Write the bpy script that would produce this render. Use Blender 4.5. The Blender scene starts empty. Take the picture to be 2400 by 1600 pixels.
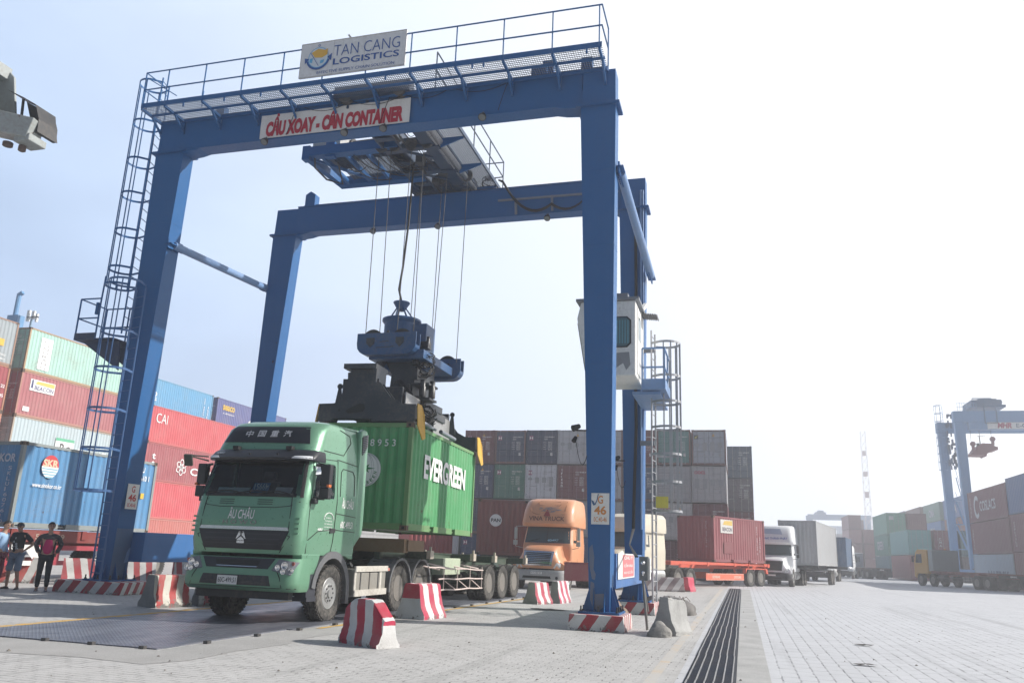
import bpy, bmesh, math, random
from mathutils import Vector as V, Matrix
random.seed(11)
S = bpy.context.scene
COL = S.collection
sin, cos, pi = math.sin, math.cos, math.pi
R_ = math.radians

# ------------------------------------------------------------------ camera
PITCH, ROLL, YAW, EYE = .254, -.0389, .2787, 1.48
fw = V((-sin(YAW) * cos(PITCH), cos(YAW) * cos(PITCH), sin(PITCH)))
rt = V((cos(YAW), sin(YAW), 0))
dn = fw.cross(rt)
r2 = rt * cos(ROLL) + dn * sin(ROLL)
d2 = dn * cos(ROLL) - rt * sin(ROLL)
cam = bpy.data.objects.new("camera", bpy.data.cameras.new("camera"))
COL.objects.link(cam)
cam.matrix_world = Matrix(((r2.x, -d2.x, -fw.x, 0), (r2.y, -d2.y, -fw.y, 0), (r2.z, -d2.z, -fw.z, EYE), (0, 0, 0, 1)))
cam.data.sensor_width = 36
cam.data.lens = 1895.8 * 36 / 2400
cam.data.clip_end = 6000
cam.data.clip_start = .05
S.camera = cam

# ------------------------------------------------------------------ sky, sun, exposure
SUN_EL, SUN_AZ = R_(35), math.atan2(.30, .95)      # from +X towards +Y
sd = V((cos(SUN_EL) * cos(SUN_AZ), cos(SUN_EL) * sin(SUN_AZ), sin(SUN_EL)))
w = bpy.data.worlds.new("World")
S.world = w
w.use_nodes = True
nt = w.node_tree
nt.nodes.clear()
N = nt.nodes.new
L_ = nt.links.new
sky = N('ShaderNodeTexSky')
sky.sky_type = 'NISHITA'
sky.sun_disc = False
sky.sun_elevation = SUN_EL
sky.sun_rotation = pi / 2 - SUN_AZ
sky.air_density = 1.2
sky.dust_density = 2.0
sky.ozone_density = 1.5
tc = N('ShaderNodeTexCoord')
cl = N('ShaderNodeTexNoise')
cl.inputs['Scale'].default_value = 2.6
cl.inputs['Detail'].default_value = 6
cl.inputs['Roughness'].default_value = .5
mp = N('ShaderNodeMapping')
mp.inputs['Scale'].default_value = (1, 1, 2.6)
L_(tc.outputs['Generated'], mp.inputs[0])
L_(mp.outputs[0], cl.inputs[0])
ramp = N('ShaderNodeMapRange')
ramp.inputs[1].default_value = .42
ramp.inputs[2].default_value = .72
ramp.inputs[3].default_value = .78
ramp.inputs[4].default_value = .95
L_(cl.outputs['Fac'], ramp.inputs[0])
dot = N('ShaderNodeVectorMath')
dot.operation = 'DOT_PRODUCT'
dot.inputs[1].default_value = sd
nrm = N('ShaderNodeVectorMath')
nrm.operation = 'NORMALIZE'
L_(tc.outputs['Generated'], nrm.inputs[0])
L_(nrm.outputs[0], dot.inputs[0])
glow = N('ShaderNodeMapRange')                     # high thin haze thickens towards the sun
glow.interpolation_type = 'SMOOTHSTEP'
glow.inputs[1].default_value = -.35
glow.inputs[2].default_value = .75
glow.inputs[3].default_value = 0
glow.inputs[4].default_value = 1
L_(dot.outputs['Value'], glow.inputs[0])
addm = N('ShaderNodeMath')
addm.operation = 'ADD'
addm.use_clamp = True
L_(ramp.outputs[0], addm.inputs[0])
gh = N('ShaderNodeMath')
gh.operation = 'MULTIPLY'
gh.inputs[1].default_value = .5
L_(glow.outputs[0], gh.inputs[0])
L_(gh.outputs[0], addm.inputs[1])
mixc = N('ShaderNodeMix')
mixc.data_type = 'RGBA'
warm = N('ShaderNodeMix')
warm.data_type = 'RGBA'
warm.inputs[6].default_value = (10.6, 13.6, 18.6, 1)
warm.inputs[7].default_value = (19.5, 19.7, 20.2, 1)
L_(glow.outputs[0], warm.inputs[0])
L_(warm.outputs[2], mixc.inputs[7])
dim = N('ShaderNodeMix')
dim.data_type = 'RGBA'
dim.blend_type = 'MULTIPLY'
dim.inputs[0].default_value = 1
dim.inputs[7].default_value = (.75, .85, 1.0, 1)
L_(sky.outputs[0], dim.inputs[6])
L_(dim.outputs[2], mixc.inputs[6])
sepd = N('ShaderNodeSeparateXYZ')                  # the milky layer lies low and ahead; overhead and behind stay blue
L_(nrm.outputs[0], sepd.inputs[0])
low = N('ShaderNodeMapRange')
low.interpolation_type = 'SMOOTHSTEP'
for i_, q_ in enumerate((.6, .9, 1, .12)):
    low.inputs[i_ + 1].default_value = q_
L_(sepd.outputs[2], low.inputs[0])
ahead = N('ShaderNodeMapRange')
ahead.interpolation_type = 'SMOOTHSTEP'
for i_, q_ in enumerate((-.2, .5, .08, 1)):
    ahead.inputs[i_ + 1].default_value = q_
L_(sepd.outputs[1], ahead.inputs[0])
lay = N('ShaderNodeMath')
lay.operation = 'MULTIPLY'
L_(low.outputs[0], lay.inputs[0])
L_(ahead.outputs[0], lay.inputs[1])
lay2 = N('ShaderNodeMath')
lay2.operation = 'MULTIPLY'
L_(lay.outputs[0], lay2.inputs[0])
L_(addm.outputs[0], lay2.inputs[1])
L_(lay2.outputs[0], mixc.inputs[0])
bg = N('ShaderNodeBackground')
bg.inputs['Strength'].default_value = .05
L_(mixc.outputs[2], bg.inputs[0])
wo = N('ShaderNodeOutputWorld')
L_(bg.outputs[0], wo.inputs[0])
sun = bpy.data.objects.new("sun", bpy.data.lights.new("sun", 'SUN'))
COL.objects.link(sun)
sun.data.energy = 5.0
sun.data.angle = R_(.6)
sun.data.color = (1, .95, .88)
sun.rotation_euler = (-sd).to_track_quat('-Z', 'Y').to_euler()
S.view_settings.view_transform = 'Standard'
S.view_settings.look = 'None'
S.view_settings.exposure = .25
S.view_settings.gamma = 1
S.cycles.volume_bounces = 4
S.cycles.max_bounces = 10

# ------------------------------------------------------------------ node materials
MATS = {}


def nodes(name):
    m = bpy.data.materials.new(name)
    m.use_nodes = True
    t = m.node_tree
    b = t.nodes['Principled BSDF']
    return m, t, b, t.nodes.new, t.links.new


def noise(n, l, src, scale, detail=4, rough=.55, mscale=None):
    x = n('ShaderNodeTexNoise')
    x.inputs['Scale'].default_value = scale
    x.inputs['Detail'].default_value = detail
    x.inputs['Roughness'].default_value = rough
    if mscale:
        mm = n('ShaderNodeMapping')
        mm.inputs['Scale'].default_value = mscale
        l(src, mm.inputs[0])
        src = mm.outputs[0]
    l(src, x.inputs[0])
    return x.outputs['Fac']


def rng(n, l, src, a, b, c=0., d=1.):
    x = n('ShaderNodeMapRange')
    for i, q in enumerate((a, b, c, d)):
        x.inputs[i + 1].default_value = q
    l(src, x.inputs[0])
    return x.outputs[0]


def mixrgb(n, l, fac, a, b, mode='MIX'):
    x = n('ShaderNodeMix')
    x.data_type = 'RGBA'
    x.blend_type = mode
    for i, q in ((0, fac), (6, a), (7, b)):
        if isinstance(q, (int, float)):
            x.inputs[i].default_value = q
        elif isinstance(q, tuple):
            x.inputs[i].default_value = (*q[:3], 1)
        else:
            l(q, x.inputs[i])
    return x.outputs[2]


def mth(n, l, op, a, b=None, clamp=False):
    x = n('ShaderNodeMath')
    x.operation = op
    x.use_clamp = clamp
    for i, q in ((0, a), (1, b)):
        if q is None:
            continue
        if isinstance(q, (int, float)):
            x.inputs[i].default_value = q
        else:
            l(q, x.inputs[i])
    return x.outputs[0]


def bump(n, l, b, h, strength=.3, dist=.02):
    x = n('ShaderNodeBump')
    x.inputs['Strength'].default_value = strength
    x.inputs['Distance'].default_value = dist
    l(h, x.inputs['Height'])
    l(x.outputs[0], b.inputs['Normal'])


def coords(n):
    return n('ShaderNodeTexCoord').outputs['Object']


def paint(col, rough=.5, dirt=.35, rust=.0, metal=0., streak=.3, dcol=(.20, .17, .14), spec=.4, fade=.25, coat=0.):
    key = ('p', col, rough, dirt, rust, metal, streak, dcol, fade, coat)
    if key in MATS:
        return MATS[key]
    m, t, b, n, l = nodes('paint')
    o = coords(n)
    big = noise(n, l, o, .9, 5)
    c = mixrgb(n, l, rng(n, l, big, .35, .75, 0, fade), col, tuple(min(1, q * 1.35 + .035) for q in col))
    st = noise(n, l, o, 1.0, 6, .6, (9, 9, .55))
    c = mixrgb(n, l, rng(n, l, st, .5, .8, 0, streak), c, tuple(q * .5 + d * .25 for q, d in zip(col, dcol)))
    fine = noise(n, l, o, 14, 5, .7)
    c = mixrgb(n, l, rng(n, l, mth(n, l, 'MULTIPLY', fine, big), .22, .42, 0, dirt), c, dcol)
    if rust:
        rn = noise(n, l, o, 5.5, 8, .72)
        rs = noise(n, l, o, 1.3, 3)
        k = rng(n, l, mth(n, l, 'ADD', mth(n, l, 'MULTIPLY', rn, .6), mth(n, l, 'MULTIPLY', rs, .4)), .66 - rust * .2, .72 - rust * .2, 0, .9)
        c = mixrgb(n, l, k, c, (.12, .045, .022))
    l(c, b.inputs['Base Color'])
    l(rng(n, l, fine, .3, .7, rough - .08, rough + .14), b.inputs['Roughness'])
    b.inputs['Metallic'].default_value = metal
    b.inputs['Specular IOR Level'].default_value = spec
    if coat:
        b.inputs['Coat Weight'].default_value = coat
        b.inputs['Coat Roughness'].default_value = .12
    bump(n, l, b, noise(n, l, o, 3.0, 4), .12, .012)
    MATS[key] = m
    return m


def plain(col, rough=.5, metal=0., spec=.5):
    key = ('q', col, rough, metal, spec)
    if key in MATS:
        return MATS[key]
    m, t, b, n, l = nodes('plain')
    o = coords(n)
    c = mixrgb(n, l, rng(n, l, noise(n, l, o, 6, 4), .35, .7, 0, .3), col, tuple(q * .72 for q in col))
    l(c, b.inputs['Base Color'])
    b.inputs['Roughness'].default_value = rough
    b.inputs['Metallic'].default_value = metal
    b.inputs['Specular IOR Level'].default_value = spec
    MATS[key] = m
    return m


def clear_glass(tint=(.55, .62, .62)):
    if 'clear' in MATS:
        return MATS['clear']
    m, t, b, n, l = nodes('clear_glass')
    t.nodes.remove(b)
    fr_, tr_, gl_, mx_ = n('ShaderNodeFresnel'), n('ShaderNodeBsdfTransparent'), n('ShaderNodeBsdfGlossy'), n('ShaderNodeMixShader')
    fr_.inputs[0].default_value = 1.45
    tr_.inputs[0].default_value = (*tint, 1)
    gl_.inputs['Roughness'].default_value = .03
    l(fr_.outputs[0], mx_.inputs[0])
    l(tr_.outputs[0], mx_.inputs[1])
    l(gl_.outputs[0], mx_.inputs[2])
    l(mx_.outputs[0], [x for x in t.nodes if x.type == 'OUTPUT_MATERIAL'][0].inputs[0])
    MATS['clear'] = m
    return m


def glassm(col=(.03, .045, .05), rough=.04, alpha=1.):
    key = ('g', col, rough, alpha)
    if key in MATS:
        return MATS[key]
    m, t, b, n, l = nodes('glass')
    b.inputs['Base Color'].default_value = (*col, 1)
    b.inputs['Roughness'].default_value = rough
    b.inputs['Specular IOR Level'].default_value = .6
    b.inputs['Alpha'].default_value = alpha
    MATS[key] = m
    return m


def stripes(period, slope, axis, red=(.36, .03, .045), white=(.62, .62, .6), phase=0., chip=.45, yc=0., band=None):
    """red and white hand-painted bands on concrete; slope leans the bands; band = (height, red top) for a two-tone end"""
    key = ('s', period, slope, axis, phase, chip, yc, band, red, white)
    if key in MATS:
        return MATS[key]
    m, t, b, n, l = nodes('striped_paint')
    o = coords(n)
    sp = n('ShaderNodeSeparateXYZ')
    l(o, sp.inputs[0])
    a, z = sp.outputs[axis], sp.outputs[2]
    wob = mth(n, l, 'MULTIPLY', mth(n, l, 'SUBTRACT', noise(n, l, o, 7, 4), .5), .035)
    if band:
        k = mth(n, l, 'GREATER_THAN', mth(n, l, 'ADD', z, wob), band)
    else:
        q = mth(n, l, 'ADD', mth(n, l, 'ADD', mth(n, l, 'ADD', a, mth(n, l, 'MULTIPLY', sp.outputs[1], yc)), mth(n, l, 'MULTIPLY', z, slope)), wob)
        q = mth(n, l, 'FRACT', mth(n, l, 'ADD', mth(n, l, 'DIVIDE', q, period), 50 + phase))
        k = mth(n, l, 'LESS_THAN', q, .5)
    c = mixrgb(n, l, k, white, red)
    c = mixrgb(n, l, rng(n, l, noise(n, l, o, 3, 5), .4, .75, 0, .4), c, (.30, .28, .26))
    ch = noise(n, l, o, 9, 9, .75)
    low = rng(n, l, mth(n, l, 'ADD', z, mth(n, l, 'MULTIPLY', wob, 4)), .02, .2, .16, 0)
    k2 = rng(n, l, mth(n, l, 'ADD', ch, low), .70 - chip * .14, .73 - chip * .14)
    c = mixrgb(n, l, k2, c, mixrgb(n, l, noise(n, l, o, 25, 4), (.10, .095, .09), (.30, .29, .27)))
    l(c, b.inputs['Base Color'])
    b.inputs['Roughness'].default_value = .75
    hb = mth(n, l, 'SUBTRACT', noise(n, l, o, 30, 6, .7), mth(n, l, 'MULTIPLY', k2, .6))
    bump(n, l, b, hb, .5, .012)
    MATS[key] = m
    return m


def concrete(col=(.34, .33, .31), sc=1.):
    key = ('c', col, sc)
    if key in MATS:
        return MATS[key]
    m, t, b, n, l = nodes('concrete')
    o = coords(n)
    c = mixrgb(n, l, rng(n, l, noise(n, l, o, 2.5 * sc, 6), .3, .75), tuple(q * .7 for q in col), col)
    c = mixrgb(n, l, rng(n, l, noise(n, l, o, 40 * sc, 4, .7), .55, .8, 0, .7), c, tuple(q * .35 for q in col))
    l(c, b.inputs['Base Color'])
    b.inputs['Roughness'].default_value = .85
    bump(n, l, b, noise(n, l, o, 22 * sc, 8, .75), .7, .02)
    MATS[key] = m
    return m


# ------------------------------------------------------------------ mesh helpers
TXT = {}


class MB:
    def __init__(s):
        s.v, s.f, s.m = [], [], []

    def add(s, vs, fs, mi=0):
        o = len(s.v)
        s.v += [V(q) for q in vs]
        s.f += [tuple(i + o for i in f) for f in fs]
        s.m += [mi] * len(fs)
        return s

    def bx(s, x0, x1, y0, y1, z0, z1, mi=0):
        return s.add([(x0, y0, z0), (x1, y0, z0), (x1, y1, z0), (x0, y1, z0), (x0, y0, z1), (x1, y0, z1), (x1, y1, z1), (x0, y1, z1)],
                     [(0, 3, 2, 1), (4, 5, 6, 7), (0, 1, 5, 4), (1, 2, 6, 5), (2, 3, 7, 6), (3, 0, 4, 7)], mi)

    def box(s, c, d, rz=0, mi=0, rx=0, ry=0):
        M = Matrix.Translation(c) @ Matrix.Rotation(rz, 4, 'Z') @ Matrix.Rotation(ry, 4, 'Y') @ Matrix.Rotation(rx, 4, 'X')
        q = MB().bx(-d[0] / 2, d[0] / 2, -d[1] / 2, d[1] / 2, -d[2] / 2, d[2] / 2)
        return s.add([M @ a for a in q.v], q.f, mi)

    def frame(s, p, q, up=(0, 0, 1)):
        p, q = V(p), V(q)
        d = (q - p).normalized()
        u = V(up)
        if abs(d.dot(u)) > .98:
            u = V((0, 1, 0))
        a = d.cross(u).normalized()
        return p, q, d, a, a.cross(d)

    def beam(s, p, q, wd, h, mi=0, up=(0, 0, 1), w2=None, h2=None):
        p, q, d, a, u = s.frame(p, q, up)
        w2 = wd if w2 is None else w2
        h2 = h if h2 is None else h2
        vs = [p + a * x * wd / 2 + u * y * h / 2 for x, y in ((-1, -1), (1, -1), (1, 1), (-1, 1))] + [q + a * x * w2 / 2 + u * y * h2 / 2 for x, y in ((-1, -1), (1, -1), (1, 1), (-1, 1))]
        return s.add(vs, [(0, 3, 2, 1), (4, 5, 6, 7), (0, 1, 5, 4), (1, 2, 6, 5), (2, 3, 7, 6), (3, 0, 4, 7)], mi)

    def ibeam(s, p, q, wd, h, tk=.015, mi=0):
        p, q, d, a, u = s.frame(p, q)
        s.beam(p + u * (h / 2 - tk / 2), q + u * (h / 2 - tk / 2), wd, tk, mi)
        s.beam(p - u * (h / 2 - tk / 2), q - u * (h / 2 - tk / 2), wd, tk, mi)
        return s.beam(p, q, tk, h - 2 * tk, mi)

    def path(s, pts, r, n=6, mi=0, closed=False):
        pts = [V(p) for p in pts]
        k = len(pts)
        vs, fs = [], []
        pa = None
        for i, p in enumerate(pts):
            d = (pts[min(i + 1, k - 1)] - pts[max(i - 1, 0)]).normalized()
            if closed:
                d = (pts[(i + 1) % k] - pts[i - 1]).normalized()
            a = pa - d * pa.dot(d) if pa is not None else d.orthogonal()
            a.normalize()
            pa = a
            b = d.cross(a)
            rr = r[i] if isinstance(r, (list, tuple)) else r
            vs += [p + (a * cos(j * 2 * pi / n) + b * sin(j * 2 * pi / n)) * rr for j in range(n)]
        for i in range(k if closed else k - 1):
            for j in range(n):
                fs.append((i * n + j, i * n + (j + 1) % n, ((i + 1) % k) * n + (j + 1) % n, ((i + 1) % k) * n + j))
        if not closed:
            fs += [tuple(range(n))[::-1], tuple(range((k - 1) * n, k * n))]
        return s.add(vs, fs, mi)

    def tube(s, p, q, r, n=8, mi=0, r2=None):
        return s.path([p, q], [r, r if r2 is None else r2], n, mi)

    def lathe(s, prof, c, axis=(1, 0, 0), n=24, mi=0):
        c, ax = V(c), V(axis).normalized()
        a = ax.orthogonal().normalized()
        b = ax.cross(a)
        vs, fs = [], []
        k = len(prof)
        for r, h in prof:
            vs += [c + ax * h + (a * cos(j * 2 * pi / n) + b * sin(j * 2 * pi / n)) * r for j in range(n)]
        for i in range(k - 1):
            for j in range(n):
                fs.append((i * n + j, i * n + (j + 1) % n, (i + 1) * n + (j + 1) % n, (i + 1) * n + j))
        if prof[0][0] > 1e-4:
            fs.append(tuple(range(n))[::-1])
        if prof[-1][0] > 1e-4:
            fs.append(tuple(range((k - 1) * n, k * n)))
        return s.add(vs, fs, mi)

    def prism(s, poly, ext, mi=0):
        poly = [V(p) for p in poly]
        e = V(ext)
        k = len(poly)
        return s.add(poly + [p + e for p in poly], [tuple(range(k))[::-1], tuple(range(k, 2 * k))] + [(i, (i + 1) % k, k + (i + 1) % k, k + i) for i in range(k)], mi)

    def poly(s, pts, mi=0):
        return s.add(pts, [tuple(range(len(pts)))], mi)

    def disc(s, c, u, v, r, mi=0, n=24, r0=0, a0=0, a1=2 * pi, rv=None):
        c, u, v = V(c), V(u), V(v)
        rv = r if rv is None else rv
        k = n + 1
        o = [c + u * cos(a0 + (a1 - a0) * i / n) * r + v * sin(a0 + (a1 - a0) * i / n) * rv for i in range(k)]
        if r0 <= 0:
            return s.add([c] + o, [(0, i + 1, i + 2) for i in range(n)], mi)
        q = r0 / r
        i_ = [c + (p - c) * q for p in o]
        return s.add(o + i_, [(i, i + 1, k + i + 1, k + i) for i in range(n)], mi)

    def text(s, t, O, U, W, wd, h, bold=0., mi=0, italic=0.):
        key = (t, bold, italic)
        if key not in TXT:
            cu = bpy.data.curves.new('t', 'FONT')
            cu.body = t
            cu.size = 1
            cu.offset = bold
            cu.shear = italic
            cu.resolution_u = 3
            ob = bpy.data.objects.new('t', cu)
            me = bpy.data.meshes.new_from_object(ob)
            TXT[key] = ([v.co.copy() for v in me.vertices], [tuple(p.vertices) for p in me.polygons])
            bpy.data.objects.remove(ob)
            bpy.data.curves.remove(cu)
            bpy.data.meshes.remove(me)
        vs, fs = TXT[key]
        if not vs:
            return s
        x0, x1 = min(v.x for v in vs), max(v.x for v in vs)
        y0, y1 = min(v.y for v in vs), max(v.y for v in vs)
        O, U, W = V(O), V(U).normalized(), V(W).normalized()
        sx, sy = wd / max(x1 - x0, 1e-4), h / max(y1 - y0, 1e-4)
        return s.add([O + U * (v.x - x0) * sx + W * (v.y - y0) * sy for v in vs], fs, mi)

    def corr(s, O, U, Nn, Ln, z0, z1, pitch=.278, dep=.036, mi=0, Z=(0, 0, 1)):
        """corrugated sheet from O along U, outward normal Nn, between z0 and z1"""
        O, U, Nn, Z = V(O), V(U), V(Nn), V(Z)
        k = max(1, round(Ln / pitch))
        p = Ln / k
        pr = []
        for i in range(k):
            x = i * p
            pr += [(x, 0), (x + p * .26, 0), (x + p * .5, -dep), (x + p * .76, -dep)]
        pr.append((Ln, 0))
        vs = []
        for x, d in pr:
            q = O + U * x + Nn * d
            vs += [q + Z * z0, q + Z * z1]
        return s.add(vs, [(2 * i, 2 * i + 2, 2 * i + 3, 2 * i + 1) for i in range(len(pr) - 1)], mi)

    def mesh(s, name, mats, smooth=0., fix=True):
        me = bpy.data.meshes.new(name)
        me.from_pydata([tuple(v) for v in s.v], [], s.f)
        for mt in mats:
            me.materials.append(mt)
        if any(s.m):
            me.polygons.foreach_set('material_index', s.m)
        if fix:
            bm = bmesh.new()
            bm.from_mesh(me)
            bmesh.ops.recalc_face_normals(bm, faces=bm.faces)
            bm.to_mesh(me)
            bm.free()
        if smooth:
            me.polygons.foreach_set('use_smooth', [True] * len(me.polygons))
            me.set_sharp_from_angle(angle=R_(smooth))
        me.update()
        return me


def obj(name, mb, mats, parent=None, smooth=0., world=False, bevel=0., fix=True):
    """one mesh object; world=True: vertices are given in world coordinates"""
    if not isinstance(mats, (list, tuple)):
        mats = [mats]
    if world and parent is not None:
        M = xf(parent).inverted()
        mb.v = [M @ v for v in mb.v]
    me = mb.mesh(name, mats, smooth, fix)
    o = bpy.data.objects.new(name, me)
    COL.objects.link(o)
    if parent is not None:
        o.parent = parent
        XF[o.name] = xf(parent)
    else:
        XF[o.name] = Matrix()
    if bevel:
        b = o.modifiers.new('bevel', 'BEVEL')
        b.width = bevel
        b.segments = 2
        b.limit_method = 'ANGLE'
        b.angle_limit = R_(40)
        b.harden_normals = False
    return o


XF = {}


def xf(o):
    while o is not None and o.name not in XF:
        o = o.parent
    return XF[o.name] if o else Matrix()


def tag(o, label=None, cat=None, group=None, kind=None):
    for k, q in (('label', label), ('category', cat), ('group', group), ('kind', kind)):
        if q:
            o[k] = q
    return o


def thing(name, label, cat, loc=(0, 0, 0), rz=0., group=None):
    o = bpy.data.objects.new(name, None)
    COL.objects.link(o)
    o.empty_display_size = .3
    o.location = loc
    o.rotation_euler = (0, 0, rz)
    XF[o.name] = Matrix.Translation(loc) @ Matrix.Rotation(rz, 4, 'Z')
    return tag(o, label, cat, group)


def copy_tree(o, parent=None):
    c = o.copy()
    COL.objects.link(c)
    XF[c.name] = XF.get(o.name, Matrix())
    if parent is not None:
        c.parent = parent
    for ch in list(o.children):
        copy_tree(ch, c)
    return c


def place(o, loc, rz, label, group=None):
    o.location = loc
    o.rotation_euler = (0, 0, rz)
    XF[o.name] = Matrix.Translation(loc) @ Matrix.Rotation(rz, 4, 'Z')
    o['label'] = label
    if group:
        o['group'] = group
    return o


def each(name, mbs, mats, parent, **k):
    """every piece an object of its own"""
    return [obj(name, q, mats, parent, **k) for q in mbs]


def struct(name, mb, mats, smooth=0.):
    return tag(obj(name, mb, mats, None, smooth), kind='structure')


# shared materials
BLUE = paint((.012, .100, .28), .42, .12, .05, streak=.14, dcol=(.05, .09, .17), fade=.07)
BLUE_L = paint((.16, .27, .47), .45, .3, .0, streak=.2, fade=.3)
GREY_B = paint((.17, .19, .22), .5, .35, .06)
STEEL = paint((.09, .09, .092), .45, .4, .1, metal=.5)
GALV = paint((.33, .33, .33), .45, .3, .05, metal=.3)
DARK = paint((.028, .03, .034), .5, .35, .0)
BLACK = plain((.012, .012, .013), .6)
RUBBER = paint((.03, .029, .028), .85, .8, dcol=(.20, .185, .165), streak=0, fade=.2)
WHITE = paint((.72, .72, .70), .5, .3)
WLET = plain((.78, .78, .77), .6)
DLET = plain((.05, .05, .055), .6)
RLET = plain((.45, .02, .045), .6)
CHROME = plain((.75, .75, .76), .18, 1.)
CONC = concrete()

# ------------------------------------------------------------------ ground


def paver(name, c1, c2, mortar, scale, rot, bw=.5, rh=.25, mort=.012, off=.5, dirt=.5, stain=(.21, .19, .165)):
    m, t, b, n, l = nodes(name)
    o = coords(n)
    mm = n('ShaderNodeMapping')
    mm.inputs['Rotation'].default_value = (0, 0, rot)
    l(o, mm.inputs[0])
    wv = noise(n, l, o, 3.0, 3)
    ad = n('ShaderNodeVectorMath')
    ad.operation = 'MULTIPLY_ADD'
    cb = n('ShaderNodeCombineXYZ')
    for i in (0, 1):
        l(mth(n, l, 'SUBTRACT', wv, .5), cb.inputs[i])
    l(cb.outputs[0], ad.inputs[0])
    ad.inputs[1].default_value = (.05, .05, 0)
    l(mm.outputs[0], ad.inputs[2])
    br = n('ShaderNodeTexBrick')
    br.inputs['Scale'].default_value = scale
    br.inputs['Brick Width'].default_value = bw
    br.inputs['Row Height'].default_value = rh
    br.inputs['Mortar Size'].default_value = mort
    br.inputs['Mortar Smooth'].default_value = .35
    br.inputs['Bias'].default_value = 0
    br.offset = off
    br.inputs['Color1'].default_value = (*c1, 1)
    br.inputs['Color2'].default_value = (*c2, 1)
    br.inputs['Mortar'].default_value = (*mortar, 1)
    l(ad.outputs[0], br.inputs[0])
    gap = rng(n, l, noise(n, l, o, 3.4, 6, .7), .44, .60, .05, 1)          # joints come and go under the dust
    body = mixrgb(n, l, mth(n, l, 'MULTIPLY', br.outputs['Fac'], gap), tuple((p + q) / 2 for p, q in zip(c1, c2)), br.outputs['Color'])
    c = mixrgb(n, l, .88, br.outputs['Color'], body)
    big = noise(n, l, o, .16, 6, .6)
    c = mixrgb(n, l, rng(n, l, big, .38, .68, 0, dirt), c, stain)
    mid = noise(n, l, o, 1.1, 7, .68)
    c = mixrgb(n, l, rng(n, l, mid, .35, .72, .0, .45), c, tuple(min(1, q * 1.18 + .02) for q in c1))
    tr = noise(n, l, o, .55, 5, .6, (3.2, .09, 1))                     # long tyre-dark tracks along the lanes
    c = mixrgb(n, l, rng(n, l, tr, .56, .72, 0, .45), c, tuple(q * .55 for q in stain))
    sp = noise(n, l, o, 60, 3, .7)
    c = mixrgb(n, l, rng(n, l, sp, .60, .72, 0, .6), c, tuple(q * .4 for q in stain))
    l(c, b.inputs['Base Color'])
    b.inputs['Roughness'].default_value = .82
    b.inputs['Specular IOR Level'].default_value = .35
    h = mth(n, l, 'SUBTRACT', mth(n, l, 'MULTIPLY', noise(n, l, o, 35, 6, .7), .5), mth(n, l, 'MULTIPLY', br.outputs['Fac'], gap))
    bump(n, l, b, h, .55, .012)
    return m


mb = MB()
xs = [-1500, -300, -120, -60, -30, -12, 0, 12, 30, 60, 120, 300, 1500]
mb.v = [V((x, y, 0)) for y in [-200, -20, 0, 20, 40, 70, 110, 180, 300, 700, 2500] for x in xs]
nx = len(xs)
mb.f = [(j * nx + i, j * nx + i + 1, (j + 1) * nx + i + 1, (j + 1) * nx + i) for j in range(10) for i in range(nx - 1)]
mb.m = [0] * len(mb.f)
struct('ground', mb, paver('yard_pavers', (.50, .51, .53), (.45, .46, .48), (.09, .09, .10), 1.0, pi / 2, .46, .225, .015, dirt=.3, stain=(.40, .41, .43)))
struct('road', MB().add([(-70, -6, .004), (-.86, -6, .004), (-.86, 70, .004), (-70, 70, .004)], [(0, 1, 2, 3)]),
       paver('apron_pavers', (.475, .47, .46), (.41, .405, .395), (.11, .105, .10), 1.0, .02, .24, .12, .012, dirt=.5, stain=(.35, .345, .335)))
m, t, b, n, l = nodes('asphalt_strip')
o = coords(n)
c = mixrgb(n, l, noise(n, l, o, 1.2, 6), (.30, .295, .285), (.46, .455, .445))
c = mixrgb(n, l, rng(n, l, noise(n, l, o, 70, 4, .8), .5, .75, 0, .8), c, (.17, .165, .155))
l(c, b.inputs['Base Color'])
b.inputs['Roughness'].default_value = .9
bump(n, l, b, noise(n, l, o, 55, 7, .8), .8, .012)
ROUGH = m
struct('pavement', MB().add([(-.13, -6, .008), (.30, -6, .008), (.31, 47, .008), (-.12, 47, .008)], [(0, 1, 2, 3)]), concrete((.46, .46, .45), .6))
mb = MB()
for i in range(30):                                                # rough concrete apron with a ragged edge before the scale
    pass
rag = [(-30, 8.6)] + [(-30 + i * 1.0, 8.9 + .12 * sin(i * 2.1) + .1 * sin(i * 5.3)) for i in range(1, 24)] + [(-6.75 + .1 * sin(i * 3.7), 9.4 + i * 1.1) for i in range(14)]
rag2 = [(-7.68, 24), (-7.68, 10.0), (-30, 10.0)]
struct('path', MB().poly([(x, y, .008) for x, y in rag + rag2]), ROUGH)
m, t, b, n, l = nodes('yellow_marking')
o = coords(n)
c = mixrgb(n, l, rng(n, l, noise(n, l, o, 4, 8, .7), .45, .62), (.62, .36, .05), (.40, .35, .28))
l(c, b.inputs['Base Color'])
b.inputs['Roughness'].default_value = .8
YEL = m
struct('road_marking', MB().add([(-11.72, 6, .013), (-11.46, 6, .013), (-11.2, 33, .013), (-11.42, 33, .013)], [(0, 1, 2, 3)])
       .add([(-7.5, 14, .013), (-7.38, 14, .013), (-6.7, 31, .013), (-6.84, 31, .013)], [(0, 1, 2, 3)]), YEL)
m, t, b, n, l = nodes('worn_yellow_marking')
o = coords(n)
c = mixrgb(n, l, rng(n, l, noise(n, l, o, 2.2, 9, .75), .34, .52), (.52, .42, .30), (.46, .445, .42))
l(c, b.inputs['Base Color'])
b.inputs['Roughness'].default_value = .85
struct('road_marking', MB().add([(-1.22, 9, .009), (-1.08, 9, .009), (-1.02, 46, .009), (-1.18, 46, .009)], [(0, 1, 2, 3)]), m)

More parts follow.
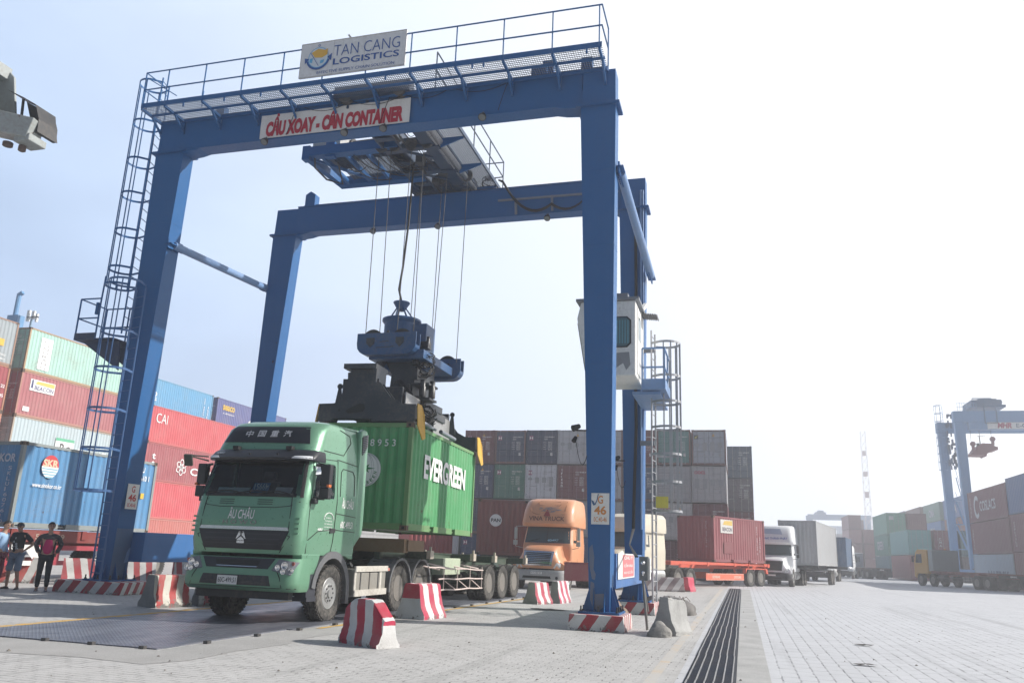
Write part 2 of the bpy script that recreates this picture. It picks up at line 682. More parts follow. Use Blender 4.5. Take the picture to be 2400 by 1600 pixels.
# weighbridge: chequered steel plate flush with the yard
m, t, b, n, l = nodes('checker_plate')
o = coords(n)
c = mixrgb(n, l, rng(n, l, noise(n, l, o, .9, 7, .65, (2.2, .5, 1)), .35, .7), (.12, .13, .165), (.24, .25, .285))
c = mixrgb(n, l, rng(n, l, noise(n, l, o, 2.4, 7, .7, (4, .35, 1)), .54, .75, 0, .75), c, (.055, .045, .042))
c = mixrgb(n, l, rng(n, l, noise(n, l, o, 7, 6, .7), .56, .7, 0, .5), c, (.30, .285, .27))
l(c, b.inputs['Base Color'])
b.inputs['Metallic'].default_value = .35
l(rng(n, l, noise(n, l, o, 3, 6), .3, .7, .3, .5), b.inputs['Roughness'])
ck = n('ShaderNodeTexBrick')
ck.inputs['Scale'].default_value = 1
ck.inputs['Brick Width'].default_value = .05
ck.inputs['Row Height'].default_value = .05
ck.inputs['Mortar Size'].default_value = .014
ck.inputs['Mortar Smooth'].default_value = .6
mm = n('ShaderNodeMapping')
mm.inputs['Rotation'].default_value = (0, 0, .78)
l(o, mm.inputs[0])
l(mm.outputs[0], ck.inputs[0])
bump(n, l, b, ck.outputs['Fac'], .9, .006)
PLATE = m
wb = thing('weighbridge', 'dark chequered steel weighbridge plate under the green truck', 'weighbridge', (-9.4, 10.1, 0))
mb = MB()
for i in range(6):
    y0 = 10.06 + i * 3.4
    sx = .012 * i
    mb.bx(-11.38 + sx * 4, -7.76 + sx * 9, y0, y0 + 3.385, 0, .022)
obj('deck_plate', mb, PLATE, wb, world=True)
for x in (-10.7, -9.6, -8.8, -7.95):
    obj('lifting_lug', MB().bx(x - .04, x + .04, 9.98, 10.05, .009, .05), STEEL, wb, world=True)
for i in range(14):
    y = 11.0 + i * 1.25
    obj('lifting_lug', MB().bx(-7.70 + .036 * (y - 10), -7.63 + .036 * (y - 10), y - .05, y + .05, .009, .05), STEEL, wb, world=True)

# drain with its steel grating
dg = thing('drain_grating', 'long steel grating over the drain beside the pale concrete strip', 'grating', (-.43, 6, 0))
obj('channel_shade', MB().bx(-.76, -.13, 4, 47.2, 0, .006), plain((.022, .028, .04), .8), dg, world=True)  # flat dark sheet, its colour stands for the shade down the drain
mb = MB()
y = 4.0
while y < 47:
    for k in range(15):
        yy = y + .02 + k * .066
        mb.bx(-.72, -.17, yy, yy + .016, .008, .026)
    y += 1.0
obj('cross_bars', mb, paint((.09, .105, .14), .45, .5, .05, metal=.3), dg, world=True)
mb = MB()
y = 4.0
i = 0
while y < 47:
    jx = random.uniform(-.006, .006)
    for k in range(6):
        x = -.715 + k * .108 + jx
        mb.bx(x - .008, x + .008, y + .01, y + .985, .02, .036)
    y += 1.0
obj('bearing_bars', mb, GALV, dg, world=True)

# bits of grit, stone and rag lying about
mb = MB()
for i in range(420):
    y = 6 + 26 * random.random() ** 1.6
    x = random.uniform(-14, 12) if random.random() < .75 else random.uniform(-3, 0)
    r = random.choice((.008, .01, .012, .02)) * random.uniform(.7, 1.5)
    q = [(x + r * cos(a) * random.uniform(.6, 1.2), y + r * sin(a) * random.uniform(.6, 1.2), .012) for a in (0, 1.3, 2.5, 3.8, 5)]
    mb.add(q + [(x, y, .012 + r * random.uniform(.5, 1))], [(k, (k + 1) % 5, 5) for k in range(5)])
tag(obj('debris', mb, concrete((.24, .22, .19), 3)), 'scattered grit and small stones lying on the yard', 'debris', kind='stuff')
for x, y, s, lb in ((-5.1, 22.4, .55, 'dark flattened rag lying behind the second striped barrier'), (1.75, 14.2, .2, 'small dark scrap lying on the brick paving'), (2.15, 17.6, .22, 'small dark scrap farther out on the brick paving')):
    mb = MB()
    q = [(s * cos(a) * random.uniform(.5, 1.1), s * .45 * sin(a) * random.uniform(.5, 1.1), random.uniform(0, .02)) for a in [k * pi / 6 for k in range(12)]]
    mb.add(q + [(0, 0, .022)], [(k, (k + 1) % 12, 12) for k in range(12)])
    o_ = obj('rag', mb, plain((.06, .055, .05), .9))
    o_.location = (x, y, .012)
    tag(o_, lb, 'rag')

# the dusty air of the yard
hz = MB().bx(-130, 330, -40, 900, -1.2, 37)
m = bpy.data.materials.new('haze_air')
m.use_nodes = True
m.node_tree.nodes.clear()
pv = m.node_tree.nodes.new('ShaderNodeVolumePrincipled')
pv.inputs['Color'].default_value = (.96, .975, 1, 1)
pv.inputs['Density'].default_value = .0021
pv.inputs['Anisotropy'].default_value = .6
mo = m.node_tree.nodes.new('ShaderNodeOutputMaterial')
m.node_tree.links.new(pv.outputs[0], mo.inputs['Volume'])
tag(obj('haze', hz, m), kind='stuff')

# ================================================================== the blue gantry crane
crane = thing('gantry_crane', 'big blue gantry crane straddling the green truck on the weighbridge', 'gantry crane', (-9.2, 20.3, 0))


def yf(x):
    return 17.35 + (x + 2.6) * -.054


def yr(x):
    return 22.7 + (x + 2.5) * -.069


def zf(x):                     # underside of the front beam
    return 12.05 + (x + 2.6) * -.030


def zr(x):
    return 11.65 + (x + 2.5) * -.029


def loft4(mb, a, b, mi=0):
    """a, b: (x0, x1, y0, y1, z)"""
    q = []
    for x0, x1, y0, y1, z in (a, b):
        q += [(x0, y0, z), (x1, y0, z), (x1, y1, z), (x0, y1, z)]
    return mb.add(q, [(0, 3, 2, 1), (4, 5, 6, 7), (0, 1, 5, 4), (1, 2, 6, 5), (2, 3, 7, 6), (3, 0, 4, 7)], mi)


LEGS = {'FR': ((-3.09, -2.665, 17.36, 17.98, .36), (-3.46, -2.60, 17.35, 17.82, 12.0)),
        'FL': ((-16.88, -16.41, 18.9, 19.58, .36), (-16.36, -15.40, 18.1, 18.55, 12.44)),
        'RR': ((-3.06, -2.62, 22.7, 23.3, .36), (-3.27, -2.48, 22.7, 23.15, 11.62)),
        'RL': ((-15.96, -15.6, 23.85, 24.5, .36), (-15.74, -14.82, 23.6, 24.05, 12.0))}
for k, (a, b) in LEGS.items():
    lm_ = loft4(MB(), a, b)
    a_, b_ = a, b

    def fx(u, z):                                                    # point on the front face, u from 0 to 1 across it
        q = (z - a_[4]) / (b_[4] - a_[4])
        l0, l1 = a_[0] + (b_[0] - a_[0]) * q, a_[1] + (b_[1] - a_[1]) * q
        return V((l0 + (l1 - l0) * u, a_[2] + (b_[2] - a_[2]) * q, z))

    def sx(u, z):                                                    # point on the right hand side face
        q = (z - a_[4]) / (b_[4] - a_[4])
        y0_, y1_ = a_[2] + (b_[2] - a_[2]) * q, a_[3] + (b_[3] - a_[3]) * q
        return V((a_[1] + (b_[1] - a_[1]) * q, y0_ + (y1_ - y0_) * u, z))
    for zz in (2.05, 3.4, 5.6, 7.15, 8.4, 10.3):                     # weld seams
        lm_.beam(fx(.01, zz), fx(.99, zz), .008, .012).beam(sx(.01, zz), sx(.99, zz), .008, .012)
    leg = obj('leg', lm_, BLUE, crane, world=True)
    mb = MB()
    x0, x1, y0, y1, z = a
    cx, cy = (x0 + x1) / 2, (y0 + y1) / 2
    mb.bx(x0 - .2, x1 + .22, y0 - .17, y1 + .17, .315, .358)
    for x in (x0 + .1, x1 - .1):
        for s, ya in ((-1, y0), (1, y1)):
            mb.prism([(x - .008, ya, .358), (x - .008, ya + s * .14, .358), (x - .008, ya + s * .02, .82), (x - .008, ya, .82)], (.016, 0, 0))
    for yq in (y0 + .14, y1 - .14):
        for s, xa in ((-1, x0), (1, x1)):
            mb.prism([(xa, yq, .358), (xa + s * .17, yq, .358), (xa + s * .02, yq, .84), (xa, yq, .84)], (0, .016, 0))
    obj('base_plate', mb, BLUE, leg, world=True)
    mb = MB()
    for x in (x0 - .15, cx, x1 + .17):
        for yq in (y0 - .12, y1 + .12):
            mb.tube((x, yq, .35), (x, yq, .47), .018, 6).tube((x, yq, .358), (x, yq, .39), .034, 6)
    for yq in (cy - .15, cy + .15):
        for x in (x0 - .15, x1 + .17):
            mb.tube((x, yq, .35), (x, yq, .47), .018, 6).tube((x, yq, .358), (x, yq, .39), .034, 6)
    obj('anchor_bolts', mb, DARK, leg, world=True)
    x0, x1, y0, y1, z = b
    mb = MB()
    top = z + 1.0 - (.03 if k[0] == 'F' else 0)
    loft4(mb, (x0 + .03, x1 - .005, y0 + .008, y1, z + .05), (x0 + .06, x1 - .01, y0 + .008, y1, top))
    for zz in (z + .0, z + .03):
        mb.bx(x0 - .1, x1 + .1, y0 - .09, y1 + .09, zz, zz + .026)
    for i in range(16):
        x = x0 - .06 + (x1 - x0 + .12) * i / 15
        mb.tube((x, y0 - .06, z - .03), (x, y0 - .06, z + .085), .011, 6)
    for i in range(8):
        yq = y0 - .04 + (y1 - y0 + .08) * i / 7
        mb.tube((x1 + .065, yq, z - .03), (x1 + .065, yq, z + .085), .011, 6)
    obj('leg_head', mb, BLUE, leg, world=True)
    if k == 'FR':
        GP = paint((.12, .16, .24), .6, .5)
        for pts in (((.05, 1.62), (.2, 1.7), (.28, 1.45), (.24, 1.2), (.34, 1.1), (.3, .98), (.16, 1.0), (.06, 1.25)), ((.1, .95), (.26, .92), (.3, .7), (.75, .72), (.82, .5), (.5, .38), (.2, .42), (.05, .6))):
            obj('paint_patch', MB().poly([fx(u, z) + V((0, -.003, 0)) for u, z in pts]), GP, leg, world=True)
    if k == 'FL':
        obj('paint_patch', MB().poly([sx(u, z) + V((.004, 0, 0)) for u, z in ((0.02, .37), (.98, .37), (.98, 1.7), (.02, 1.7))]), paint((.07, .13, .24), .5, .25), leg, world=True)
        obj('paint_patch', MB().poly([sx(u, z) + V((.007, 0, 0)) for u, z in ((.72, .78), (.95, .82), (.98, 1.2), (.9, 1.18), (.8, 1.08))]), BLUE_L, leg, world=True)


def girder(name, x0, x1, fy, fz, dep, hgt):
    mb = MB()
    n = 14
    pts = []
    for i in range(n + 1):
        x = x0 + (x1 - x0) * i / n
        pts.append((x, fy(x), fz(x)))
    for i in range(n):
        (xa, ya, za), (xb, yb, zb) = pts[i], pts[i + 1]
        for y0, y1, z0, z1 in ((.04, dep - .04, .03, hgt - .03), (-.0, dep, 0, .03), (-.0, dep, hgt - .03, hgt)):
            mb.add([(xa, ya + y0, za + z0), (xb, yb + y0, zb + z0), (xb, yb + y1, zb + z0), (xa, ya + y1, za + z0),
                    (xa, ya + y0, za + z1), (xb, yb + y0, zb + z1), (xb, yb + y1, zb + z1), (xa, ya + y1, za + z1)],
                   [(0, 3, 2, 1), (4, 5, 6, 7), (0, 1, 5, 4), (2, 3, 7, 6)])
    # haunches at both ends
    for x, s in ((x0, 1), (x1, -1)):
        y, z = fy(x), fz(x)
        mb.prism([(x, y + .002, z + .01), (x + s * .75, y + .002, z + .01), (x + s * .45, y + .002, z - .06), (x, y + .002, z - .1)], (0, dep - .004, 0))
    return obj(name, mb, BLUE, crane, world=True)


gf = girder('front_beam', -15.45, -3.44, yf, lambda x: zf(x) + .05, .46, .96)
gr = girder('rear_beam', -14.85, -3.25, yr, lambda x: zr(x) + .05, .46, 1.0)
mb = MB()
for i in range(24):
    x = -15 + i * .5
    mb.beam((x, yf(x) + .2, zf(x) + 1.06), (x + .5, yf(x + .5) + .2, zf(x + .5) + 1.06), .07, .1)
obj('trolley_rail', mb, STEEL, gf, world=True)
mb = MB()
for i in range(23):
    x = -14.7 + i * .5
    mb.beam((x, yr(x) + .2, zr(x) + 1.1), (x + .5, yr(x + .5) + .2, zr(x + .5) + 1.1), .07, .1)
obj('trolley_rail', mb, STEEL, gr, world=True)
mb = MB()
x = -14.4
mb.prism([(x - .19, yr(x) + .05, zr(x) + 1.05), (x + .19, yr(x) + .05, zr(x) + 1.05), (x + .19, yr(x) + .05, zr(x) + 1.5), (x - .0, yr(x) + .05, zr(x) + 1.62), (x - .19, yr(x) + .05, zr(x) + 1.5)], (0, .3, 0))
obj('end_stop', mb, BLUE, gr, world=True)
# cable track with hangers along the rear beam
mb = MB()
mb.beam((-7.2, yr(-7.2) - .12, 12.35), (-3.3, yr(-3.3) - .12, 12.22), .05, .06)
for x in (-6.6, -5.4, -4.2):
    mb.beam((x, yr(x) - .12, 12.33), (x, yr(x) - .03, 11.85), .07, .05)
obj('cable_track', mb, GREY_B, gr, world=True)


def sag(p, q, s, n=14):
    p, q = V(p), V(q)
    return [p.lerp(q, i / n) - V((0, 0, s * 4 * (i / n) * (1 - i / n))) for i in range(n + 1)]


mb = MB()
for dz in (0, .05):
    mb.path([(-7.2, 22.85, 13.05)] + sag((-7.05, 22.85, 12.95 + dz), (-5.4, 22.75, 12.0 + dz), .55, 10) + sag((-5.4, 22.75, 12.0 + dz), (-4.2, 22.7, 12.25), .32, 8)[1:], .025, 6)
obj('power_cable', mb, BLACK, gr, world=True)
mb = MB()
for x0, x1 in ((-11.4, -9.9), (-9.9, -8.3), (-8.3, -7.0), (-6.9, -5.3)):
    mb.path(sag((x0, yf(x0) - .03, zf(x0) + .93), (x1, yf(x1) - .03, zf(x1) + .93), .2, 10), .008, 4)
for x in (-11.6, -8.7, -5.35):
    mb.path(sag((x, yf(x) - .03, zf(x) + .95), (x - .25, yf(x) - .03, zf(x) + .12), -.05, 8), .008, 4)
obj('wiring', mb, BLACK, gf, world=True)
# ground level cross members
obj('sill_beam', MB().bx(-3.03, -2.62, 17.96, 22.72, .80, 1.53), paint((.055, .15, .36), .45, .2, .0, streak=.25), crane, world=True, bevel=.012)
obj('sill_beam', MB().bx(-16.38, -15.92, 19.5, 23.9, .82, 1.62), paint((.035, .14, .36), .45, .12, .0, streak=.15), crane, world=True, bevel=.012)
# diagonal tubes tying front to rear legs
for p, q in (((-2.53, 17.75, 10.38), (-2.35, 22.85, 9.52)), ((-15.55, 18.45, 9.66), (-15.85, 23.7, 10.1))):
    br = obj('brace', MB().tube(p, q, .115, 16), BLUE_L, crane, smooth=50, world=True)
    p, q = V(p), V(q)
    d = (q - p).normalized()
    for e, s in ((p, 1), (q, -1)):
        mb = MB()
        mb.beam(e - d * s * .28, e + d * s * .42, .035, .26).beam(e - d * s * .28, e + d * s * .42, .22, .03)
        for i in range(4):
            mb.tube(e + d * s * (.05 + .08 * i) + V((-.06, 0, -.12)), e + d * s * (.05 + .08 * i) + V((.06, 0, .12)), .02, 6)
        obj('gusset', mb, BLUE, br, world=True)


def grating(mb, P, U, W, lu, lw, su=.05, sw=.1, th=.006, h=.025):
    P, U, W = V(P), V(U).normalized(), V(W).normalized()
    for i in range(int(lu / su)):
        a = P + U * (i + .5) * su
        mb.beam(a, a + W * lw, th, h)
    for i in range(int(lw / sw) + 1):
        a = P + W * min(lw, i * sw)
        mb.beam(a + V((0, 0, .002)), a + U * lu + V((0, 0, .002)), th, h * .8)
    return mb


# walkway along the front beam
WA, WB = V((-16.32, 17.2, 13.46)), V((-2.79, 16.4, 12.96))
WI = V((0, .9, 0))
wu = (WB - WA).normalized()
wl = (WB - WA).length
walk = obj('walkway', grating(MB(), WA + V((0, .02, .03)), wu, WI, wl, .9, .058, .075, .006, .02), paint((.035, .06, .11), .5, .3, .05), crane, world=True)
mb = MB()
mb.beam(WA + V((0, 0, .065)), WB + V((0, 0, .065)), .012, .15)
mb.beam(WA + WI * .5, WB + WI * .5, .05, .06).beam(WA + WI, WB + WI, .05, .1)
obj('toe_board', mb, BLUE, walk, world=True)
pos = (0, .82, 2.13, 3.43, 4.72, 6.0, 7.3, 8.58, 9.84, 11.1, 12.35, 13.5)
for x in pos:
    a = WA + wu * x
    mb = MB()
    mb.beam(a + V((0, .02, -.02)), a + V((0, .9, -.02)), .06, .07)
    mb.beam(a + V((0, .5, -.05)), a + V((0, .93, -.36)), .05, .05)
    mb.beam(a + V((0, .93, -.02)), a + V((0, .93, -.42)), .06, .05)
    obj('bracket', mb, BLUE, walk, world=True)
for x in (1.5, 2.9, 4.1, 7.9, 10.3, 10.6, 13.2):
    a = WA + wu * x
    obj('cleat', MB().beam(a + V((0, .01, .02)), a + V((0, .01, -.12)), .04, .03), BLUE, walk, world=True)
mb = MB()
for x in pos:
    a = WA + wu * x
    mb.tube(a, a + V((0, 0, 1.14)), .019, 6)
for z in (.58, 1.14):
    mb.tube(WA + V((0, 0, z)), WB + V((0, 0, z)), .021, 6)
    mb.tube(WB + V((0, 0, z)), WB + V((-.0, .95, z)), .02, 6).tube(WA + V((0, 0, z)), WA + V((.03, .8, z)), .018, 6)
mb.tube(WB + V((0, .95, -.05)), WB + V((0, .95, 1.14)), .02, 6)
mb.tube(WA + V((.05, .0, .97)), WA + V((.85, .35, .5)), .014, 5).tube(WA + V((1.8, .3, 0)), WA + V((1.8, .3, .5)), .014, 5)
obj('railing', mb, BLUE, walk, world=True)
for x, h in ((1.95, .42), (5.9, .48), (12.0, .55), (13.0, .5)):                   # posts and boxes standing behind the walkway
    a = WA + wu * x + V((0, 1.05, 0))
    obj('rail_stop', MB().bx(a.x - .14, a.x + .14, a.y, a.y + .2, a.z - .3, a.z + h), BLUE, walk, world=True)
obj('junction_box', MB().bx(-4.75, -4.35, 17.4, 17.6, 13.05, 13.35), BLUE, walk, world=True)

# floodlights hung under the beams
FL = [(x, yf(x) - .06, zf(x) + .0) for x in (-12.5, -9.97, -8.8, -6.0)] + [(x, yr(x) - .02, zr(x) - .08) for x in (-11.7, -9.3, -5.55)]
for x, y, z in FL:
    mb = MB().lathe([(.03, -.08), (.07, -.06), (.105, .05), (.105, .075), (.09, .08)], (x, y - .02, z - .02), (0, -.55, -.8), 12)
    fl = obj('floodlight', mb, plain((.045, .045, .048), .45, .5), crane, smooth=40, world=True)
    obj('lamp_glass', MB().lathe([(.09, .083), (.0, .085)], (x, y - .02, z - .02), (0, -.55, -.8), 12), plain((.16, .165, .17), .15), fl, world=True)
    obj('bracket', MB().beam((x, y + .05, z + .12), (x, y - .02, z - .02), .03, .05), GREY_B, fl, world=True)
for x, y, z in ((-3.32, 17.3, 4.1), (-3.2, 22.6, 4.05)):
    mb = MB().lathe([(.05, -.1), (.075, .08), (.06, .085)], (x - .1, y - .02, z + .06), (-.6, -.6, -.35), 10)
    mb.lathe([(.04, -.06), (.055, .06), (.05, .065)], (x - .12, y - .02, z - .2), (-.3, -.4, -.8), 10)
    mb.beam((x + .12, y + .05, z), (x - .1, y, z), .04, .03)
    mb.path(sag((x - .1, y, z - .2), (x + .15, y, z - .55), .35, 10), .008, 4)
    obj('floodlight', mb, BLACK, crane, smooth=40, world=True)
mb = MB()
mb.lathe([(.05, -.05), (.07, .05)], (-15.2, 23.75, 8.1), (1, -.3, .2), 8).lathe([(.05, -.05), (.07, .05)], (-15.25, 23.75, 7.45), (1, -.3, -.2), 8)
mb.path([(-15.2, 23.78, 8.1), (-15.4, 23.75, 7.9), (-15.25, 23.72, 7.65), (-15.45, 23.75, 7.5), (-15.25, 23.76, 7.45)], .012, 4)
obj('floodlight', mb, BLACK, crane, world=True)


def cage_ladder(x, y, z0, z1, face, hoops, rad, mat_, zl0=None, parent=crane, rail=.02, nbar=5, mats2=None, hw=.22):
    """ladder at (x, y); face: unit vector from ladder towards the climber"""
    f = V(face).normalized()
    s = V((-f.y, f.x, 0))
    P = V((x, y, 0))
    Z = V((0, 0, 1))
    zl0 = z0 if zl0 is None else zl0
    mb = MB()
    for k in (-1, 1):
        mb.tube(P + s * k * hw + Z * zl0, P + s * k * hw + Z * z1, rail * 1.15, 6)
    z = zl0 + .2
    while z < z1:
        mb.tube(P - s * hw + Z * z, P + s * hw + Z * z, rail * .62, 5)
        z += .3
    ld = obj('ladder', mb, mat_, parent, world=True)
    mb = MB()

    def hp(a, z):
        return P + f * (rad * .95 + rad * .98 * sin(a)) + s * rad * cos(a) * 1.0 + Z * z
    for z in hoops:
        pts = [P + s * hw + Z * z] + [hp(-.25 + (pi + .5) * i / 14, z) for i in range(15)] + [P - s * hw + Z * z]
        for i in range(len(pts) - 1):
            mb.beam(pts[i], pts[i + 1], .012, .06)
    for i in range(nbar):
        a = .0 + pi * i / (nbar - 1)
        mb.beam(hp(a, hoops[0]), hp(a, hoops[-1]), .035, .012)
    obj('cage', mb, mats2 or mat_, ld, world=True)
    return ld


cage_ladder(-16.68, 18.4, 8.2, 15.1, (-1, -.25, 0), (8.45, 8.95, 10.1, 11.25, 12.35, 13.6, 14.95), .40, BLUE, zl0=7.0)
cage_ladder(-16.2, 18.2, 2.6, 8.3, (-.3, -.95, 0), (2.62, 3.7, 4.75, 5.85, 6.9, 8.35), .47, paint((.05, .13, .30), .42, .16, .05, streak=.16), zl0=.35)  # lower cage in a lighter blue, sunlight painted into its colour
mb = MB()
for y in (17.9, 18.6):
    pass
pl = obj('platform', MB().bx(-18.22, -16.9, 18.2, 19.25, 6.86, 6.9).bx(-18.24, -17.5, 18.18, 18.2, 6.86, 7.06).bx(-18.24, -18.22, 18.2, 19.25, 6.86, 7.06)
         .prism([(-18.1, 18.4, 6.84), (-16.85, 18.4, 6.84), (-16.75, 18.4, 6.0)], (0, .05, 0)).prism([(-18.1, 19.15, 6.84), (-16.85, 19.15, 6.84), (-16.75, 19.15, 6.0)], (0, .05, 0)),
         paint((.03, .05, .10), .6, .4, .1), crane, world=True)
mb = MB()
for p in ((-18.22, 18.2), (-17.52, 18.2), (-18.22, 19.22), (-17.4, 19.22)):
    mb.tube((*p, 6.86), (*p, 8.08), .024, 6)
for z in (7.5, 8.08):
    mb.tube((-18.22, 18.2, z), (-17.52, 18.2, z), .022, 6).tube((-18.22, 18.2, z), (-18.22, 19.22, z), .022, 6).tube((-18.22, 19.22, z), (-16.9, 19.22, z), .022, 6)
mb.tube((-17.52, 18.2, 8.0), (-17.5, 18.2, 8.75), .024, 6).bx(-17.64, -17.56, 18.16, 18.24, 7.6, 7.95)
obj('railing', mb, BLUE, pl, world=True)

# operator's cabin, its landing and the grey caged ladder
cab = obj('operator_cabin', MB().prism([(-3.88, 19.5, 7.3), (-3.78, 19.5, 7.72), (-2.39, 19.5, 7.72), (-2.39, 19.5, 5.78), (-3.62, 19.5, 5.78)], (0, 1.75, 0)),
          paint((.68, .68, .65), .55, .35, .22, dcol=(.3, .29, .27)), crane, world=True, bevel=.03)
obj('roof', MB().bx(-3.9, -2.3, 19.42, 21.3, 7.725, 7.79).bx(-3.3, -2.6, 19.6, 20.6, 7.79, 7.95), GREY_B, cab, world=True)
CG = glassm((.10, .16, .17), .08)


def cabin_window(y, x0, x1, z0, z1):
    q = [(x0, z0 + .1), (x0 + .1, z0), (x1 - .1, z0), (x1, z0 + .1), (x1, z1 - .1), (x1 - .1, z1), (x0 + .1, z1), (x0, z1 - .1)]
    wn = obj('window', MB().prism([(a, y, b) for a, b in q], (0, -.012, 0)), BLACK, cab, world=True)
    c_, d_ = (x0 + x1) / 2, (z0 + z1) / 2
    obj('pane', MB().prism([(c_ + (a - c_) * .86, y - .013, d_ + (b - d_) * .92) for a, b in q], (0, -.006, 0)), CG, wn, world=True)
    mb = MB()
    for i in range(6):
        a = x0 + .08 + i * (x1 - x0 - .16) / 5
        mb.bx(a - .018, a + .018, y - .026, y - .02, z0 + .1, z1 - .1)
    obj('curtain', mb, plain((.10, .26, .30), .8), wn, world=True)


cabin_window(19.5, -3.0, -2.5, 6.5, 7.3)
cabin_window(19.5, -3.55, -3.1, 6.5, 7.3)
obj('door', MB().bx(-2.388, -2.37, 19.75, 20.5, 5.9, 7.6).bx(-2.372, -2.362, 19.85, 20.4, 6.75, 7.45), WHITE, cab, world=True)
obj('pane', MB().bx(-2.37, -2.356, 19.9, 20.35, 6.8, 7.4), CG, cab, world=True)
obj('front_glass', MB().add([(-3.895, 19.62, 7.22), (-3.895, 21.1, 7.22), (-3.68, 21.1, 5.95), (-3.68, 19.62, 5.95)], [(0, 1, 2, 3)]), glassm((.10, .14, .15), .1), cab, world=True)
obj('paint_patch', MB().poly([(-2.92, 19.494, 6.36), (-2.55, 19.494, 6.38), (-2.52, 19.494, 6.05), (-2.62, 19.494, 5.92), (-2.7, 19.494, 6.1), (-2.88, 19.494, 5.98)]), plain((.25, .26, .27), .7), cab, world=True)
mb = MB()
mb.corr((-2.38, 20.6, 7.72), (.55, 0, -.07), (.07, -.0, .99), .75, 0, .62, .11, .03, Z=(0, 1, 0))
obj('awning', mb, paint((.22, .22, .22), .6, .5, .2), cab, world=True)
each('support', [MB().beam((-2.42, 20.6, 7.7), (-2.5, 22.75, 8.6), .1, .1), MB().beam((-3.4, 20.9, 7.8), (-3.0, 22.75, 8.7), .1, .1)], WHITE, cab, world=True)
lp = obj('platform', MB().bx(-2.34, -1.76, 20.3, 22.2, 5.6, 5.66).bx(-2.34, -1.76, 20.28, 20.3, 5.6, 5.86).bx(-1.76, -1.74, 20.3, 22.2, 5.6, 5.86).bx(-2.6, -1.9, 20.5, 22.9, 5.5, 5.58), BLUE_L, crane, world=True)
mb = MB()
for p in ((-2.32, 20.29), (-1.76, 20.29), (-1.76, 21.2), (-1.76, 22.2)):
    mb.beam((*p, 5.6), (*p, 6.66), .04, .04)
for z in (6.16, 6.66):
    mb.beam((-2.32, 20.29, z), (-1.76, 20.29, z), .04, .04).beam((-1.76, 20.29, z), (-1.76, 22.2, z), .04, .04)
obj('railing', mb, BLUE_L, lp, world=True)
LG = paint((.36, .37, .39), .45, .25, .02, metal=.25)
cage_ladder(-2.14, 21.3, 2.62, 7.35, (1, -.12, 0), (2.62, 3.35, 4.05, 4.75, 5.42, 6.1, 7.0), .37, LG, zl0=.4, rail=.022, nbar=7)
each('ladder_bracket', [MB().bx(-2.5, -2.12, 21.28, 21.36, 4.3, 4.42), MB().bx(-2.5, -2.12, 21.28, 21.36, 6.8, 6.9)], GREY_B, crane, world=True)
mb = MB()
for i in range(5):
    dx = random.uniform(-.04, .04)
    mb.path([(-2.78 + dx, 22.62, 11.6), (-2.76 + dx, 22.62, 9), (-2.8 + dx, 22.6, 7.9), (-2.76 + dx, 22.6, 5), (-2.82 + dx, 22.6, 3), (-2.83 + dx, 22.55, 2.2), (-2.6, 20, 1.75), (-2.2 + dx, 18.05, 1.48)], .018, 5)
obj('power_cable', mb, BLACK, crane, world=True)
each('conduit', [MB().tube((-2.62, 22.66, 2.2), (-2.62, 22.66, 12.2), .03, 6), MB().tube((-2.55, 22.66, 6.0), (-2.55, 22.66, 12.2), .02, 6)], BLUE_L, crane, world=True)

# control box on its post at the right-hand cross member
cbx = thing('control_box', 'grey electrical control box on a slanting post beside the red notice', 'control box', (-2.02, 17.95, 0))
obj('cabinet', MB().bx(-2.12, -1.93, 17.85, 18.1, 1.0, 1.49), paint((.16, .175, .17), .5, .3), cbx, world=True, bevel=.012)
obj('side_panel', MB().bx(-1.926, -1.895, 17.9, 18.06, 1.02, 1.46), WHITE, cbx, world=True)
obj('post', MB().tube((-2.05, 17.95, 1.0), (-1.95, 17.85, .02), .028, 8).tube((-2.05, 18.0, 1.0), (-2.0, 18.5, .35), .02, 8), paint((.2, .2, .19), .5, .4, .1, metal=.4), cbx, world=True)
obj('knob', MB().lathe([(.045, 0), (.045, .012), (.03, .03), (.0, .032)], (-2.04, 17.85, 1.36), (0, -1, 0), 12), CHROME, cbx, world=True)
obj('socket', MB().lathe([(.035, 0), (.035, .05), (.025, .06), (0, .06)], (-2.03, 17.85, 1.16), (0, -1, 0), 12).bx(-2.05, -2.01, 17.80, 17.85, 1.1, 1.15), CHROME, cbx, world=True)
nb = thing('notice_board', 'white and red notice fixed on the low blue beam beside the control box', 'notice', (-2.6, 19.5, 1.25))
obj('panel', MB().bx(-2.612, -2.596, 18.1, 20.9, .99, 1.54), WHITE, nb, world=True)
obj('print', MB().bx(-2.594, -2.592, 18.8, 20.75, 1.02, 1.51), plain((.62, .18, .19), .6), nb, world=True)
mb = MB()
for z, t_ in ((1.41, 'CHÚ Ý'), (1.24, 'CẤM VÀO'), (1.08, 'KHU VỰC CẨU')):
    mb.text(t_, (-2.588, 19.0, z), (0, 1, 0), (0, 0, 1), 1.5, .09, .02)
obj('lettering', mb, WLET, nb, world=True)
yp = obj('plate', MB().bx(-2.02, -1.72, 20.52, 20.535, 2.66, 2.94), paint((.62, .55, .08), .6, .4, .15), None)
yp.name = 'warning_plate'
tag(yp, 'yellow metal plate hung on the bottom of the grey caged ladder', 'plate')

# number signs on the two front legs


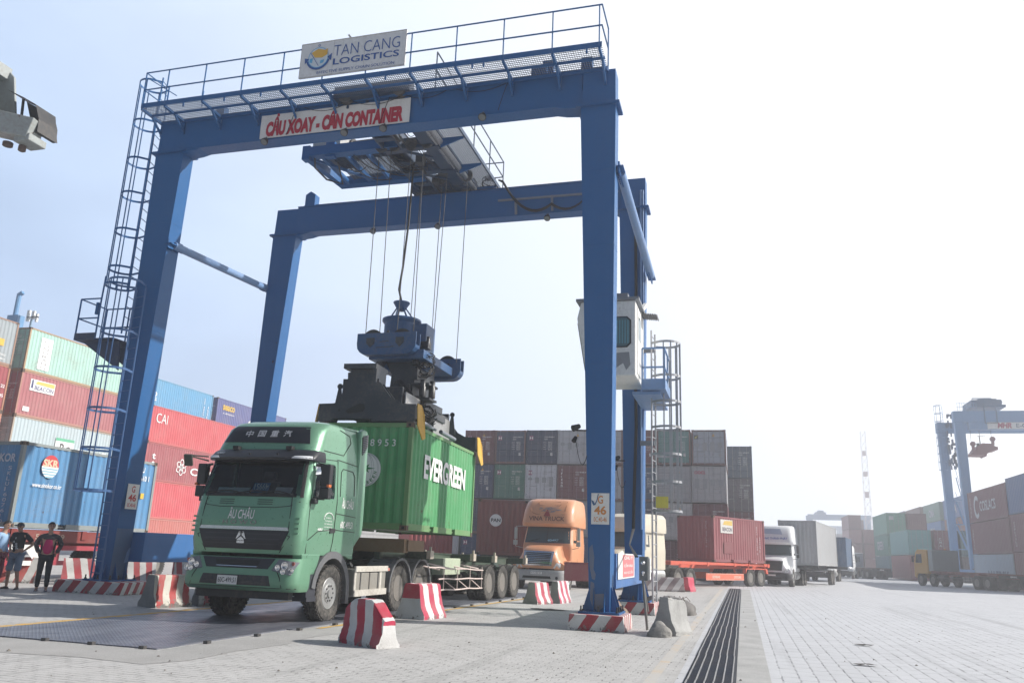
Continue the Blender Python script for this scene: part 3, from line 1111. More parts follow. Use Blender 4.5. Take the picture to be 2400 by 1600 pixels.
def leg_sign(o_, u, w_, h_, ink, label, torn):
    s = thing('leg_sign', label, 'sign', o_)
    O, U = V(o_), V(u)
    n_ = U.cross(V((0, 0, 1)))
    Zv = V((0, 0, 1))
    obj('panel', MB().prism([O, O + U * w_, O + U * w_ + Zv * h_, O + Zv * h_], n_ * .006), paint((.72, .71, .68), .5, .25, .0, streak=.1), s, world=True)
    mb = MB()
    P = O + n_ * .009
    mb.text('G', P + U * w_ * .36 + Zv * h_ * .66, U, Zv, w_ * .3, h_ * .26, .02)
    mb.text('46', P + U * w_ * .16 + Zv * h_ * .31, U, Zv, w_ * .68, h_ * .28, .03)
    mb.text('0C:40-46', P + U * w_ * .15 + Zv * h_ * .08, U, Zv, w_ * .72, h_ * .16, .01)
    obj('lettering', mb, plain(ink, .7), s, world=True)
    if torn:
        obj('tear', MB().poly([P + n_ * .002 + U * w_ * a + Zv * h_ * b_ for a, b_ in ((.0, .78), (.13, .74), (.2, .66), (.3, .78), (.36, .97), (.42, .98), (.34, .76), (.24, .62), (.12, .6), (.05, .68))]), plain((.05, .12, .25), .6), s, world=True)


leg_sign((-3.07, 17.352, 2.11), (1, 0, 0), .385, .65, (.62, .25, .06), 'cracked white sign reading G 46 in orange on a crane leg', True)
leg_sign((-16.19, 18.86, 2.22), (.06, .998, -.0), .42, .68, (.55, .06, .05), 'white sign reading G 46 in red on the caged-ladder crane leg', False)

# company board on the walkway rail
sb = thing('sign_board', 'white company board with blue lettering fixed to the walkway railing', 'sign', (-9.5, 16.75, 13.4))
O = V((-11.04, 16.86, 13.5))
U = (V((-7.9, 16.67, 13.37)) - O).normalized()
Zv = V((0, 0, 1))
Nn = U.cross(Zv)
wd, hh = 3.14, 1.02
obj('panel', MB().prism([O, O + U * wd, O + U * wd + Zv * hh, O + Zv * hh], -Nn * .05), paint((.66, .67, .69), .5, .25, .0, streak=.25), sb, world=True)
mb = MB()
for p, q in ((0, wd), ):
    mb.beam(O + Nn * .004, O + U * wd + Nn * .004, .012, .03).beam(O + Zv * hh + Nn * .004, O + U * wd + Zv * hh + Nn * .004, .012, .03)
for x in (0, .32, .62, 1):
    mb.beam(O + U * wd * x + Nn * .004, O + U * wd * x + Zv * hh + Nn * .004, .012 if x in (0, 1) else .006, .02 if x in (0, 1) else .006)
mb.beam(O + U * 1.5 + Zv * hh, O + U * 1.42 + Zv * (hh + .1), .05, .05)
obj('frame', mb, paint((.5, .5, .5), .5, .4, .1), sb, world=True)
P = O + Nn * .012
lt = MB()
BL = plain((.03, .10, .33), .6)
lt.text('TAN CANG', P + U * 1.02 + Zv * .53, U, Zv, 1.95, .33, -.012)
lt.text('LOGISTICS', P + U * 1.02 + Zv * .27, U, Zv, 1.95, .19, .018)
lt.text('EFFECTIVE SUPPLY CHAIN SOLUTION', P + U * .55 + Zv * .055, U, Zv, 2.3, .085, .0)
obj('lettering', lt, BL, sb, world=True)
c = P + U * .55 + Zv * .56
em = MB()
em.disc(c, U, Zv, .30, 0, 32)
em.disc(c + Nn * .003, U, Zv, .31, 1, 32, .29)
em.disc(c + Nn * .004, U, Zv, .37, 2, 20, .31, pi * 1.08, pi * 1.92)
em.add([c + Nn * .004 + U * a + Zv * b_ for a, b_ in ((-.42, .02), (-.27, -.02), (-.40, -.16))], [(0, 1, 2)], 2).add([c + Nn * .004 + U * a + Zv * b_ for a, b_ in ((.42, .08), (.28, -.02), (.40, -.14))], [(0, 1, 2)], 2)
em.add([c + Nn * .006 + U * a + Zv * b_ for a, b_ in ((-.22, .16), (-.02, .26), (.2, .2), (.27, .24), (.28, .06), (.12, -.02), (-.1, 0))], [tuple(range(7))], 3)
em.beam(c + Nn * .008 + U * -.25 + Zv * .17, c + Nn * .008 + U * .03 + Zv * -.26, .012, .012, 2)
em.poly([c + Nn * .006 + U * a + Zv * b_ for a, b_ in ((.08, -.1), (.2, -.08), (.17, -.18), (.07, -.2))], 1).poly([c + Nn * .006 + U * a + Zv * b_ for a, b_ in ((-.26, -.02), (-.16, .0), (-.18, -.16), (-.26, -.12))], 1)
em.disc(c + Nn * .004 + Zv * .36, U, Zv, .035, 2, 12, .02)
obj('emblem', em, [plain((.62, .68, .74), .6), plain((.12, .42, .68), .6), BL, plain((.72, .42, .06), .6)], sb, world=True)

# red-lettered banner on the beam
bn = thing('banner', 'white banner with large red letters tied along the front beam', 'banner', (-10.4, 17.7, 12.7))
mb = MB()
nb_ = 16
vs = []
for i in range(nb_ + 1):
    x = -12.75 + 4.66 * i / nb_
    for j in range(3):
        vs.append((x, yf(x) - .012 - .012 * abs(sin(i * 1.3 + j)), zf(x) + .09 + .36 * j))
mb.add(vs, [(i * 3 + j, i * 3 + 3 + j, i * 3 + 4 + j, i * 3 + 1 + j) for i in range(nb_) for j in range(2)])
obj('cloth', mb, paint((.66, .65, .64), .6, .2, .0, streak=.15), bn, world=True, fix=False)
U = V((1, -.054, -.030)).normalized()
O = V((-12.55, yf(-12.55) - .032, zf(-12.55) + .125))
lt = MB()
lt.text('CẨU XOAY - CÂN CONTAINER', O, U, (0, 0, 1), 4.28, .70, .065, italic=.08)
obj('lettering', lt, plain((.42, .012, .035), .6), bn, world=True)

# pedestals
for (x0, x1, y0, y1, lb, rot) in ((-3.43, -2.33, 16.98, 18.22, 'red and white striped concrete pedestal under the crane leg with the cracked sign', -.05), (-3.4, -2.28, 22.5, 23.8, 'striped concrete pedestal under the cabin leg, with the steel post', -.05),
                                  (-17.75, -15.62, 18.5, 20.0, 'long striped concrete pedestal under the caged-ladder crane leg', .0), (-16.6, -15, 23.4, 24.9, 'striped concrete pedestal hidden behind the green truck', 0)):
    mb = MB()
    w2, h2 = (x1 - x0) / 2, (y1 - y0) / 2
    loft4(mb, (-w2 - .03, w2 + .03, -h2 - .03, h2 + .03, 0), (-w2, w2, -h2, h2, .314))
    o_ = obj('pedestal', mb, stripes(.50, -.85, 0, chip=.25, yc=1.7), None, bevel=.02)
    o_.location = ((x0 + x1) / 2, (y0 + y1) / 2, 0)
    tag(o_, lb, 'pedestal')

# ================================================================== trolley on the two beams
tr = thing('crane_trolley', 'dark blue hoisting trolley spanning the two crane beams, ropes hanging below', 'crane trolley', (-9.5, 20.5, 13.1))
NAVY = paint((.022, .05, .10), .45, .3, .06)
mb = MB()
mb.beam((-12.75, 20.35, 13.25), (-9.5, 20.15, 13.15), .3, .3).beam((-12.62, 22.4, 13.22), (-9.5, 22.2, 13.12), .3, .3)
mb.beam((-12.72, 20.45, 13.2), (-12.55, 22.3, 13.2), .22, .22)
for x in (-12.2, -11.4, -10.7):
    mb.beam((x, 20.3, 13.15), (x, 22.3, 13.12), .1, .14)
mb.beam((-12.5, 20.5, 13.1), (-11.2, 22.2, 13.1), .08, .08).bx(-12.8, -12.55, 20.2, 20.45, 13.0, 13.45).bx(-12.0, -11.7, 20.2, 20.4, 13.0, 13.5)
obj('machinery_frame', mb, BLUE, tr, world=True)
mb = MB()
grating(mb, (-12.0, 20.5, 13.2), (0, 1, 0), (1, 0, 0), 1.8, 2.0, .06, .12)
obj('machinery_floor', mb, NAVY, tr, world=True)
mb = MB()
for x in (-9.98, -9.42):
    mb.bx(x - .03, x + .03, 17.7, 23.4, 12.98, 13.5)
mb.bx(-9.98, -9.42, 17.7, 23.4, 13.47, 13.5)
for i in range(8):
    y = 17.9 + i * .76
    mb.bx(-9.95, -9.45, y, y + .22, 12.97, 13.0)
obj('girder', mb, NAVY, tr, world=True)
mb = MB().bx(-8.75, -8.38, 17.7, 23.4, 13.0, 13.5)
obj('girder', mb, NAVY, tr, world=True)
for x, r in ((-8.16, .085), (-8.3, .05)):
    obj('pipe', MB().tube((x, 17.8, 13.02), (x, 23.3, 13.02), r, 12), paint((.30, .32, .35), .3, .3, metal=.6), tr, smooth=50, world=True)
for y in (18.4, 20.25, 21.8, 23.0):
    mb = MB()
    mb.beam((-9.45, y, 13.15), (-8.6, y, 13.15), .2, .35)
    mb.beam((-9.45, y + .1, 13.0), (-8.7, y + .6, 13.0), .06, .06).beam((-8.75, y, 13.05), (-8.25, y, 13.05), .2, .2)
    obj('cross_beam', mb, NAVY, tr, world=True)
for y, zt, fx in ((17.6, 13.18, yf), (23.18, 12.98, yr)):
    mb = MB().bx(-10.3, -8.1, y - .12, y + .2, zt - .0, zt + .34)
    ec = obj('end_carriage', mb, NAVY, tr, world=True)
    for x in (-10.0, -8.4):
        obj('wheel', MB().lathe([(.06, -.1), (.19, -.1), (.19, -.06), (.16, -.05), (.16, .05), (.19, .06), (.19, .1), (.06, .1)], (x, y + .0, zt + .08), (0, 1, 0), 20), STEEL, ec, smooth=40, world=True)
ww = obj('walkway', grating(MB(), (-8.1, 17.6, 13.2), (0, 1, 0), (1, 0, 0), 6.2, .68, .06, .07, .008, .02), paint((.05, .065, .09), .5, .3), tr, world=True)
mb = MB()
mb.beam((-8.12, 17.6, 13.17), (-8.12, 23.8, 13.17), .05, .1).beam((-7.42, 17.6, 13.17), (-7.42, 23.85, 13.17), .05, .12)
obj('edge_beams', mb, NAVY, ww, world=True)
for y in (18.3, 20.05, 21.75, 23.4):
    obj('bracket', MB().prism([(-8.15, y, 13.14), (-7.45, y, 13.14), (-7.45, y, 13.08), (-8.15, y, 12.85)], (0, .04, 0)), BLUE, ww, world=True)
mb = MB()
for y in (17.7, 19.3, 21.0, 22.6, 24.15):
    mb.tube((-7.45, y, 13.2), (-7.45, y, 14.35), .02, 6)
for z in (13.8, 14.35):
    mb.tube((-7.45, 17.7, z), (-7.45, 24.15, z), .02, 6).tube((-7.45, 24.15, z), (-8.1, 24.15, z), .02, 6)
obj('railing', mb, NAVY, ww, world=True)
mb = MB().path([(-7.7 + .22 * cos(a), 23.4 + .3 * sin(a), 13.12 + .02 * a) for a in [k * pi / 6 for k in range(25)]], .02, 5)
obj('cable_coil', mb, BLACK, ww, world=True)
mb = MB().tube((-11.6, 21.3, 13.75), (-9.9, 21.2, 13.72), .3, 20).lathe([(.36, -.03), (.36, .03)], (-11.6, 21.3, 13.75), (1, 0, 0), 20).lathe([(.36, -.03), (.36, .03)], (-9.95, 21.2, 13.72), (1, 0, 0), 20)
obj('hoist_drum', mb, STEEL, tr, smooth=40, world=True)
mb = [MB().bx(-12.25, -11.65, 20.9, 21.6, 13.3, 14.0).tube((-11.9, 20.5, 13.6), (-11.9, 20.95, 13.6), .2, 14), MB().bx(-9.8, -9.1, 19.4, 20.0, 13.5, 14.1), MB().tube((-9.4, 22.1, 13.7), (-9.4, 22.7, 13.7), .22, 14)]
each('motor', mb, GREY_B, tr, smooth=40, world=True)
mb = MB().bx(-12.55, -11.6, 20.35, 20.9, 13.4, 14.05)
obj('electric_cabinet', mb, paint((.45, .46, .46), .5, .3), tr, world=True, bevel=.015)
mb = MB()
for i in range(9):
    x = random.uniform(-12.4, -10)
    mb.path(sag((x, random.uniform(20.3, 21), 13.05), (x + random.uniform(.4, 1.2), random.uniform(20.8, 22.2), 13.05), random.uniform(.1, .35), 8), .018, 5)
mb.path([(-12.4, 20.3, 13.05), (-12.38, 20.35, 12.75), (-12.2, 20.8, 12.55), (-11.9, 21.3, 12.6), (-11.75, 20.6, 13.0)], .03, 6)
obj('cable', mb, DARK, tr, world=True)
mb = MB()
for i in range(16):
    y = random.uniform(18, 23)
    x = random.choice((-9.2, -9.0, -8.85))
    mb.path(sag((x, y, 13.05), (x + random.uniform(-.2, .3), y + random.uniform(.4, 1.2), 13.05), random.uniform(.05, .18), 6), .012, 4)
for y in (18.9, 21.0, 22.4):
    mb.box((-9.15, y, 13.0), (.22, .3, .25))
    mb.tube((-9.3, y + .3, 12.98), (-9.3, y + .8, 12.98), .05, 8)
obj('hydraulic_lines', mb, DARK, tr, world=True)
# sheave blocks for the ropes
SHX = [(-10.05, 20.1), (-9.62, 20.1), (-9.12, 20.15), (-8.6, 20.1), (-9.0, 22.45), (-8.15, 22.45), (-8.72, 21.9), (-9.75, 22.45)]
for x, y in SHX:
    obj('sheave', MB().lathe([(.05, -.03), (.2, -.035), (.17, 0), (.2, .035), (.05, .03)], (x, y, 13.1), (0, 1, 0), 18), STEEL, tr, smooth=40, world=True)
for x, y in SHX:
    b_ = 7.05 if y < 21 else 6.95
    dx = random.uniform(-.12, .12)
    obj('hoist_rope', MB().tube((x + dx, y, 13.0), (x, y, b_), .0125, 6), plain((.10, .10, .10), .5, .5), tr, world=True)
obj('power_cable', MB().path([(-9.42, 21.1, 13.0), (-9.44, 21.1, 11), (-9.52, 21.1, 9.6), (-9.6, 21.12, 8.9), (-9.5, 21.15, 8.5), (-9.62, 21.15, 8.2), (-9.7, 21.2, 7.9)], .034, 8), BLACK, tr, smooth=50, world=True)

# ================================================================== rotating spreader holding the green container
sp = thing('container_spreader', 'blue and black rotating spreader hanging on ropes, gripping the green container', 'spreader', (-9.1, 21.4, 5.0))
SB = paint((.028, .085, .20), .4, .3, .08, fade=.2)
SD = paint((.028, .036, .048), .45, .35, .05, fade=.3)
for y, x0, x1, zb, zt in ((19.95, -10.23, -8.45, 6.62, 7.25), (22.6, -9.98, -8.06, 6.45, 7.1)):
    q = [(x0, zt - .01), (x0, zb + .32)] + [(x0 + .32 - .32 * cos(a), zb + .3 - .3 * sin(a)) for a in (.4, .8, 1.2, 1.57)] + [(x1 - .32 + .32 * sin(a), zb + .3 - .3 * cos(a)) for a in (0, .4, .8, 1.2, 1.5)] + [(x1, zt)]
    hb = obj('sheave_block', MB().prism([(a, y, b_) for a, b_ in q], (0, .035, 0)).prism([(a, y + .3, b_) for a, b_ in q], (0, .035, 0)).prism([(a, y + .02, b_) for a, b_ in q[1:-1]], (0, .29, 0)), SB, sp, world=True, bevel=.01)
    for x in (x0 + .42, x1 - .48):
        obj('sheave', MB().lathe([(.06, -.05), (.3, -.06), (.26, 0), (.3, .06), (.06, .05)], (x, y + .17, zt - .17), (0, 1, 0), 24), plain((.03, .028, .028), .6), hb, smooth=40, world=True)
        obj('bearing_cap', MB().prism([(x + a, y - .02, zt - .25 + b_) for a, b_ in ((-.12, .1), (.12, .1), (.12, -.05), (0, -.17), (-.12, -.05))], (0, .03, 0)).disc((x, y - .024, zt - .24), (1, 0, 0), (0, 0, 1), .07, 0, 14), SD, hb, world=True)
    mb = MB()
    mb.beam((x0 + .7, y - .008, zb + .36), (x1 - .8, y - .008, zb + .38), .02, .015).beam((x0 + .6, y - .008, zb + .2), (x1 - .65, y - .008, zb + .22), .02, .015)
    mb.lathe([(.04, -.01), (.04, .01)], (x0 + .88, y + .1, zt + .05), (0, 1, 0), 10)
    obj('fitting', mb, SD, hb, world=True)
drum = obj('slewing_drum', MB().lathe([(.50, 7.25), (.50, 7.78), (.57, 7.86), (.57, 7.92), (.53, 7.92), (.47, 7.8), (.0, 7.8)], (-9.42, 21.1, 0), (0, 0, 1), 32), SB, sp, smooth=40, world=True)
mb = MB()
for a in (.3, 1.3, 2.4, 3.5, 4.6, 5.5):
    mb.tube((-9.42 + .42 * cos(a), 21.1 + .42 * sin(a), 7.85), (-9.47 + .13 * cos(a), 21.1 + .13 * sin(a), 8.3), .022, 6)
obj('cable_guide', mb.lathe([(.11, 8.22), (.14, 8.28), (.25, 8.46), (.24, 8.48), (.12, 8.28)], (-9.47, 21.1, 0), (0, 0, 1), 20), SB, drum, smooth=40, world=True)
mb = MB().bx(-9.1, -8.55, 20.9, 21.6, 6.4, 7.75).bx(-9.75, -9.15, 20.7, 21.7, 6.3, 7.3).bx(-9.95, -8.3, 20.2, 22.7, 6.55, 6.8)
obj('mast', mb, SB, sp, world=True, bevel=.015)
mb = MB().prism([(-9.7, 20.6, 6.75), (-8.6, 20.6, 6.75), (-8.75, 20.6, 5.5), (-9.45, 20.6, 5.5), (-9.4, 20.6, 6.2)], (0, 1.4, 0)).bx(-9.7, -8.4, 20.5, 22.2, 5.3, 5.5).lathe([(.62, 5.52), (.62, 5.62), (.5, 5.64)], (-9.1, 21.3, 0), (0, 0, 1), 28).bx(-8.75, -8.2, 20.5, 21.2, 5.85, 5.92)
obj('slewing_column', mb, SD, sp, world=True, bevel=.015)
mb = MB()
for x, y, z, r, h in ((-8.62, 20.45, 6.4, .10, .55), (-8.38, 20.5, 5.5, .095, .5), (-8.2, 20.75, 5.5, .095, .5), (-8.35, 20.5, 5.2, .05, .3), (-8.75, 20.4, 5.35, .06, .5), (-8.35, 20.6, 6.95, .06, .3)):
    mb.lathe([(.02, 0), (r, .02), (r, h * .6), (r * .8, h * .65), (r * .85, h), (.02, h + .02)], (x, y, z), (0, 0, 1), 14)
mb.bx(-8.52, -8.12, 20.4, 20.95, 5.42, 5.48).box((-8.6, 20.45, 6.15), (.16, .16, .3)).box((-8.45, 20.6, 7.0), (.3, .25, .2))
obj('hydraulic_motor', mb, plain((.03, .03, .032), .35, .2), sp, smooth=40, world=True)
mb = MB()
for i in range(46):
    a0, rr = random.uniform(0, 6), random.uniform(.12, .3)
    cx, cz = random.choice(((-8.35, 6.55), (-8.4, 6.3), (-8.3, 5.05), (-8.25, 5.1), (-8.35, 4.9)))
    mb.path([(cx + rr * cos(a0 + t_) * random.uniform(.8, 1.1), 20.4 + random.uniform(-.05, .15) + .1 * t_, cz + rr * .9 * sin(a0 + t_)) for t_ in [k * .5 for k in range(8)]], .014, 5)
for i in range(6):
    mb.path([(-9.75 + .06 * i, 20.5, 6.65), (-9.98 + .05 * i, 20.45, 6.2), (-9.9 + .05 * i, 20.45, 5.9), (-9.5 + .03 * i, 20.5, 5.75 - .02 * i), (-9.0, 20.6, 5.8)], .018, 5)
for i in range(6):
    mb.path([(-9.25, 20.5, 5.9), (-9.1 + .03 * i, 20.3, 5.95), (-8.75 + .04 * i, 20.2, 5.55), (-8.55 + .04 * i, 20.2, 5.1), (-8.5 + .05 * i, 20.3, 4.7)], .016, 5)
obj('hose', mb, BLACK, sp, smooth=60, world=True)
RZ = .055


def spr(name, mb, mt, par=sp, **k):
    M = Matrix.Translation((-8.98, 18.4, 0)) @ Matrix.Rotation(RZ, 4, 'Z')
    mb.v = [M @ v for v in mb.v]
    return obj(name, mb, mt, par, world=True, **k)


END = [(-1.3, 4.95), (-.92, 4.96), (-.3, 5.14), (-.1, 5.4), (0, 5.5), (.3, 5.5), (.4, 5.36), (.6, 5.12), (.93, 4.95), (1.28, 4.94), (1.28, 4.52), (.15, 4.5), (.12, 4.57), (-.9, 4.57), (-.93, 4.5), (-1.3, 4.5)]
for y in (-.02, 5.82):
    mb = MB().prism([(a, y, b_) for a, b_ in END], (0, .05, 0)).prism([(a, y + .28, b_) for a, b_ in END], (0, .03, 0)).bx(-1.28, 1.26, y + .04, y + .29, 4.6, 4.9)
    eb = spr('end_beam', mb, SD)
    mb = MB().prism([(a, y - .012, b_) for a, b_ in ((-.58, 4.76), (-.5, 4.82), (-.2, 4.96), (-.08, 4.93), (-.05, 4.82), (-.1, 4.74), (-.5, 4.7))], (0, .014, 0)).disc((-.75, y - .012, 4.78), (1, 0, 0), (0, 0, 1), .035, 0, 14)
    spr('slot', mb, BLACK, eb)
    mb = MB()
    for x in (-1.18, 1.16):
        mb.bx(x - .09, x + .09, y + .02, y + .2, 4.44, 4.52)
    spr('twistlock', mb, STEEL, eb)
    for s in (-1, 1):
        x = s * 1.31
        mb = MB().prism([(x, y + .02, 4.95), (x + s * .02, y + .26, 4.95), (x + s * .1, y + .3, 4.7), (x + s * .16, y + .28, 4.12), (x + s * .14, y + .14, 4.06), (x + s * .05, y - .02, 4.4)], (s * .025, 0, 0))
        spr('guide_flap', mb, paint((.58, .33, .03), .5, .3, .06), sp)
for x in (-.42, .38):
    spr('telescopic_arm', MB().bx(x - .17, x + .17, .3, 5.8, 4.62, 4.98), SD)
mb = MB()
for x in (-.58, .56):
    mb.bx(x - .03, x + .03, .9, 5.0, 4.7, 5.42)
mb.bx(-.75, .75, 2.0, 4.2, 5.1, 5.32)
for y in (.8, 5.0):
    mb.bx(-.62, .6, y, y + .12, 4.6, 5.55)
spr('main_frame', mb, SD, bevel=.012)
for mb in (MB().bx(.66, .69, .85, 2.6, 4.95, 5.42), MB().bx(.66, .69, 3.3, 4.9, 4.6, 5.3)):
    spr('cover_plate', mb, paint((.36, .36, .36), .35, .45, .18, metal=.4))
mb = MB().tube((.95, .35, 4.72), (.95, 2.2, 4.7), .07, 12).tube((.95, 2.2, 4.7), (.95, 2.7, 4.7), .04, 10).tube((.95, 3.2, 4.72), (.95, 4.6, 4.7), .06, 12)
spr('cylinder', mb, GREY_B, smooth=40)
mb = MB()
mb.bx(-.9, 0, .35, 1.2, 5.95, 6.08).bx(-.1, .0, .4, 1.1, 5.45, 5.95).bx(-.75, -.1, .5, .9, 5.7, 5.95)
for x in (-.82, -.5):
    mb.lathe([(.05, 0), (.13, .05), (.13, .35), (.08, .4), (.1, .7), (.03, .72)], (x, .7, 5.2), (0, 0, 1), 12)
mb.bx(-.95, .05, .5, .56, 5.0, 5.7)
spr('power_pack', mb, SD)
for x, y in ((-1.02, .5), (.75, 4.9)):
    spr('lifting_eye', MB().lathe([(.04, -.015), (.075, -.015), (.075, .015), (.04, .015), (.04, -.015)], (x, y, 5.5), (0, 1, 0), 14).prism([(x - .04, y - .015, 5.45), (x + .04, y - .015, 5.45), (x + .12, y - .015, 4.9), (x - .12, y - .015, 4.9)], (0, .03, 0)), SD)

# ================================================================== shipping containers
CM = {}


def shell(kind, Ln, H, near):
    """part meshes of a container: x from -W to 0, y from 0 to L (the near end at y = 0), z from 0 to H"""
    key = (kind, Ln, H, near)
    if key in CM:
        return CM[key]
    W = 2.438
    pit = .278 if kind == 'full' else .42
    r = {}
    fr = MB()
    p = .11
    for x in (-W, -p):
        for y in (0, Ln - p):
            fr.bx(x, x + p, y, y + p, .118, H - .118)
    for x in (-W, -.1):
        fr.bx(x + .012, x + .088, .15, Ln - .15, H - .1, H - .012)
        if Ln < 7:                                                     # forklift pockets break the bottom rail
            c_ = Ln / 2
            for y0, y1 in ((.15, c_ - 1.18), (c_ - .85, c_ + .85), (c_ + 1.18, Ln - .15)):
                fr.bx(x + .012, x + .088, y0, y1, .012, .17)
        else:
            fr.bx(x + .012, x + .088, .15, Ln - .15, .012, .16)
    for y in (0, Ln - .1):
        fr.bx(-W + .16, -.16, y + .012, y + .088, H - .115, H - .012).bx(-W + .16, -.16, y + .012, y + .088, .012, .16)
    fr.bx(-W + .08, -.08, .08, Ln - .08, .06, .10)
    cs_ = []
    for x in (-W - .004, -.174):
        for y in (-.004, Ln - .158):
            for z in (0, H - .118):
                cc = MB().bx(x, x + .178, y, y + .162, z, z + .118)
                xo, zc = (-W - .006 if x < -1 else .006), z + .06
                yc, yo = y + .084, (-.006 if y < 1 else Ln + .006)
                cc.add([(xo, yc - .03, zc - .035), (xo, yc + .03, zc - .035), (xo, yc + .03, zc + .035), (xo, yc - .03, zc + .035)], [(0, 1, 2, 3)], 1)
                xc = x + .089
                cc.add([(xc - .035, yo, zc - .035), (xc + .035, yo, zc - .035), (xc + .035, yo, zc + .035), (xc - .035, yo, zc + .035)], [(0, 1, 2, 3)], 1)
                if kind == 'full':
                    cs_.append(cc.mesh('corner_casting', [WHITE, BLACK]))
                else:
                    fr.bx(x, x + .178, y, y + .162, z, z + .118)
    r['corner_casting'] = cs_
    r['frame'] = [fr.mesh('frame', [WHITE])]
    sd_ = []
    for x, s in ((-.02, 1), (-W + .02, -1)):
        m_ = MB().corr((x, .1, 0), (0, 1, 0), (s, 0, 0), Ln - .2, .15, H - .09, pit, .036)
        if kind == 'full' and s == 1:
            for i in range(3):
                y = Ln * (.3 + .2 * i)
        sd_.append(m_.mesh('side_panel', [WHITE]))
    r['side_panel'] = sd_
    r['end_panel'] = []
    ends = [Ln - .02] + ([.02] if near == 'front' else [])
    for y in ends:
        r['end_panel'].append(MB().corr((-W + .1, y, 0), (1, 0, 0), (0, 1 if y > 1 else -1, 0), W - .2, .15, H - .1, .25, .04).mesh('end_panel', [WHITE]))
    r['roof'] = [MB().corr((-W + .08, .1, H - .03), (0, 1, 0), (0, 0, 1), Ln - .2, 0, W - .16, .42, .02, Z=(1, 0, 0)).mesh('roof', [WHITE])]
    if near == 'door':
        ds, rods = [], []
        for x0, x1 in ((-W + .105, -W / 2 - .008), (-W / 2 + .008, -.105)):
            d = MB()
            y = .035
            nb_ = 5
            hh = (H - .28) / nb_
            w_ = x1 - x0
            d.bx(x0, x1, y + .015, y + .045, .165, H - .12)
            for k in range(nb_):
                z0, z1 = .165 + k * hh, .165 + (k + 1) * hh
                d.add([(x0 + .04, y - .004, z0 + hh * .12), (x1 - .04, y - .004, z0 + hh * .12), (x1 - .04, y - .004, z1 - hh * .12), (x0 + .04, y - .004, z1 - hh * .12),
                       (x0 + .01, y + .016, z0), (x1 - .01, y + .016, z0), (x1 - .01, y + .016, z1), (x0 + .01, y + .016, z1)],
                      [(0, 1, 2, 3), (0, 4, 5, 1), (1, 5, 6, 2), (2, 6, 7, 3), (3, 7, 4, 0)])
            ds.append(d.mesh('door', [WHITE]))
            q = MB()
            for k in (.26, .74):
                x = x0 + w_ * k
                q.tube((x, y - .03, .1), (x, y - .03, H - .06), .017, 6)
                for z in (.12, H * .3, H * .62, H - .09):
                    q.bx(x - .04, x + .04, y - .05, y - .005, z - .03, z + .03)
                q.bx(x - .02, x + .3 * (1 if k < .5 else -1), y - .05, y - .035, H * .36, H * .36 + .03)
            for z in (.35, H * .37, H * .65, H - .35):
                xh = x0 if x0 < -W / 2 - .3 else x1
                q.bx(xh - .05, xh + .05, y - .03, y + .0, z - .03, z + .03)
            rods.append(q.mesh('lock_rods', [GALV]))
        r['door'] = ds
        r['rods'] = rods
    CM[key] = r
    return r


def container(label, loc, rz, Ln, H, col, near='front', post=None, group=None, rust=.12, kind='full', dirt=.3, rodcol=None, streak=.3, fade=.25, cat='shipping container'):
    t = thing('shipping_container', label, cat, loc, rz, group)
    pm = paint(col, .5, dirt, rust, streak=streak, fade=fade)
    pm2 = paint(post or tuple(q * .85 for q in col), .55, dirt + .1, rust + .12, streak=.3)
    cs = paint((.12, .075, .05), .7, .5, .25)
    r = shell(kind, Ln, H, near)

    def add(name, me, mt, par):
        o = bpy.data.objects.new(name, me)
        COL.objects.link(o)
        o.parent = par
        XF[o.name] = XF[t.name]
        o.material_slots[0].link = 'OBJECT'
        o.material_slots[0].material = mt
        return o
    fr = add('frame', r['frame'][0], pm2, t)
    for me in r['corner_casting']:
        add('corner_casting', me, cs, fr)
    for k in ('side_panel', 'end_panel', 'roof'):
        for me in r[k]:
            add(k, me, pm, t)
    if near == 'door':
        for d, q in zip(r['door'], r['rods']):
            do = add('door', d, pm, t)
            add('lock_rods', q, rodcol or GALV, do)
    return t


def letters(par, items, mt=None, name='lettering', face='side'):
    """items: (text, a, z, width, height[, bold[, vertical]]) on a face of a container: 'side' = x 0 face, 'near' = y 0 end, 'left' = x -W face"""
    mb = MB()
    for it in items:
        tx, a, z, wd, h = it[:5]
        bold = it[5] if len(it) > 5 else .015
        ver = it[6] if len(it) > 6 else 0
        if face == 'side':
            O, U = V((.006, a, z)), V((0, 1, 0))
        elif face == 'left':
            O, U = V((-2.438 - .006, a, z)), V((0, -1, 0))
        else:
            O, U = V((-2.438 + a, -.008, z)), V((1, 0, 0))
        Zv = V((0, 0, 1))
        if ver:                                                        # letters stacked down the panel
            st = h / len(tx)
            for i, ch in enumerate(tx):
                if ch.strip():
                    mb.text(ch, O + Zv * (h - (i + 1) * st + st * .12), U, Zv, wd * (.35 if ch in '1Iil' else 1), st * .72, bold)
        else:
            mb.text(tx, O, U, Zv, wd, h, bold)
    o = obj(name, mb, mt or WLET, par)
    XF[o.name] = XF[par.name]
    return o


def marks(rnd):
    """the small stencilled data lines of a door end"""
    it = [('%s %d %d' % (rnd.choice(('TCLU', 'CAXU', 'FCIU', 'TGHU', 'BMOU')), rnd.randint(100000, 999999), rnd.randint(0, 9)), 1.42, 2.0, .78, .10), ('22G1', 1.42, 1.84, .26, .09)]
    for k, (a, b_) in enumerate((('MAX GR', '30480'), ('TARE', '2220'), ('NET', '28260'), ('CU.CAP', '33.2'))):
        it += [(a, 1.36, 1.6 - k * .17, .22, .055, .01), (b_ + ' KG', 1.72, 1.62 - k * .17, .3, .065, .01), (str(rnd.randint(10000, 70000)) + ' LB', 1.72, 1.55 - k * .17, .3, .05, .01)]
    return it


CR = random.Random(5)
G = 'containers of the tall stack on the left'
H9 = 2.896
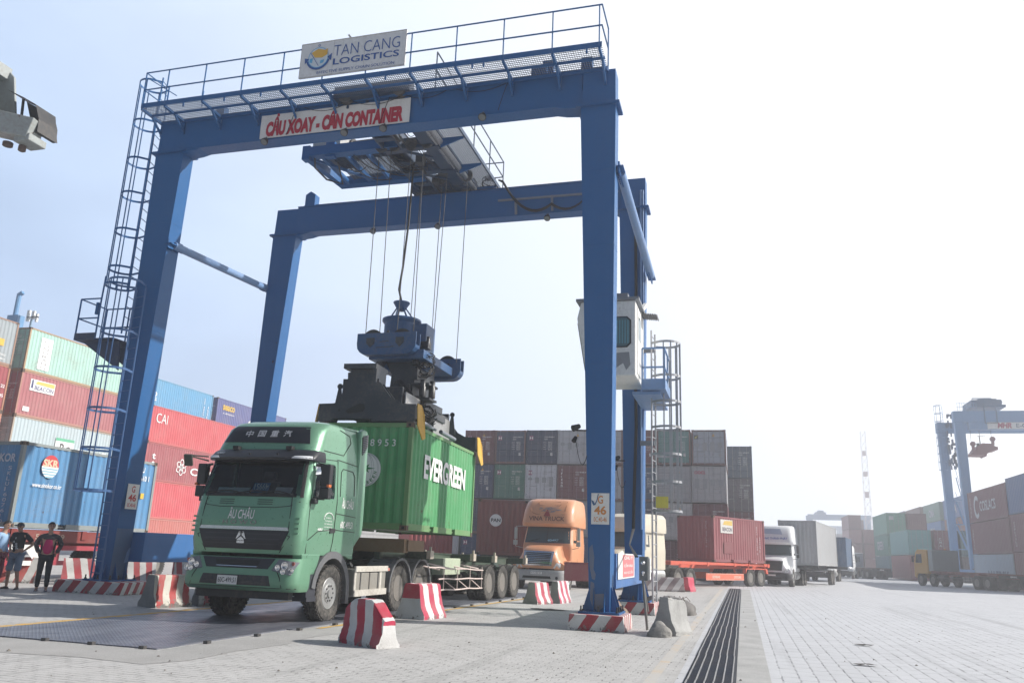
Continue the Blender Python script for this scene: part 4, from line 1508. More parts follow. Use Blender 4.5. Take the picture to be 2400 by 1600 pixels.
# --- the green container on the spreader
ev = container('green twenty foot container lifted by the spreader above the trailer', (-7.71, 18.4, 1.88), .055, 6.058, 2.591, (.065, .29, .11), 'front', (.12, .26, .10), rust=.14, streak=.25, fade=.5)
letters(ev, [('EVERGREEN', 1.05, 1.32, 3.9, .62, .035)], WLET)
letters(ev, [('1 7 8 9 5 3', 1.02, 2.0, 1.0, .17, .004)], face='near')
mb = MB()
c = V((-1.16, -.009, 1.42))
U, Zv = V((1, 0, 0)), V((0, 0, 1))
mb.disc(c, U, Zv, .41, 0, 40)
q = []
for i in range(16):
    r_ = (.26 if i % 4 == 0 else .15 if i % 4 == 2 else .07)
    q.append(c + V((0, -.003, .03)) + U * r_ * sin(i * pi / 8) + Zv * r_ * cos(i * pi / 8))
mb.poly(q, 1)
for i in range(6):
    mb.disc(c + V((0, -.002, 0)), U, Zv, .4 * abs(cos(i * .5)) + .01, 2, 30, .4 * abs(cos(i * .5)), rv=.40)
for k, ch in enumerate('EVERGREEN'):
    a = -pi * .93 + k * pi * .86 / 8
    mb.text(ch, c + V((0, -.005, 0)) + U * (.335 * cos(a) - .03) + Zv * (.335 * sin(a) - .035), (-sin(a), 0, cos(a)), (-cos(a), 0, -sin(a)), .06, .075, .02, 1)
obj('emblem', mb, [WLET, plain((.03, .20, .07), .6), plain((.45, .46, .47), .6)], ev)

# --- stack on the left: column nearest the frame edge, then two columns deeper, and the row behind
XL = -44.4


def left(label, y0, lv, col, post, near='door', x=XL, **k):
    return container(label, (x, y0, .05 + lv * H9), 0, 12.192, H9, col, near, post, G, **k)


a = left('grey container with orange sticker at the top of the nearest tall stack', 27.6, 4, (.30, .34, .36), (.28, .17, .12))
letters(a, [('TCKU', 11.2, .55, .4, .12), ('45G1', 11.2, .3, .4, .1)])
tag(obj('sticker', MB().bx(0, .008, 10.95, 11.35, 1.15, 1.6), plain((.62, .40, .05), .6), a))
a = left('maroon container second from top, below the orange-stickered grey one', 27.6, 3, (.30, .065, .075), (.36, .17, .10))
letters(a, [('FLORENS', 11.1, .5, .22, 1.9, .015, 1), ('22', 11.7, 1.5, .3, .2), ('45', 11.7, .9, .3, .2)])
a = left('orange brown container third from top, two below the orange-stickered one', 27.6, 2, (.40, .13, .07), (.42, .20, .12))
a = left('pale mint green container at the top of the stack behind the caged ladder', 40.7, 4, (.36, .56, .49), (.36, .24, .14), dirt=.5, rust=.1)
tag(obj('label_strip', MB().bx(0, .008, 1.0, 1.95, .32, 2.45), WLET, a))
letters(a, [('CONORANG', 1.25, .36, .42, 2.0, .0, 1)], plain((.2, .2, .22), .7)).location = (.006, 0, 0)
letters(a, [('TOLU', 1.2, 2.2, .6, .2)] + marks(CR), face='near')
a = left('dusty pink maroon container below the pale mint green one', 40.7, 3, (.36, .13, .14), (.38, .19, .15), fade=.5)
mb = MB().bx(0, .008, .75, 2.75, 1.75, 2.5)
mb.add([(.012, .8, 1.8), (.012, 2.7, 1.8), (.012, 2.7, 2.15), (.012, .8, 2.15)], [(0, 1, 2, 3)], 0).add([(.013, 1.1, 2.22), (.013, 2.7, 2.18), (.013, 2.7, 2.46), (.013, 1.3, 2.42)], [(0, 1, 2, 3)], 1).add([(.014, .82, 1.9), (.014, 1.0, 1.9), (.014, .97, 2.46), (.014, .85, 2.46)], [(0, 1, 2, 3)], 2)
obj('logo_panel', mb, [WLET, plain((.62, .46, .12), .6), plain((.05, .06, .16), .6)], a)
letters(a, [('BEACON', 1.12, 1.84, 1.55, .28, .02)], plain((.05, .06, .16), .6)).location = (.011, 0, 0)
tag(obj('sticker', MB().bx(0, .008, .5, 1.0, .35, .65), WLET, a))
letters(a, marks(CR), face='near')
a = left('light blue grey container two below the pale mint green one, white lettering', 40.7, 2, (.42, .50, .53), (.36, .30, .24))
letters(a, [('PanCon', 5.6, .42, 4.2, 1.0, .05)])
mb = MB().bx(0, .008, 3.6, 5.2, .5, 1.95)
mb.add([(.012, 3.6, 1.75), (.012, 5.2, 1.75), (.012, 5.2, 1.95), (.012, 3.6, 1.95)], [(0, 1, 2, 3)], 1).add([(.012, 3.6, .5), (.012, 5.2, .5), (.012, 5.2, .72), (.012, 3.6, .72)], [(0, 1, 2, 3)], 1).add([(.012, 3.65, 1.0), (.012, 4.4, .75), (.012, 5.15, 1.05), (.012, 5.15, .8), (.012, 4.4, .73), (.012, 3.65, .75)], [(0, 1, 2), (2, 3, 4), (0, 4, 5)], 2)
obj('logo_panel', mb, [WLET, plain((.12, .42, .26), .6), plain((.55, .16, .18), .6)], a)
letters(a, [('P', 4.0, 1.0, .35, .6, .02), ('C', 4.5, .85, .4, .6, .02)], DLET).location = (.011, 0, 0)
letters(a, marks(CR), face='near')
left('dark grey container low in the stack behind the blue container on the trailer', 40.7, 1, (.2, .2, .21), (.2, .2, .2))
a = left('bright red container with white three letter box logo, above the flower emblem', 53.1, 3, (.50, .085, .095), (.46, .10, .10), near='front', fade=.5)
letters(a, [('CAI', .6, 1.6, 1.35, .75, -.01)])
letters(a, [('CAI', .62, 1.62, 1.3, .72, -.02)]).location = (.001, .03, .02)
a = left('dusty maroon container with a white flower emblem and lettering', 53.1, 2, (.32, .085, .095), (.36, .10, .10), near='front', fade=.5)
letters(a, [('tex', .75, .3, .4, 1.9, .03, 1), ('CUBES', 5.6, .82, 4.2, .62, .02)])
mb = MB()
for k in range(6):
    an = pi / 6 + k * pi / 3
    mb.disc((.01, 4.4 + .36 * cos(an), 1.35 + .36 * sin(an)), (0, cos(an), sin(an)), (0, -sin(an), cos(an)), .32, 0, 18, .235, rv=.24)
obj('emblem', mb, WLET, a)
left('bright red container below the one with the flower emblem', 53.1, 1, (.52, .085, .10), (.50, .13, .12), near='front', fade=.5)
left('salmon red container lowest in the stack with the flower emblem', 53.1, 0, (.46, .15, .13), (.48, .2, .17), near='front', fade=.4)
a = left('light blue container of the row behind, at the top, with white globe emblem', 52.0, 4.0, (.11, .32, .52), (.12, .3, .45), x=-47.1, near='front')
mb = MB()
c = V((.01, 3.4, 1.38))
mb.disc(c, (0, 1, 0), (0, 0, 1), 1.0, 0, 40, .9, rv=1.05)
mb.disc(c, (0, 1, 0), (0, 0, 1), .55, 0, 40, .47, rv=1.02)
obj('emblem', mb, WLET, a)
obj('emblem_gap', MB().add([(.013, 2.25, 1.0), (.013, 4.6, 1.0), (.013, 4.6, 1.72), (.013, 2.25, 1.72)], [(0, 1, 2, 3)]), paint((.11, .32, .52), .5, .3, .12), a)
letters(a, [('COSCO', 2.3, 1.34, 2.3, .4, .03), ('SHIPPING', 2.3, .98, 2.3, .28, .02), ('COSU 489210 7', 10.9, .5, .16, 1.9, .01, 1), ('45G1', 11.5, .6, .16, 1.2, .01, 1)]).location = (.01, 0, 0)
a = left('navy blue container of the row behind, top, with yellow lettering', 64.9, 4.0, (.10, .12, .28), (.10, .12, .25), x=-47.1, near='door')
letters(a, [('seaco', .9, 1.85, 1.9, .5, .03)], plain((.62, .42, .06), .6))
letters(a, [('SLU', 5.2, .3, 3.6, 1.25, .08), ('a division', 1.0, 1.5, 1.8, .14, .01)])
letters(a, marks(CR), face='near')
for lv, col in ((0, (.10, .2, .4)), (1, (.35, .1, .08)), (2, (.3, .3, .3)), (3, (.45, .12, .08))):
    container(('deep blue', 'brick red', 'mid grey', 'rust orange')[lv] + ' container in the stack column just past the flower emblem', (XL, 66.2, .05 + lv * H9), 0, 12.192, H9, col, 'front', None, G, kind='mid')
for y0, lv, col, lb in ((90, 3, (.46, .13, .07), 'orange red container farthest along the tall stack, just above the truck roof'), (104, 3, (.33, .10, .08), 'dark red container farthest along the tall stack, beside the orange red one')):
    container(lb, (XL + .3, y0, .4 + lv * H9), 0, 12.192, H9, col, 'front', None, G, kind='mid')
for y0, col in ((92, (.3, .3, .3)), (105, (.2, .25, .35))):
    for lv in (0, 1, 2):
        container(('grey', 'slate blue')[int(y0 > 100)] + ' far container of the left stack, ' + ('bottom', 'second', 'third')[lv] + ' level, hidden behind the truck', (XL, y0, .05 + lv * H9), 0, 12.192, H9, col, 'front', None, G, kind='mid')

# --- wall of door ends behind the trucks
G2 = 'door ends of the stack behind the trucks'
ROW = [[(.14, .045, .055), (.035, .05, .095), (.035, .05, .095), (.42, .44, .47), (.36, .38, .41), (.15, .05, .06), (.10, .22, .21), (.32, .35, .40)],
       [(.035, .055, .12), (.055, .17, .13), (.52, .54, .58), (.16, .055, .065), (.38, .40, .43), (.05, .075, .13), (.34, .34, .36), (.38, .385, .40)],
       [(.05, .06, .10), (.14, .15, .16), (.4, .41, .42), (.36, .37, .39), (.34, .36, .38), (.04, .055, .09), (.44, .44, .45), (.15, .05, .065)],
       [(.035, .06, .14), (.13, .045, .05), (.12, .19, .33), (.05, .11, .26), (.3, .3, .32), (.04, .05, .085), (.11, .045, .06), (.3, .3, .31)]]
RN = ['top row', 'second row', 'third row', 'bottom row']
CN = ['first column beside the lifted green container', 'second column from the lifted container', 'third column from the lifted container', 'column above the orange roof', 'column between two blue legs',
      'column beside the cabin leg', 'column behind the caged ladder', 'end column']


def hue(c):
    r_, g_, b_ = c
    if r_ > 1.7 * b_ and r_ > 1.7 * g_:
        return 'maroon'
    if b_ > 1.5 * r_:
        return 'navy' if b_ < .16 else 'blue'
    if g_ > 1.5 * r_:
        return 'green'
    return 'pale grey' if r_ > .3 else 'dark grey'


GREYMARK = plain((.30, .31, .33), .7)
hk = 2.66
for ri in range(4):
    for ci in range(8):
        col = ROW[ri][ci]
        x1 = -.92 - 2.5 * (7 - ci)
        pale = col[0] > .25
        lb = '%s container showing its doors, %s, %s' % (hue(col), RN[ri], CN[ci])
        t = container(lb, (x1 + CR.uniform(-.03, .03), 60.6 + CR.uniform(-.06, .06), .1 + (3 - ri) * hk), 0, 6.058, 2.591, col, 'door', (.16, .09, .085) if CR.random() < .4 else None, G2, rodcol=paint(tuple(min(.7, q * .9 + .12) for q in col), .5, .3) if not pale else paint((.25, .26, .28), .5, .3), kind='mid', dirt=.25, rust=.08)
        letters(t, marks(CR), GREYMARK if pale else WLET, face='near')
        mb = MB()
        kk = CR.random()
        if hue(col) == 'navy' or (ri == 0 and ci == 0) or (ri == 1 and ci == 2):
            z = 2.0
            mb.bx(-2.2, -1.9, -.006, .0, z - .2, z + .15, 0)
            for s in (-1, 1):
                mb.add([(-2.05 + s * .02, -.01, z - .02), (-2.05 + s * .13, -.01, z - .17), (-2.05 + s * .13, -.01, z + .12)], [(0, 1, 2)], 1)
            obj('emblem', mb, [plain((.30, .09, .17), .6), WLET], t)
        if kk < .45:
            mb = MB().add([(-.98, -.02, 2.1), (-.78, -.02, 2.1), (-.88, -.02, 2.3)], [(0, 1, 2)])
            obj('warning_sticker', mb, plain((.55, .33, .06), .6), t)
        st_m = GREYMARK if pale else plain((.55, .55, .55), .6)
        obj('sticker', MB().bx(-.52, -.35, -.012, -.006, .62, .85), st_m, t)
        if pale:
            for q in range(4):
                obj('sticker', MB().bx(-2.2 + q * .55, -1.9 + q * .55, -.012, -.006, CR.uniform(.9, 1.5), CR.uniform(1.55, 1.7)), st_m, t)
        if (ri, ci) in ((1, 7), (2, 6)):
            letters(t, [('OOCL', .2, 2.02, .8, .22, .03)], plain((.45, .04, .10), .6), face='near')
        if (ri, ci) == (3, 6):
            letters(t, [('tex', .35, .9, .95, .36, .02)], WLET, face='near')
        if (ri, ci) == (1, 3):
            letters(t, [('Triton', .3, .9, .14, 1.4, .02, 1)], WLET, face='near')
        if (ri, ci) == (0, 7):
            mb = MB().bx(-2.25, -1.95, -.014, -.006, 1.9, 2.2, 0)
            mb.beam((-2.2, -.018, 2.02), (-1.98, -.018, 2.12), .01, .035, 1).beam((-2.22, -.018, 1.95), (-2.05, -.018, 2.03), .01, .03, 1)
            obj('emblem', mb, [plain((.08, .09, .08), .6), plain((.6, .55, .1), .6)], t)
    # a second, shorter column set farther back on the right
for lv, col, lb in ((3, (.12, .15, .19), 'slate'), (2, (.14, .13, .15), 'charcoal'), (1, (.17, .07, .09), 'dull maroon'), (0, (.16, .08, .09), 'dark maroon bottom')):
    t = container(lb + ' container in the set-back column at the end of the stack', (.98, 68.5, .06 + lv * 2.62), 0, 6.058, 2.591, col, 'door', None, G2, kind='mid')
    letters(t, marks(CR), WLET, face='near')
for ci, (lv, col, lb) in enumerate(((0, (.45, .47, .5), 'pale grey corrugated container seen under the lifted green container'), (0, (.30, .10, .10), 'maroon container seen under the lifted container, beside the grey one'), (1, (.13, .14, .16), 'dark container in the wall behind the lifted container'), (1, (.2, .06, .07), 'dull red container in the wall behind the lifted container'))):
    t = container(lb, (-21.0 - 2.5 * (ci % 2), 60.6, .1 + lv * hk), 0, 6.058, 2.591, col, 'front', None, G2, kind='mid')
G3 = 'containers under the lifted one, far behind'
t = container('red container end marked with a white Z, far behind the trailer', (-15.6, 44.0, .05), .5, 6.058, 2.591, (.42, .11, .11), 'front', None, G3, kind='mid')
letters(t, [('Z', .25, 1.4, .3, .7, .05)], face='side')

# ================================================================== vehicles
WM = {}


def wheel_mesh(r, wd, kind):
    key = (r, wd, kind)
    if key in WM:
        return WM[key]
    h = wd / 2
    ri = r * .55
    ty = MB().lathe([(ri, -h * .8), (ri * 1.1, -h), (r * .93, -h), (r, -h * .72)] + [(r - (.012 if k % 2 else 0), -h * .72 + h * 1.44 * k / 8) for k in range(9)] + [(r, h * .72), (r * .93, h), (r * .80, h * 1.03), (ri * 1.12, h * .98), (ri, h * .8)], (0, 0, 0), (1, 0, 0), 40)
    for i in range(40):                                                # tread blocks along the shoulders
        a = i * 2 * pi / 40
        for s in (-1, 1):
            c = V((s * h * .82, (r - .004) * cos(a), (r - .004) * sin(a)))
            ty.box(c, (h * .3, .05 * r / .55, .022), 0, 0, a - pi / 2)
    if kind == 'steer':                                                # bulging hub with hand holes
        rm = MB().lathe([(ri * 1.02, h * .82), (ri * .98, h * .9), (ri * .93, h * .7), (ri * .86, h * .45), (ri * .72, h * .62), (ri * .62, h * .86), (ri * .60, h * .9), (ri * .30, h * .92), (ri * .28, h * 1.1), (0, h * 1.12)], (0, 0, 0), (1, 0, 0), 32)
        dk = MB()
        for i in range(10):
            a = i * 2 * pi / 10
            dk.lathe([(.02, h * .93), (.02, h * .99), (0, h * .99)], (0, ri * .48 * cos(a), ri * .48 * sin(a)), (1, 0, 0), 8)
            u, v = V((0, -sin(a), cos(a))), V((.4, cos(a), sin(a))).normalized()
            dk.disc((h * .6, ri * .77 * cos(a), ri * .77 * sin(a)), u, v, ri * .085, 0, 10)
    else:                                                              # deep dish with a central hub
        rm = MB().lathe([(ri * 1.02, h * .82), (ri * .99, h * .92), (ri * .94, h * .8), (ri * .88, -h * .55), (ri * .45, -h * .65), (ri * .42, h * .2), (ri * .36, h * .5), (ri * .2, h * .52), (0, h * .55)], (0, 0, 0), (1, 0, 0), 32)
        dk = MB()
        for i in range(10):
            a = i * 2 * pi / 10
            dk.lathe([(.018, -h * .65), (.018, -h * .45), (0, -h * .45)], (0, ri * .6 * cos(a), ri * .6 * sin(a)), (1, 0, 0), 6)
    WM[key] = (ty.mesh('wheel', [RUBBER], 40), rm.mesh('rim', [WHITE], 40), dk.mesh('wheel_nuts', [DARK], 40))
    return WM[key]


RIM = paint((.19, .18, .165), .55, .6, .15, metal=.3)
RIMG = paint((.42, .43, .43), .4, .4, .02, metal=.6)


def wheel(par, c, r=.53, wd=.29, out=1, kind='drive', rim=None, small=False):
    ty, rm, dk = wheel_mesh(r, wd, kind)
    w_ = bpy.data.objects.new('wheel', ty)
    COL.objects.link(w_)
    w_.parent = par
    w_.location = c
    w_.rotation_euler = (random.uniform(0, 6) if False else 0, 0, 0 if out > 0 else pi)
    for nm, me, mt in (('rim', rm, rim or RIM), ('wheel_nuts', dk, DARK)):
        if small and nm == 'wheel_nuts':
            continue
        o = bpy.data.objects.new(nm, me)
        COL.objects.link(o)
        o.parent = w_
        o.material_slots[0].link = 'OBJECT'
        o.material_slots[0].material = mt
    return w_


def interp(tab, z):
    for a, b in zip(tab, tab[1:]):
        if z <= b[0]:
            q = max(0, (z - a[0]) / (b[0] - a[0]))
            return [p + (r_ - p) * q for p, r_ in zip(a[1:], b[1:])]
    return list(tab[-1][1:])


class Cab:
    """rounded cab: rings of (z, front y, half width, corner radius)"""

    def __init__(s, tab, yb, bow=.05):
        s.t, s.yb, s.bow = tab, yb, bow

    def front(s, x, z):
        yf_, hw, r = interp(s.t, z)
        a = abs(x)
        y = yf_ + s.bow * (x / hw) ** 2
        if a > hw - r:
            q = min(a - (hw - r), r)
            y += r - math.sqrt(max(0, r * r - q * q))
        return y

    def side(s, y, z):
        yf_, hw, r = interp(s.t, z)
        y0 = yf_ + s.bow + r
        if y >= y0:
            return hw
        q = min(r, y0 - y)
        return hw - r + math.sqrt(max(0, r * r - q * q))

    def body(s, mb, mi=0, hole=None, cuts=()):
        rings = []
        zs = []
        for a, b in zip(s.t, s.t[1:]):
            k = max(1, int((b[0] - a[0]) / .12))
            zs += [a[0] + (b[0] - a[0]) * i / k for i in range(k)]
        zs.append(s.t[-1][0])
        for z in zs:
            yf_, hw, r = interp(s.t, z)
            xs_ = [-hw + r * (1 - cos(pi / 2 * i / 7)) for i in range(8)]
            xs_ = [-hw] + [-(hw - r) - r * cos(pi / 2 * i / 7) for i in range(1, 8)] + [-(hw - r) + 2 * (hw - r) * i / 8 for i in range(1, 8)] + [(hw - r) + r * sin(pi / 2 * i / 7) for i in range(8)]
            yc_ = [max(y, yf_ + s.bow + r + .002 * (2 - k)) for k, y in enumerate(cuts)]
            ring = [(-hw, s.yb, z)] + [(-hw, y, z) for y in yc_] + [(x, s.front(x, z), z) for x in xs_] + [(hw, y, z) for y in yc_[::-1]] + [(hw, s.yb, z)]
            rings.append(ring)
        n = len(rings[0])
        vs = [p for r_ in rings for p in r_]
        fs = []
        for i in range(len(rings) - 1):
            for j in range(n):
                f_ = (i * n + j, i * n + (j + 1) % n, (i + 1) * n + (j + 1) % n, (i + 1) * n + j)
                if hole is None or not hole(sum((V(vs[k]) for k in f_), V()) / 4):
                    fs.append(f_)
        fs += [tuple(range(n))[::-1], tuple(range((len(rings) - 1) * n, len(rings) * n))]
        return mb.add(vs, fs, mi)

    def patch(s, mb, c, off=.008, nx=14, nz=5, mi=0, edge=0.):
        """quad patch on the front: corners (x, z) anticlockwise from lower left"""
        g = []
        for j in range(nz + 1):
            for i in range(nx + 1):
                u, v = i / nx, j / nz
                x = (c[0][0] * (1 - u) + c[1][0] * u) * (1 - v) + (c[3][0] * (1 - u) + c[2][0] * u) * v
                z = (c[0][1] * (1 - u) + c[1][1] * u) * (1 - v) + (c[3][1] * (1 - u) + c[2][1] * u) * v
                g.append((x, z))
        k = nx + 1
        vs = [(x, s.front(x, z) - off, z) for x, z in g]
        fs = [(j * k + i, j * k + i + 1, (j + 1) * k + i + 1, (j + 1) * k + i) for j in range(nz) for i in range(nx)]
        bd = [i for i in range(k)] + [j * k + nx for j in range(1, nz + 1)] + [nz * k + i for i in range(nx - 1, -1, -1)] + [j * k for j in range(nz - 1, 0, -1)]
        o = len(vs)
        vs += [(g[i][0], s.front(*g[i]) + .01, g[i][1]) for i in bd]
        m = len(bd)
        fs += [(bd[i], o + i, o + (i + 1) % m, bd[(i + 1) % m]) for i in range(m)]
        return mb.add(vs, fs, mi)

    def spoly(s, mb, pts, sg=1, off=.006, th=.012, mi=0):
        """polygon on a side: points (y, z)"""
        a = [(sg * (s.side(y, z) + off), y, z) for y, z in pts]
        return mb.prism(a, (-sg * th, 0, 0), mi)

    def ltext(s, mb, t, x, z, wd, h, bold=.02, off=.012):
        """lettering laid onto the front surface"""
        q = MB().text(t, (x, 0, z), (1, 0, 0), (0, 0, 1), wd, h, bold)
        return mb.add([(v.x, s.front(v.x, v.z) - off, v.z) for v in q.v], q.f)


def seam(mb, cab_, pts, sg=0, r=.006, off=.004):
    """thin dark panel gap along points on the front (x, z) or a side (y, z)"""
    p = [V((x, cab_.front(x, z) - off, z)) for x, z in pts] if sg == 0 else [V((sg * (cab_.side(y, z) + off), y, z)) for y, z in pts]
    for a, b in zip(p, p[1:]):
        mb.beam(a, b, r * 2, r * 2)
    return mb


# ------------------------------------------------------------------ the green tractor
gt = thing('truck_tractor', 'green cab-over truck tractor on the weighbridge, facing the camera', 'truck', (-9.17, 13.8, 0), .0)
GRN = paint((.155, .33, .215), .32, .12, .0, metal=.35, streak=.12, dcol=(.22, .22, .19), fade=.12, coat=.5)
GRNB = paint((.145, .31, .20), .38, .15, .0, metal=.25, streak=.2, dcol=(.22, .22, .19), fade=.15, coat=.3)
PL = paint((.11, .115, .125), .55, .3, streak=.1, fade=.4)
cb = Cab([(1.27, .14, 1.185, .2), (1.5, .09, 1.2, .2), (1.9, .10, 1.2, .2), (2.38, .18, 1.2, .22), (3.04, .40, 1.17, .26), (3.3, .46, 1.15, .28), (3.72, .68, 1.10, .3), (3.86, .84, 1.06, .34), (3.93, 1.1, .98, .4), (3.945, 1.5, .9, .45)], 2.42, .05)
cabo = obj('cab', cb.body(MB(), 0, lambda c: 2.38 < c.z < 3.04 and ((c.y < .6 and abs(c.x) < .96) or (abs(c.x) > 1.1 and .56 < c.y < 1.36)), (1.36, .56)), GRN, gt, smooth=38)
INT = plain((.035, .036, .038), .8)
it_ = obj('interior', MB().bx(-1.12, 1.12, .42, 2.3, 1.9, 2.0).bx(-1.1, 1.1, 2.25, 2.3, 2.0, 3.2).bx(-1.1, 1.1, .7, 2.3, 3.1, 3.16).bx(-1.14, -1.1, 1.4, 2.3, 2.0, 3.1).bx(1.1, 1.14, 1.4, 2.3, 2.0, 3.1), INT, gt)
obj('dashboard', MB().prism([(-1.08, .34, 2.36), (-1.08, .85, 2.42), (-1.08, .95, 2.3), (-1.08, .9, 2.0), (-1.08, .4, 2.0)], (2.16, 0, 0)), INT, it_, bevel=.02)
for x in (-.62, .62):
    obj('seat', MB().bx(x - .26, x + .26, 1.25, 1.75, 2.0, 2.15).prism([(x - .25, 1.62, 2.1), (x - .25, 1.76, 2.1), (x - .25, 1.9, 2.75), (x - .25, 1.78, 2.75)], (.5, 0, 0)).bx(x - .14, x + .14, 1.8, 1.9, 2.78, 2.96), plain((.06, .06, .065), .8), it_, bevel=.03)
st_ = [(.62 + .23 * cos(a), .95 + .12 * math.sin(a), 2.42 + .19 * math.sin(a)) for a in [k * pi / 10 for k in range(20)]]
obj('steering_wheel', MB().path(st_, .018, 6, closed=True).tube((.62, .95, 2.42), (.62, .8, 2.2), .03, 8).tube(st_[0], st_[10], .014, 5), BLACK, it_, smooth=50)
for sg in (-1, 1):                                                     # lower cab corners ahead of the wheel
    mb = MB()
    mb.prism([(sg * 1.195, .30, 1.29), (sg * 1.195, 1.02, 1.29), (sg * 1.195, .86, .92), (sg * 1.195, .36, .9)], (-sg * .2, 0, 0))
    mb.prism([(sg * 1.195, 1.0, 1.29), (sg * 1.195, 2.42, 1.29), (sg * 1.195, 2.42, 1.2), (sg * 1.195, 2.25, 1.2), (sg * 1.195, 2.05, 1.26)], (-sg * .2, 0, 0))
    obj('lower_panel', mb, GRN, gt, bevel=.015)
BUM = Cab([(.60, .10, 1.19, .22), (.66, .02, 1.22, .24), (.76, .0, 1.23, .24), (1.0, .03, 1.23, .26), (1.2, .07, 1.22, .26)], .62, .05)
bo = obj('bumper', BUM.body(MB()), GRNB, gt, smooth=38)
obj('air_intake', BUM.patch(MB(), [(-.76, .70), (.76, .70), (.70, .88), (-.70, .88)], .006), DARK, bo)
obj('upper_intake', BUM.patch(MB(), [(-.66, 1.0), (.66, 1.0), (.78, 1.19), (-.78, 1.19)], .007), plain((.022, .025, .034), .5), bo)
obj('intake_slot', BUM.patch(MB(), [(-.44, 1.05), (.44, 1.05), (.48, 1.15), (-.48, 1.15)], .010), BLACK, bo)
obj('trim_strip', BUM.patch(MB(), [(-.43, 1.03), (.43, 1.03), (.43, 1.042), (-.43, 1.042)], .016, 10, 1), CHROME, bo)
mb = MB()
seam(mb, BUM, [(x, .665) for x in (-1.2, -1.1, -.9, -.6, 0, .6, .9, 1.1, 1.2)])
seam(mb, BUM, [(.76, .98), (.86, .96), (.93, .85), (.98, .67)]).beam((0, 0, 0), (0, 0, .001), .001, .001)
seam(mb, BUM, [(-.76, .98), (-.86, .96), (-.93, .85), (-.98, .67)])
obj('panel_seams', mb, BLACK, bo)
for sg in (1, -1):
    hl = obj('headlight', BUM.patch(MB(), [(sg * .74, .985), (sg * 1.12, .90), (sg * 1.2, 1.14), (sg * .86, 1.185)] if sg > 0 else [(-1.12, .90), (-.74, .985), (-.86, 1.185), (-1.2, 1.14)], .012, 8, 4), glassm((.18, .19, .21), .12), gt)
    mb = MB()
    for x, z, r_ in ((.87, 1.035, .052), (1.0, 1.075, .07), (.99, .965, .05), (1.12, .975, .055)):
        y = BUM.front(sg * x, z) - .016
        mb.lathe([(r_, 0), (r_, -.02), (r_ * .85, -.02), (r_ * .6, -.002), (0, 0)], (sg * x, y, z), (0, 1, 0), 18)
    obj('reflector', mb, CHROME, hl, smooth=40)
    x, z = sg * 1.13, 1.11
    obj('indicator', MB().lathe([(.035, 0), (.035, -.015), (0, -.02)], (x, BUM.front(x, z) - .012, z), (0, 1, 0), 12), plain((.42, .12, .10), .3), hl)
pt = obj('number_plate', MB().bx(-.34, .08, -.035, -.02, .70, .86), WHITE, gt)
obj('lettering', MB().text('60C-499.51', (-.32, -.038, .735), (1, 0, 0), (0, 0, 1), .38, .09, .01), DLET, pt)
# front of the cab
gr_ = obj('grille', cb.patch(MB(), [(-.82, 1.345), (.82, 1.345), (.98, 1.7), (-.98, 1.7)], .014), plain((.018, .02, .028), .45), gt)
mb = MB()
for z in (1.44, 1.53, 1.62):
    cb.patch(mb, [(-.8, z), (.8, z), (.8, z + .022), (-.8, z + .022)], .02, 12, 1)
obj('grille_bar', mb, plain((.03, .032, .04), .4), gr_)
obj('chrome_strip', cb.patch(MB(), [(-.97, 1.705), (.97, 1.705), (.94, 1.765), (-.94, 1.765)], .018, 12, 1), CHROME, gr_)
mb = MB()
y = cb.front(0, 1.55) - .032
for sg in (-1, 1):
    mb.prism([(sg * .008, y, 1.60), (sg * .055, y, 1.67), (sg * .02, y, 1.67), (sg * .008, y, 1.64)][::sg], (0, .012, 0))
    mb.prism([(sg * .015, y, 1.665), (sg * .05, y, 1.665), (sg * .11, y, 1.53), (sg * .085, y, 1.535), (sg * .012, y, 1.60)], (0, .012, 0))
mb.prism([(-.075, y, 1.5), (.075, y, 1.5), (.07, y, 1.525), (0, y, 1.575), (-.07, y, 1.525)], (0, .012, 0)).bx(-.08, .08, y, y + .012, 1.45, 1.49)
obj('emblem', mb, CHROME, gr_)
lt = MB()
cb.ltext(lt, 'ÂU CHÂU', -.36, 1.90, .56, .22, .012)
for sg in (1, ):
    lt.text('ÂU CHÂU', (1.207, 1.72, 2.22), (0, 1, 0), (0, 0, 1), .52, .22, .012)
    lt.text('60C-499.51', (1.207, 1.72, 1.82), (0, 1, 0), (0, 0, 1), .55, .14, .012)
    for k in range(5):
        w_ = (.22, .3, .34, .34, .3)[k]
        lt.text('TẢI TRỌNG %d' % (k * 17 + 11), (1.207, 1.2 - w_ / 2, 1.98 - k * .06), (0, 1, 0), (0, 0, 1), w_, .035, .01)
    a = [(1.207, 1.2 + .2 * cos(i * pi / 8), 1.96 + .14 * sin(i * pi / 8)) for i in range(9)]
    for p, q in zip(a, a[1:]):
        lt.beam(p, q, .02, .012)
lt.text('480', (1.207, .78, 1.74), (0, 1, 0), (0, 0, 1), .2, .05, .01, italic=.3)
obj('lettering', lt, WLET, gt)
obj('lettering', cb.ltext(MB(), 'H O W O', -.46, 1.8, .74, .085, .01), paint((.30, .27, .26), .25, .1, metal=.9), gt)
ws = obj('windscreen', cb.patch(MB(), [(-1.1, 2.36), (1.1, 2.36), (1.02, 3.05), (-1.02, 3.05)], .014, 20, 8), clear_glass(), gt, smooth=30)
mb = MB()
for c in ([(-1.13, 2.33), (1.13, 2.33), (1.12, 2.40), (-1.12, 2.40)], [(-1.03, 3.0), (1.03, 3.0), (1.02, 3.07), (-1.02, 3.07)], [(-1.13, 2.33), (-1.08, 2.33), (-1.0, 3.07), (-1.05, 3.07)], [(1.08, 2.33), (1.13, 2.33), (1.05, 3.07), (1.0, 3.07)]):
    cb.patch(mb, c, .017, 12, 4)
obj('rubber_seal', mb, BLACK, ws)
mb = MB()
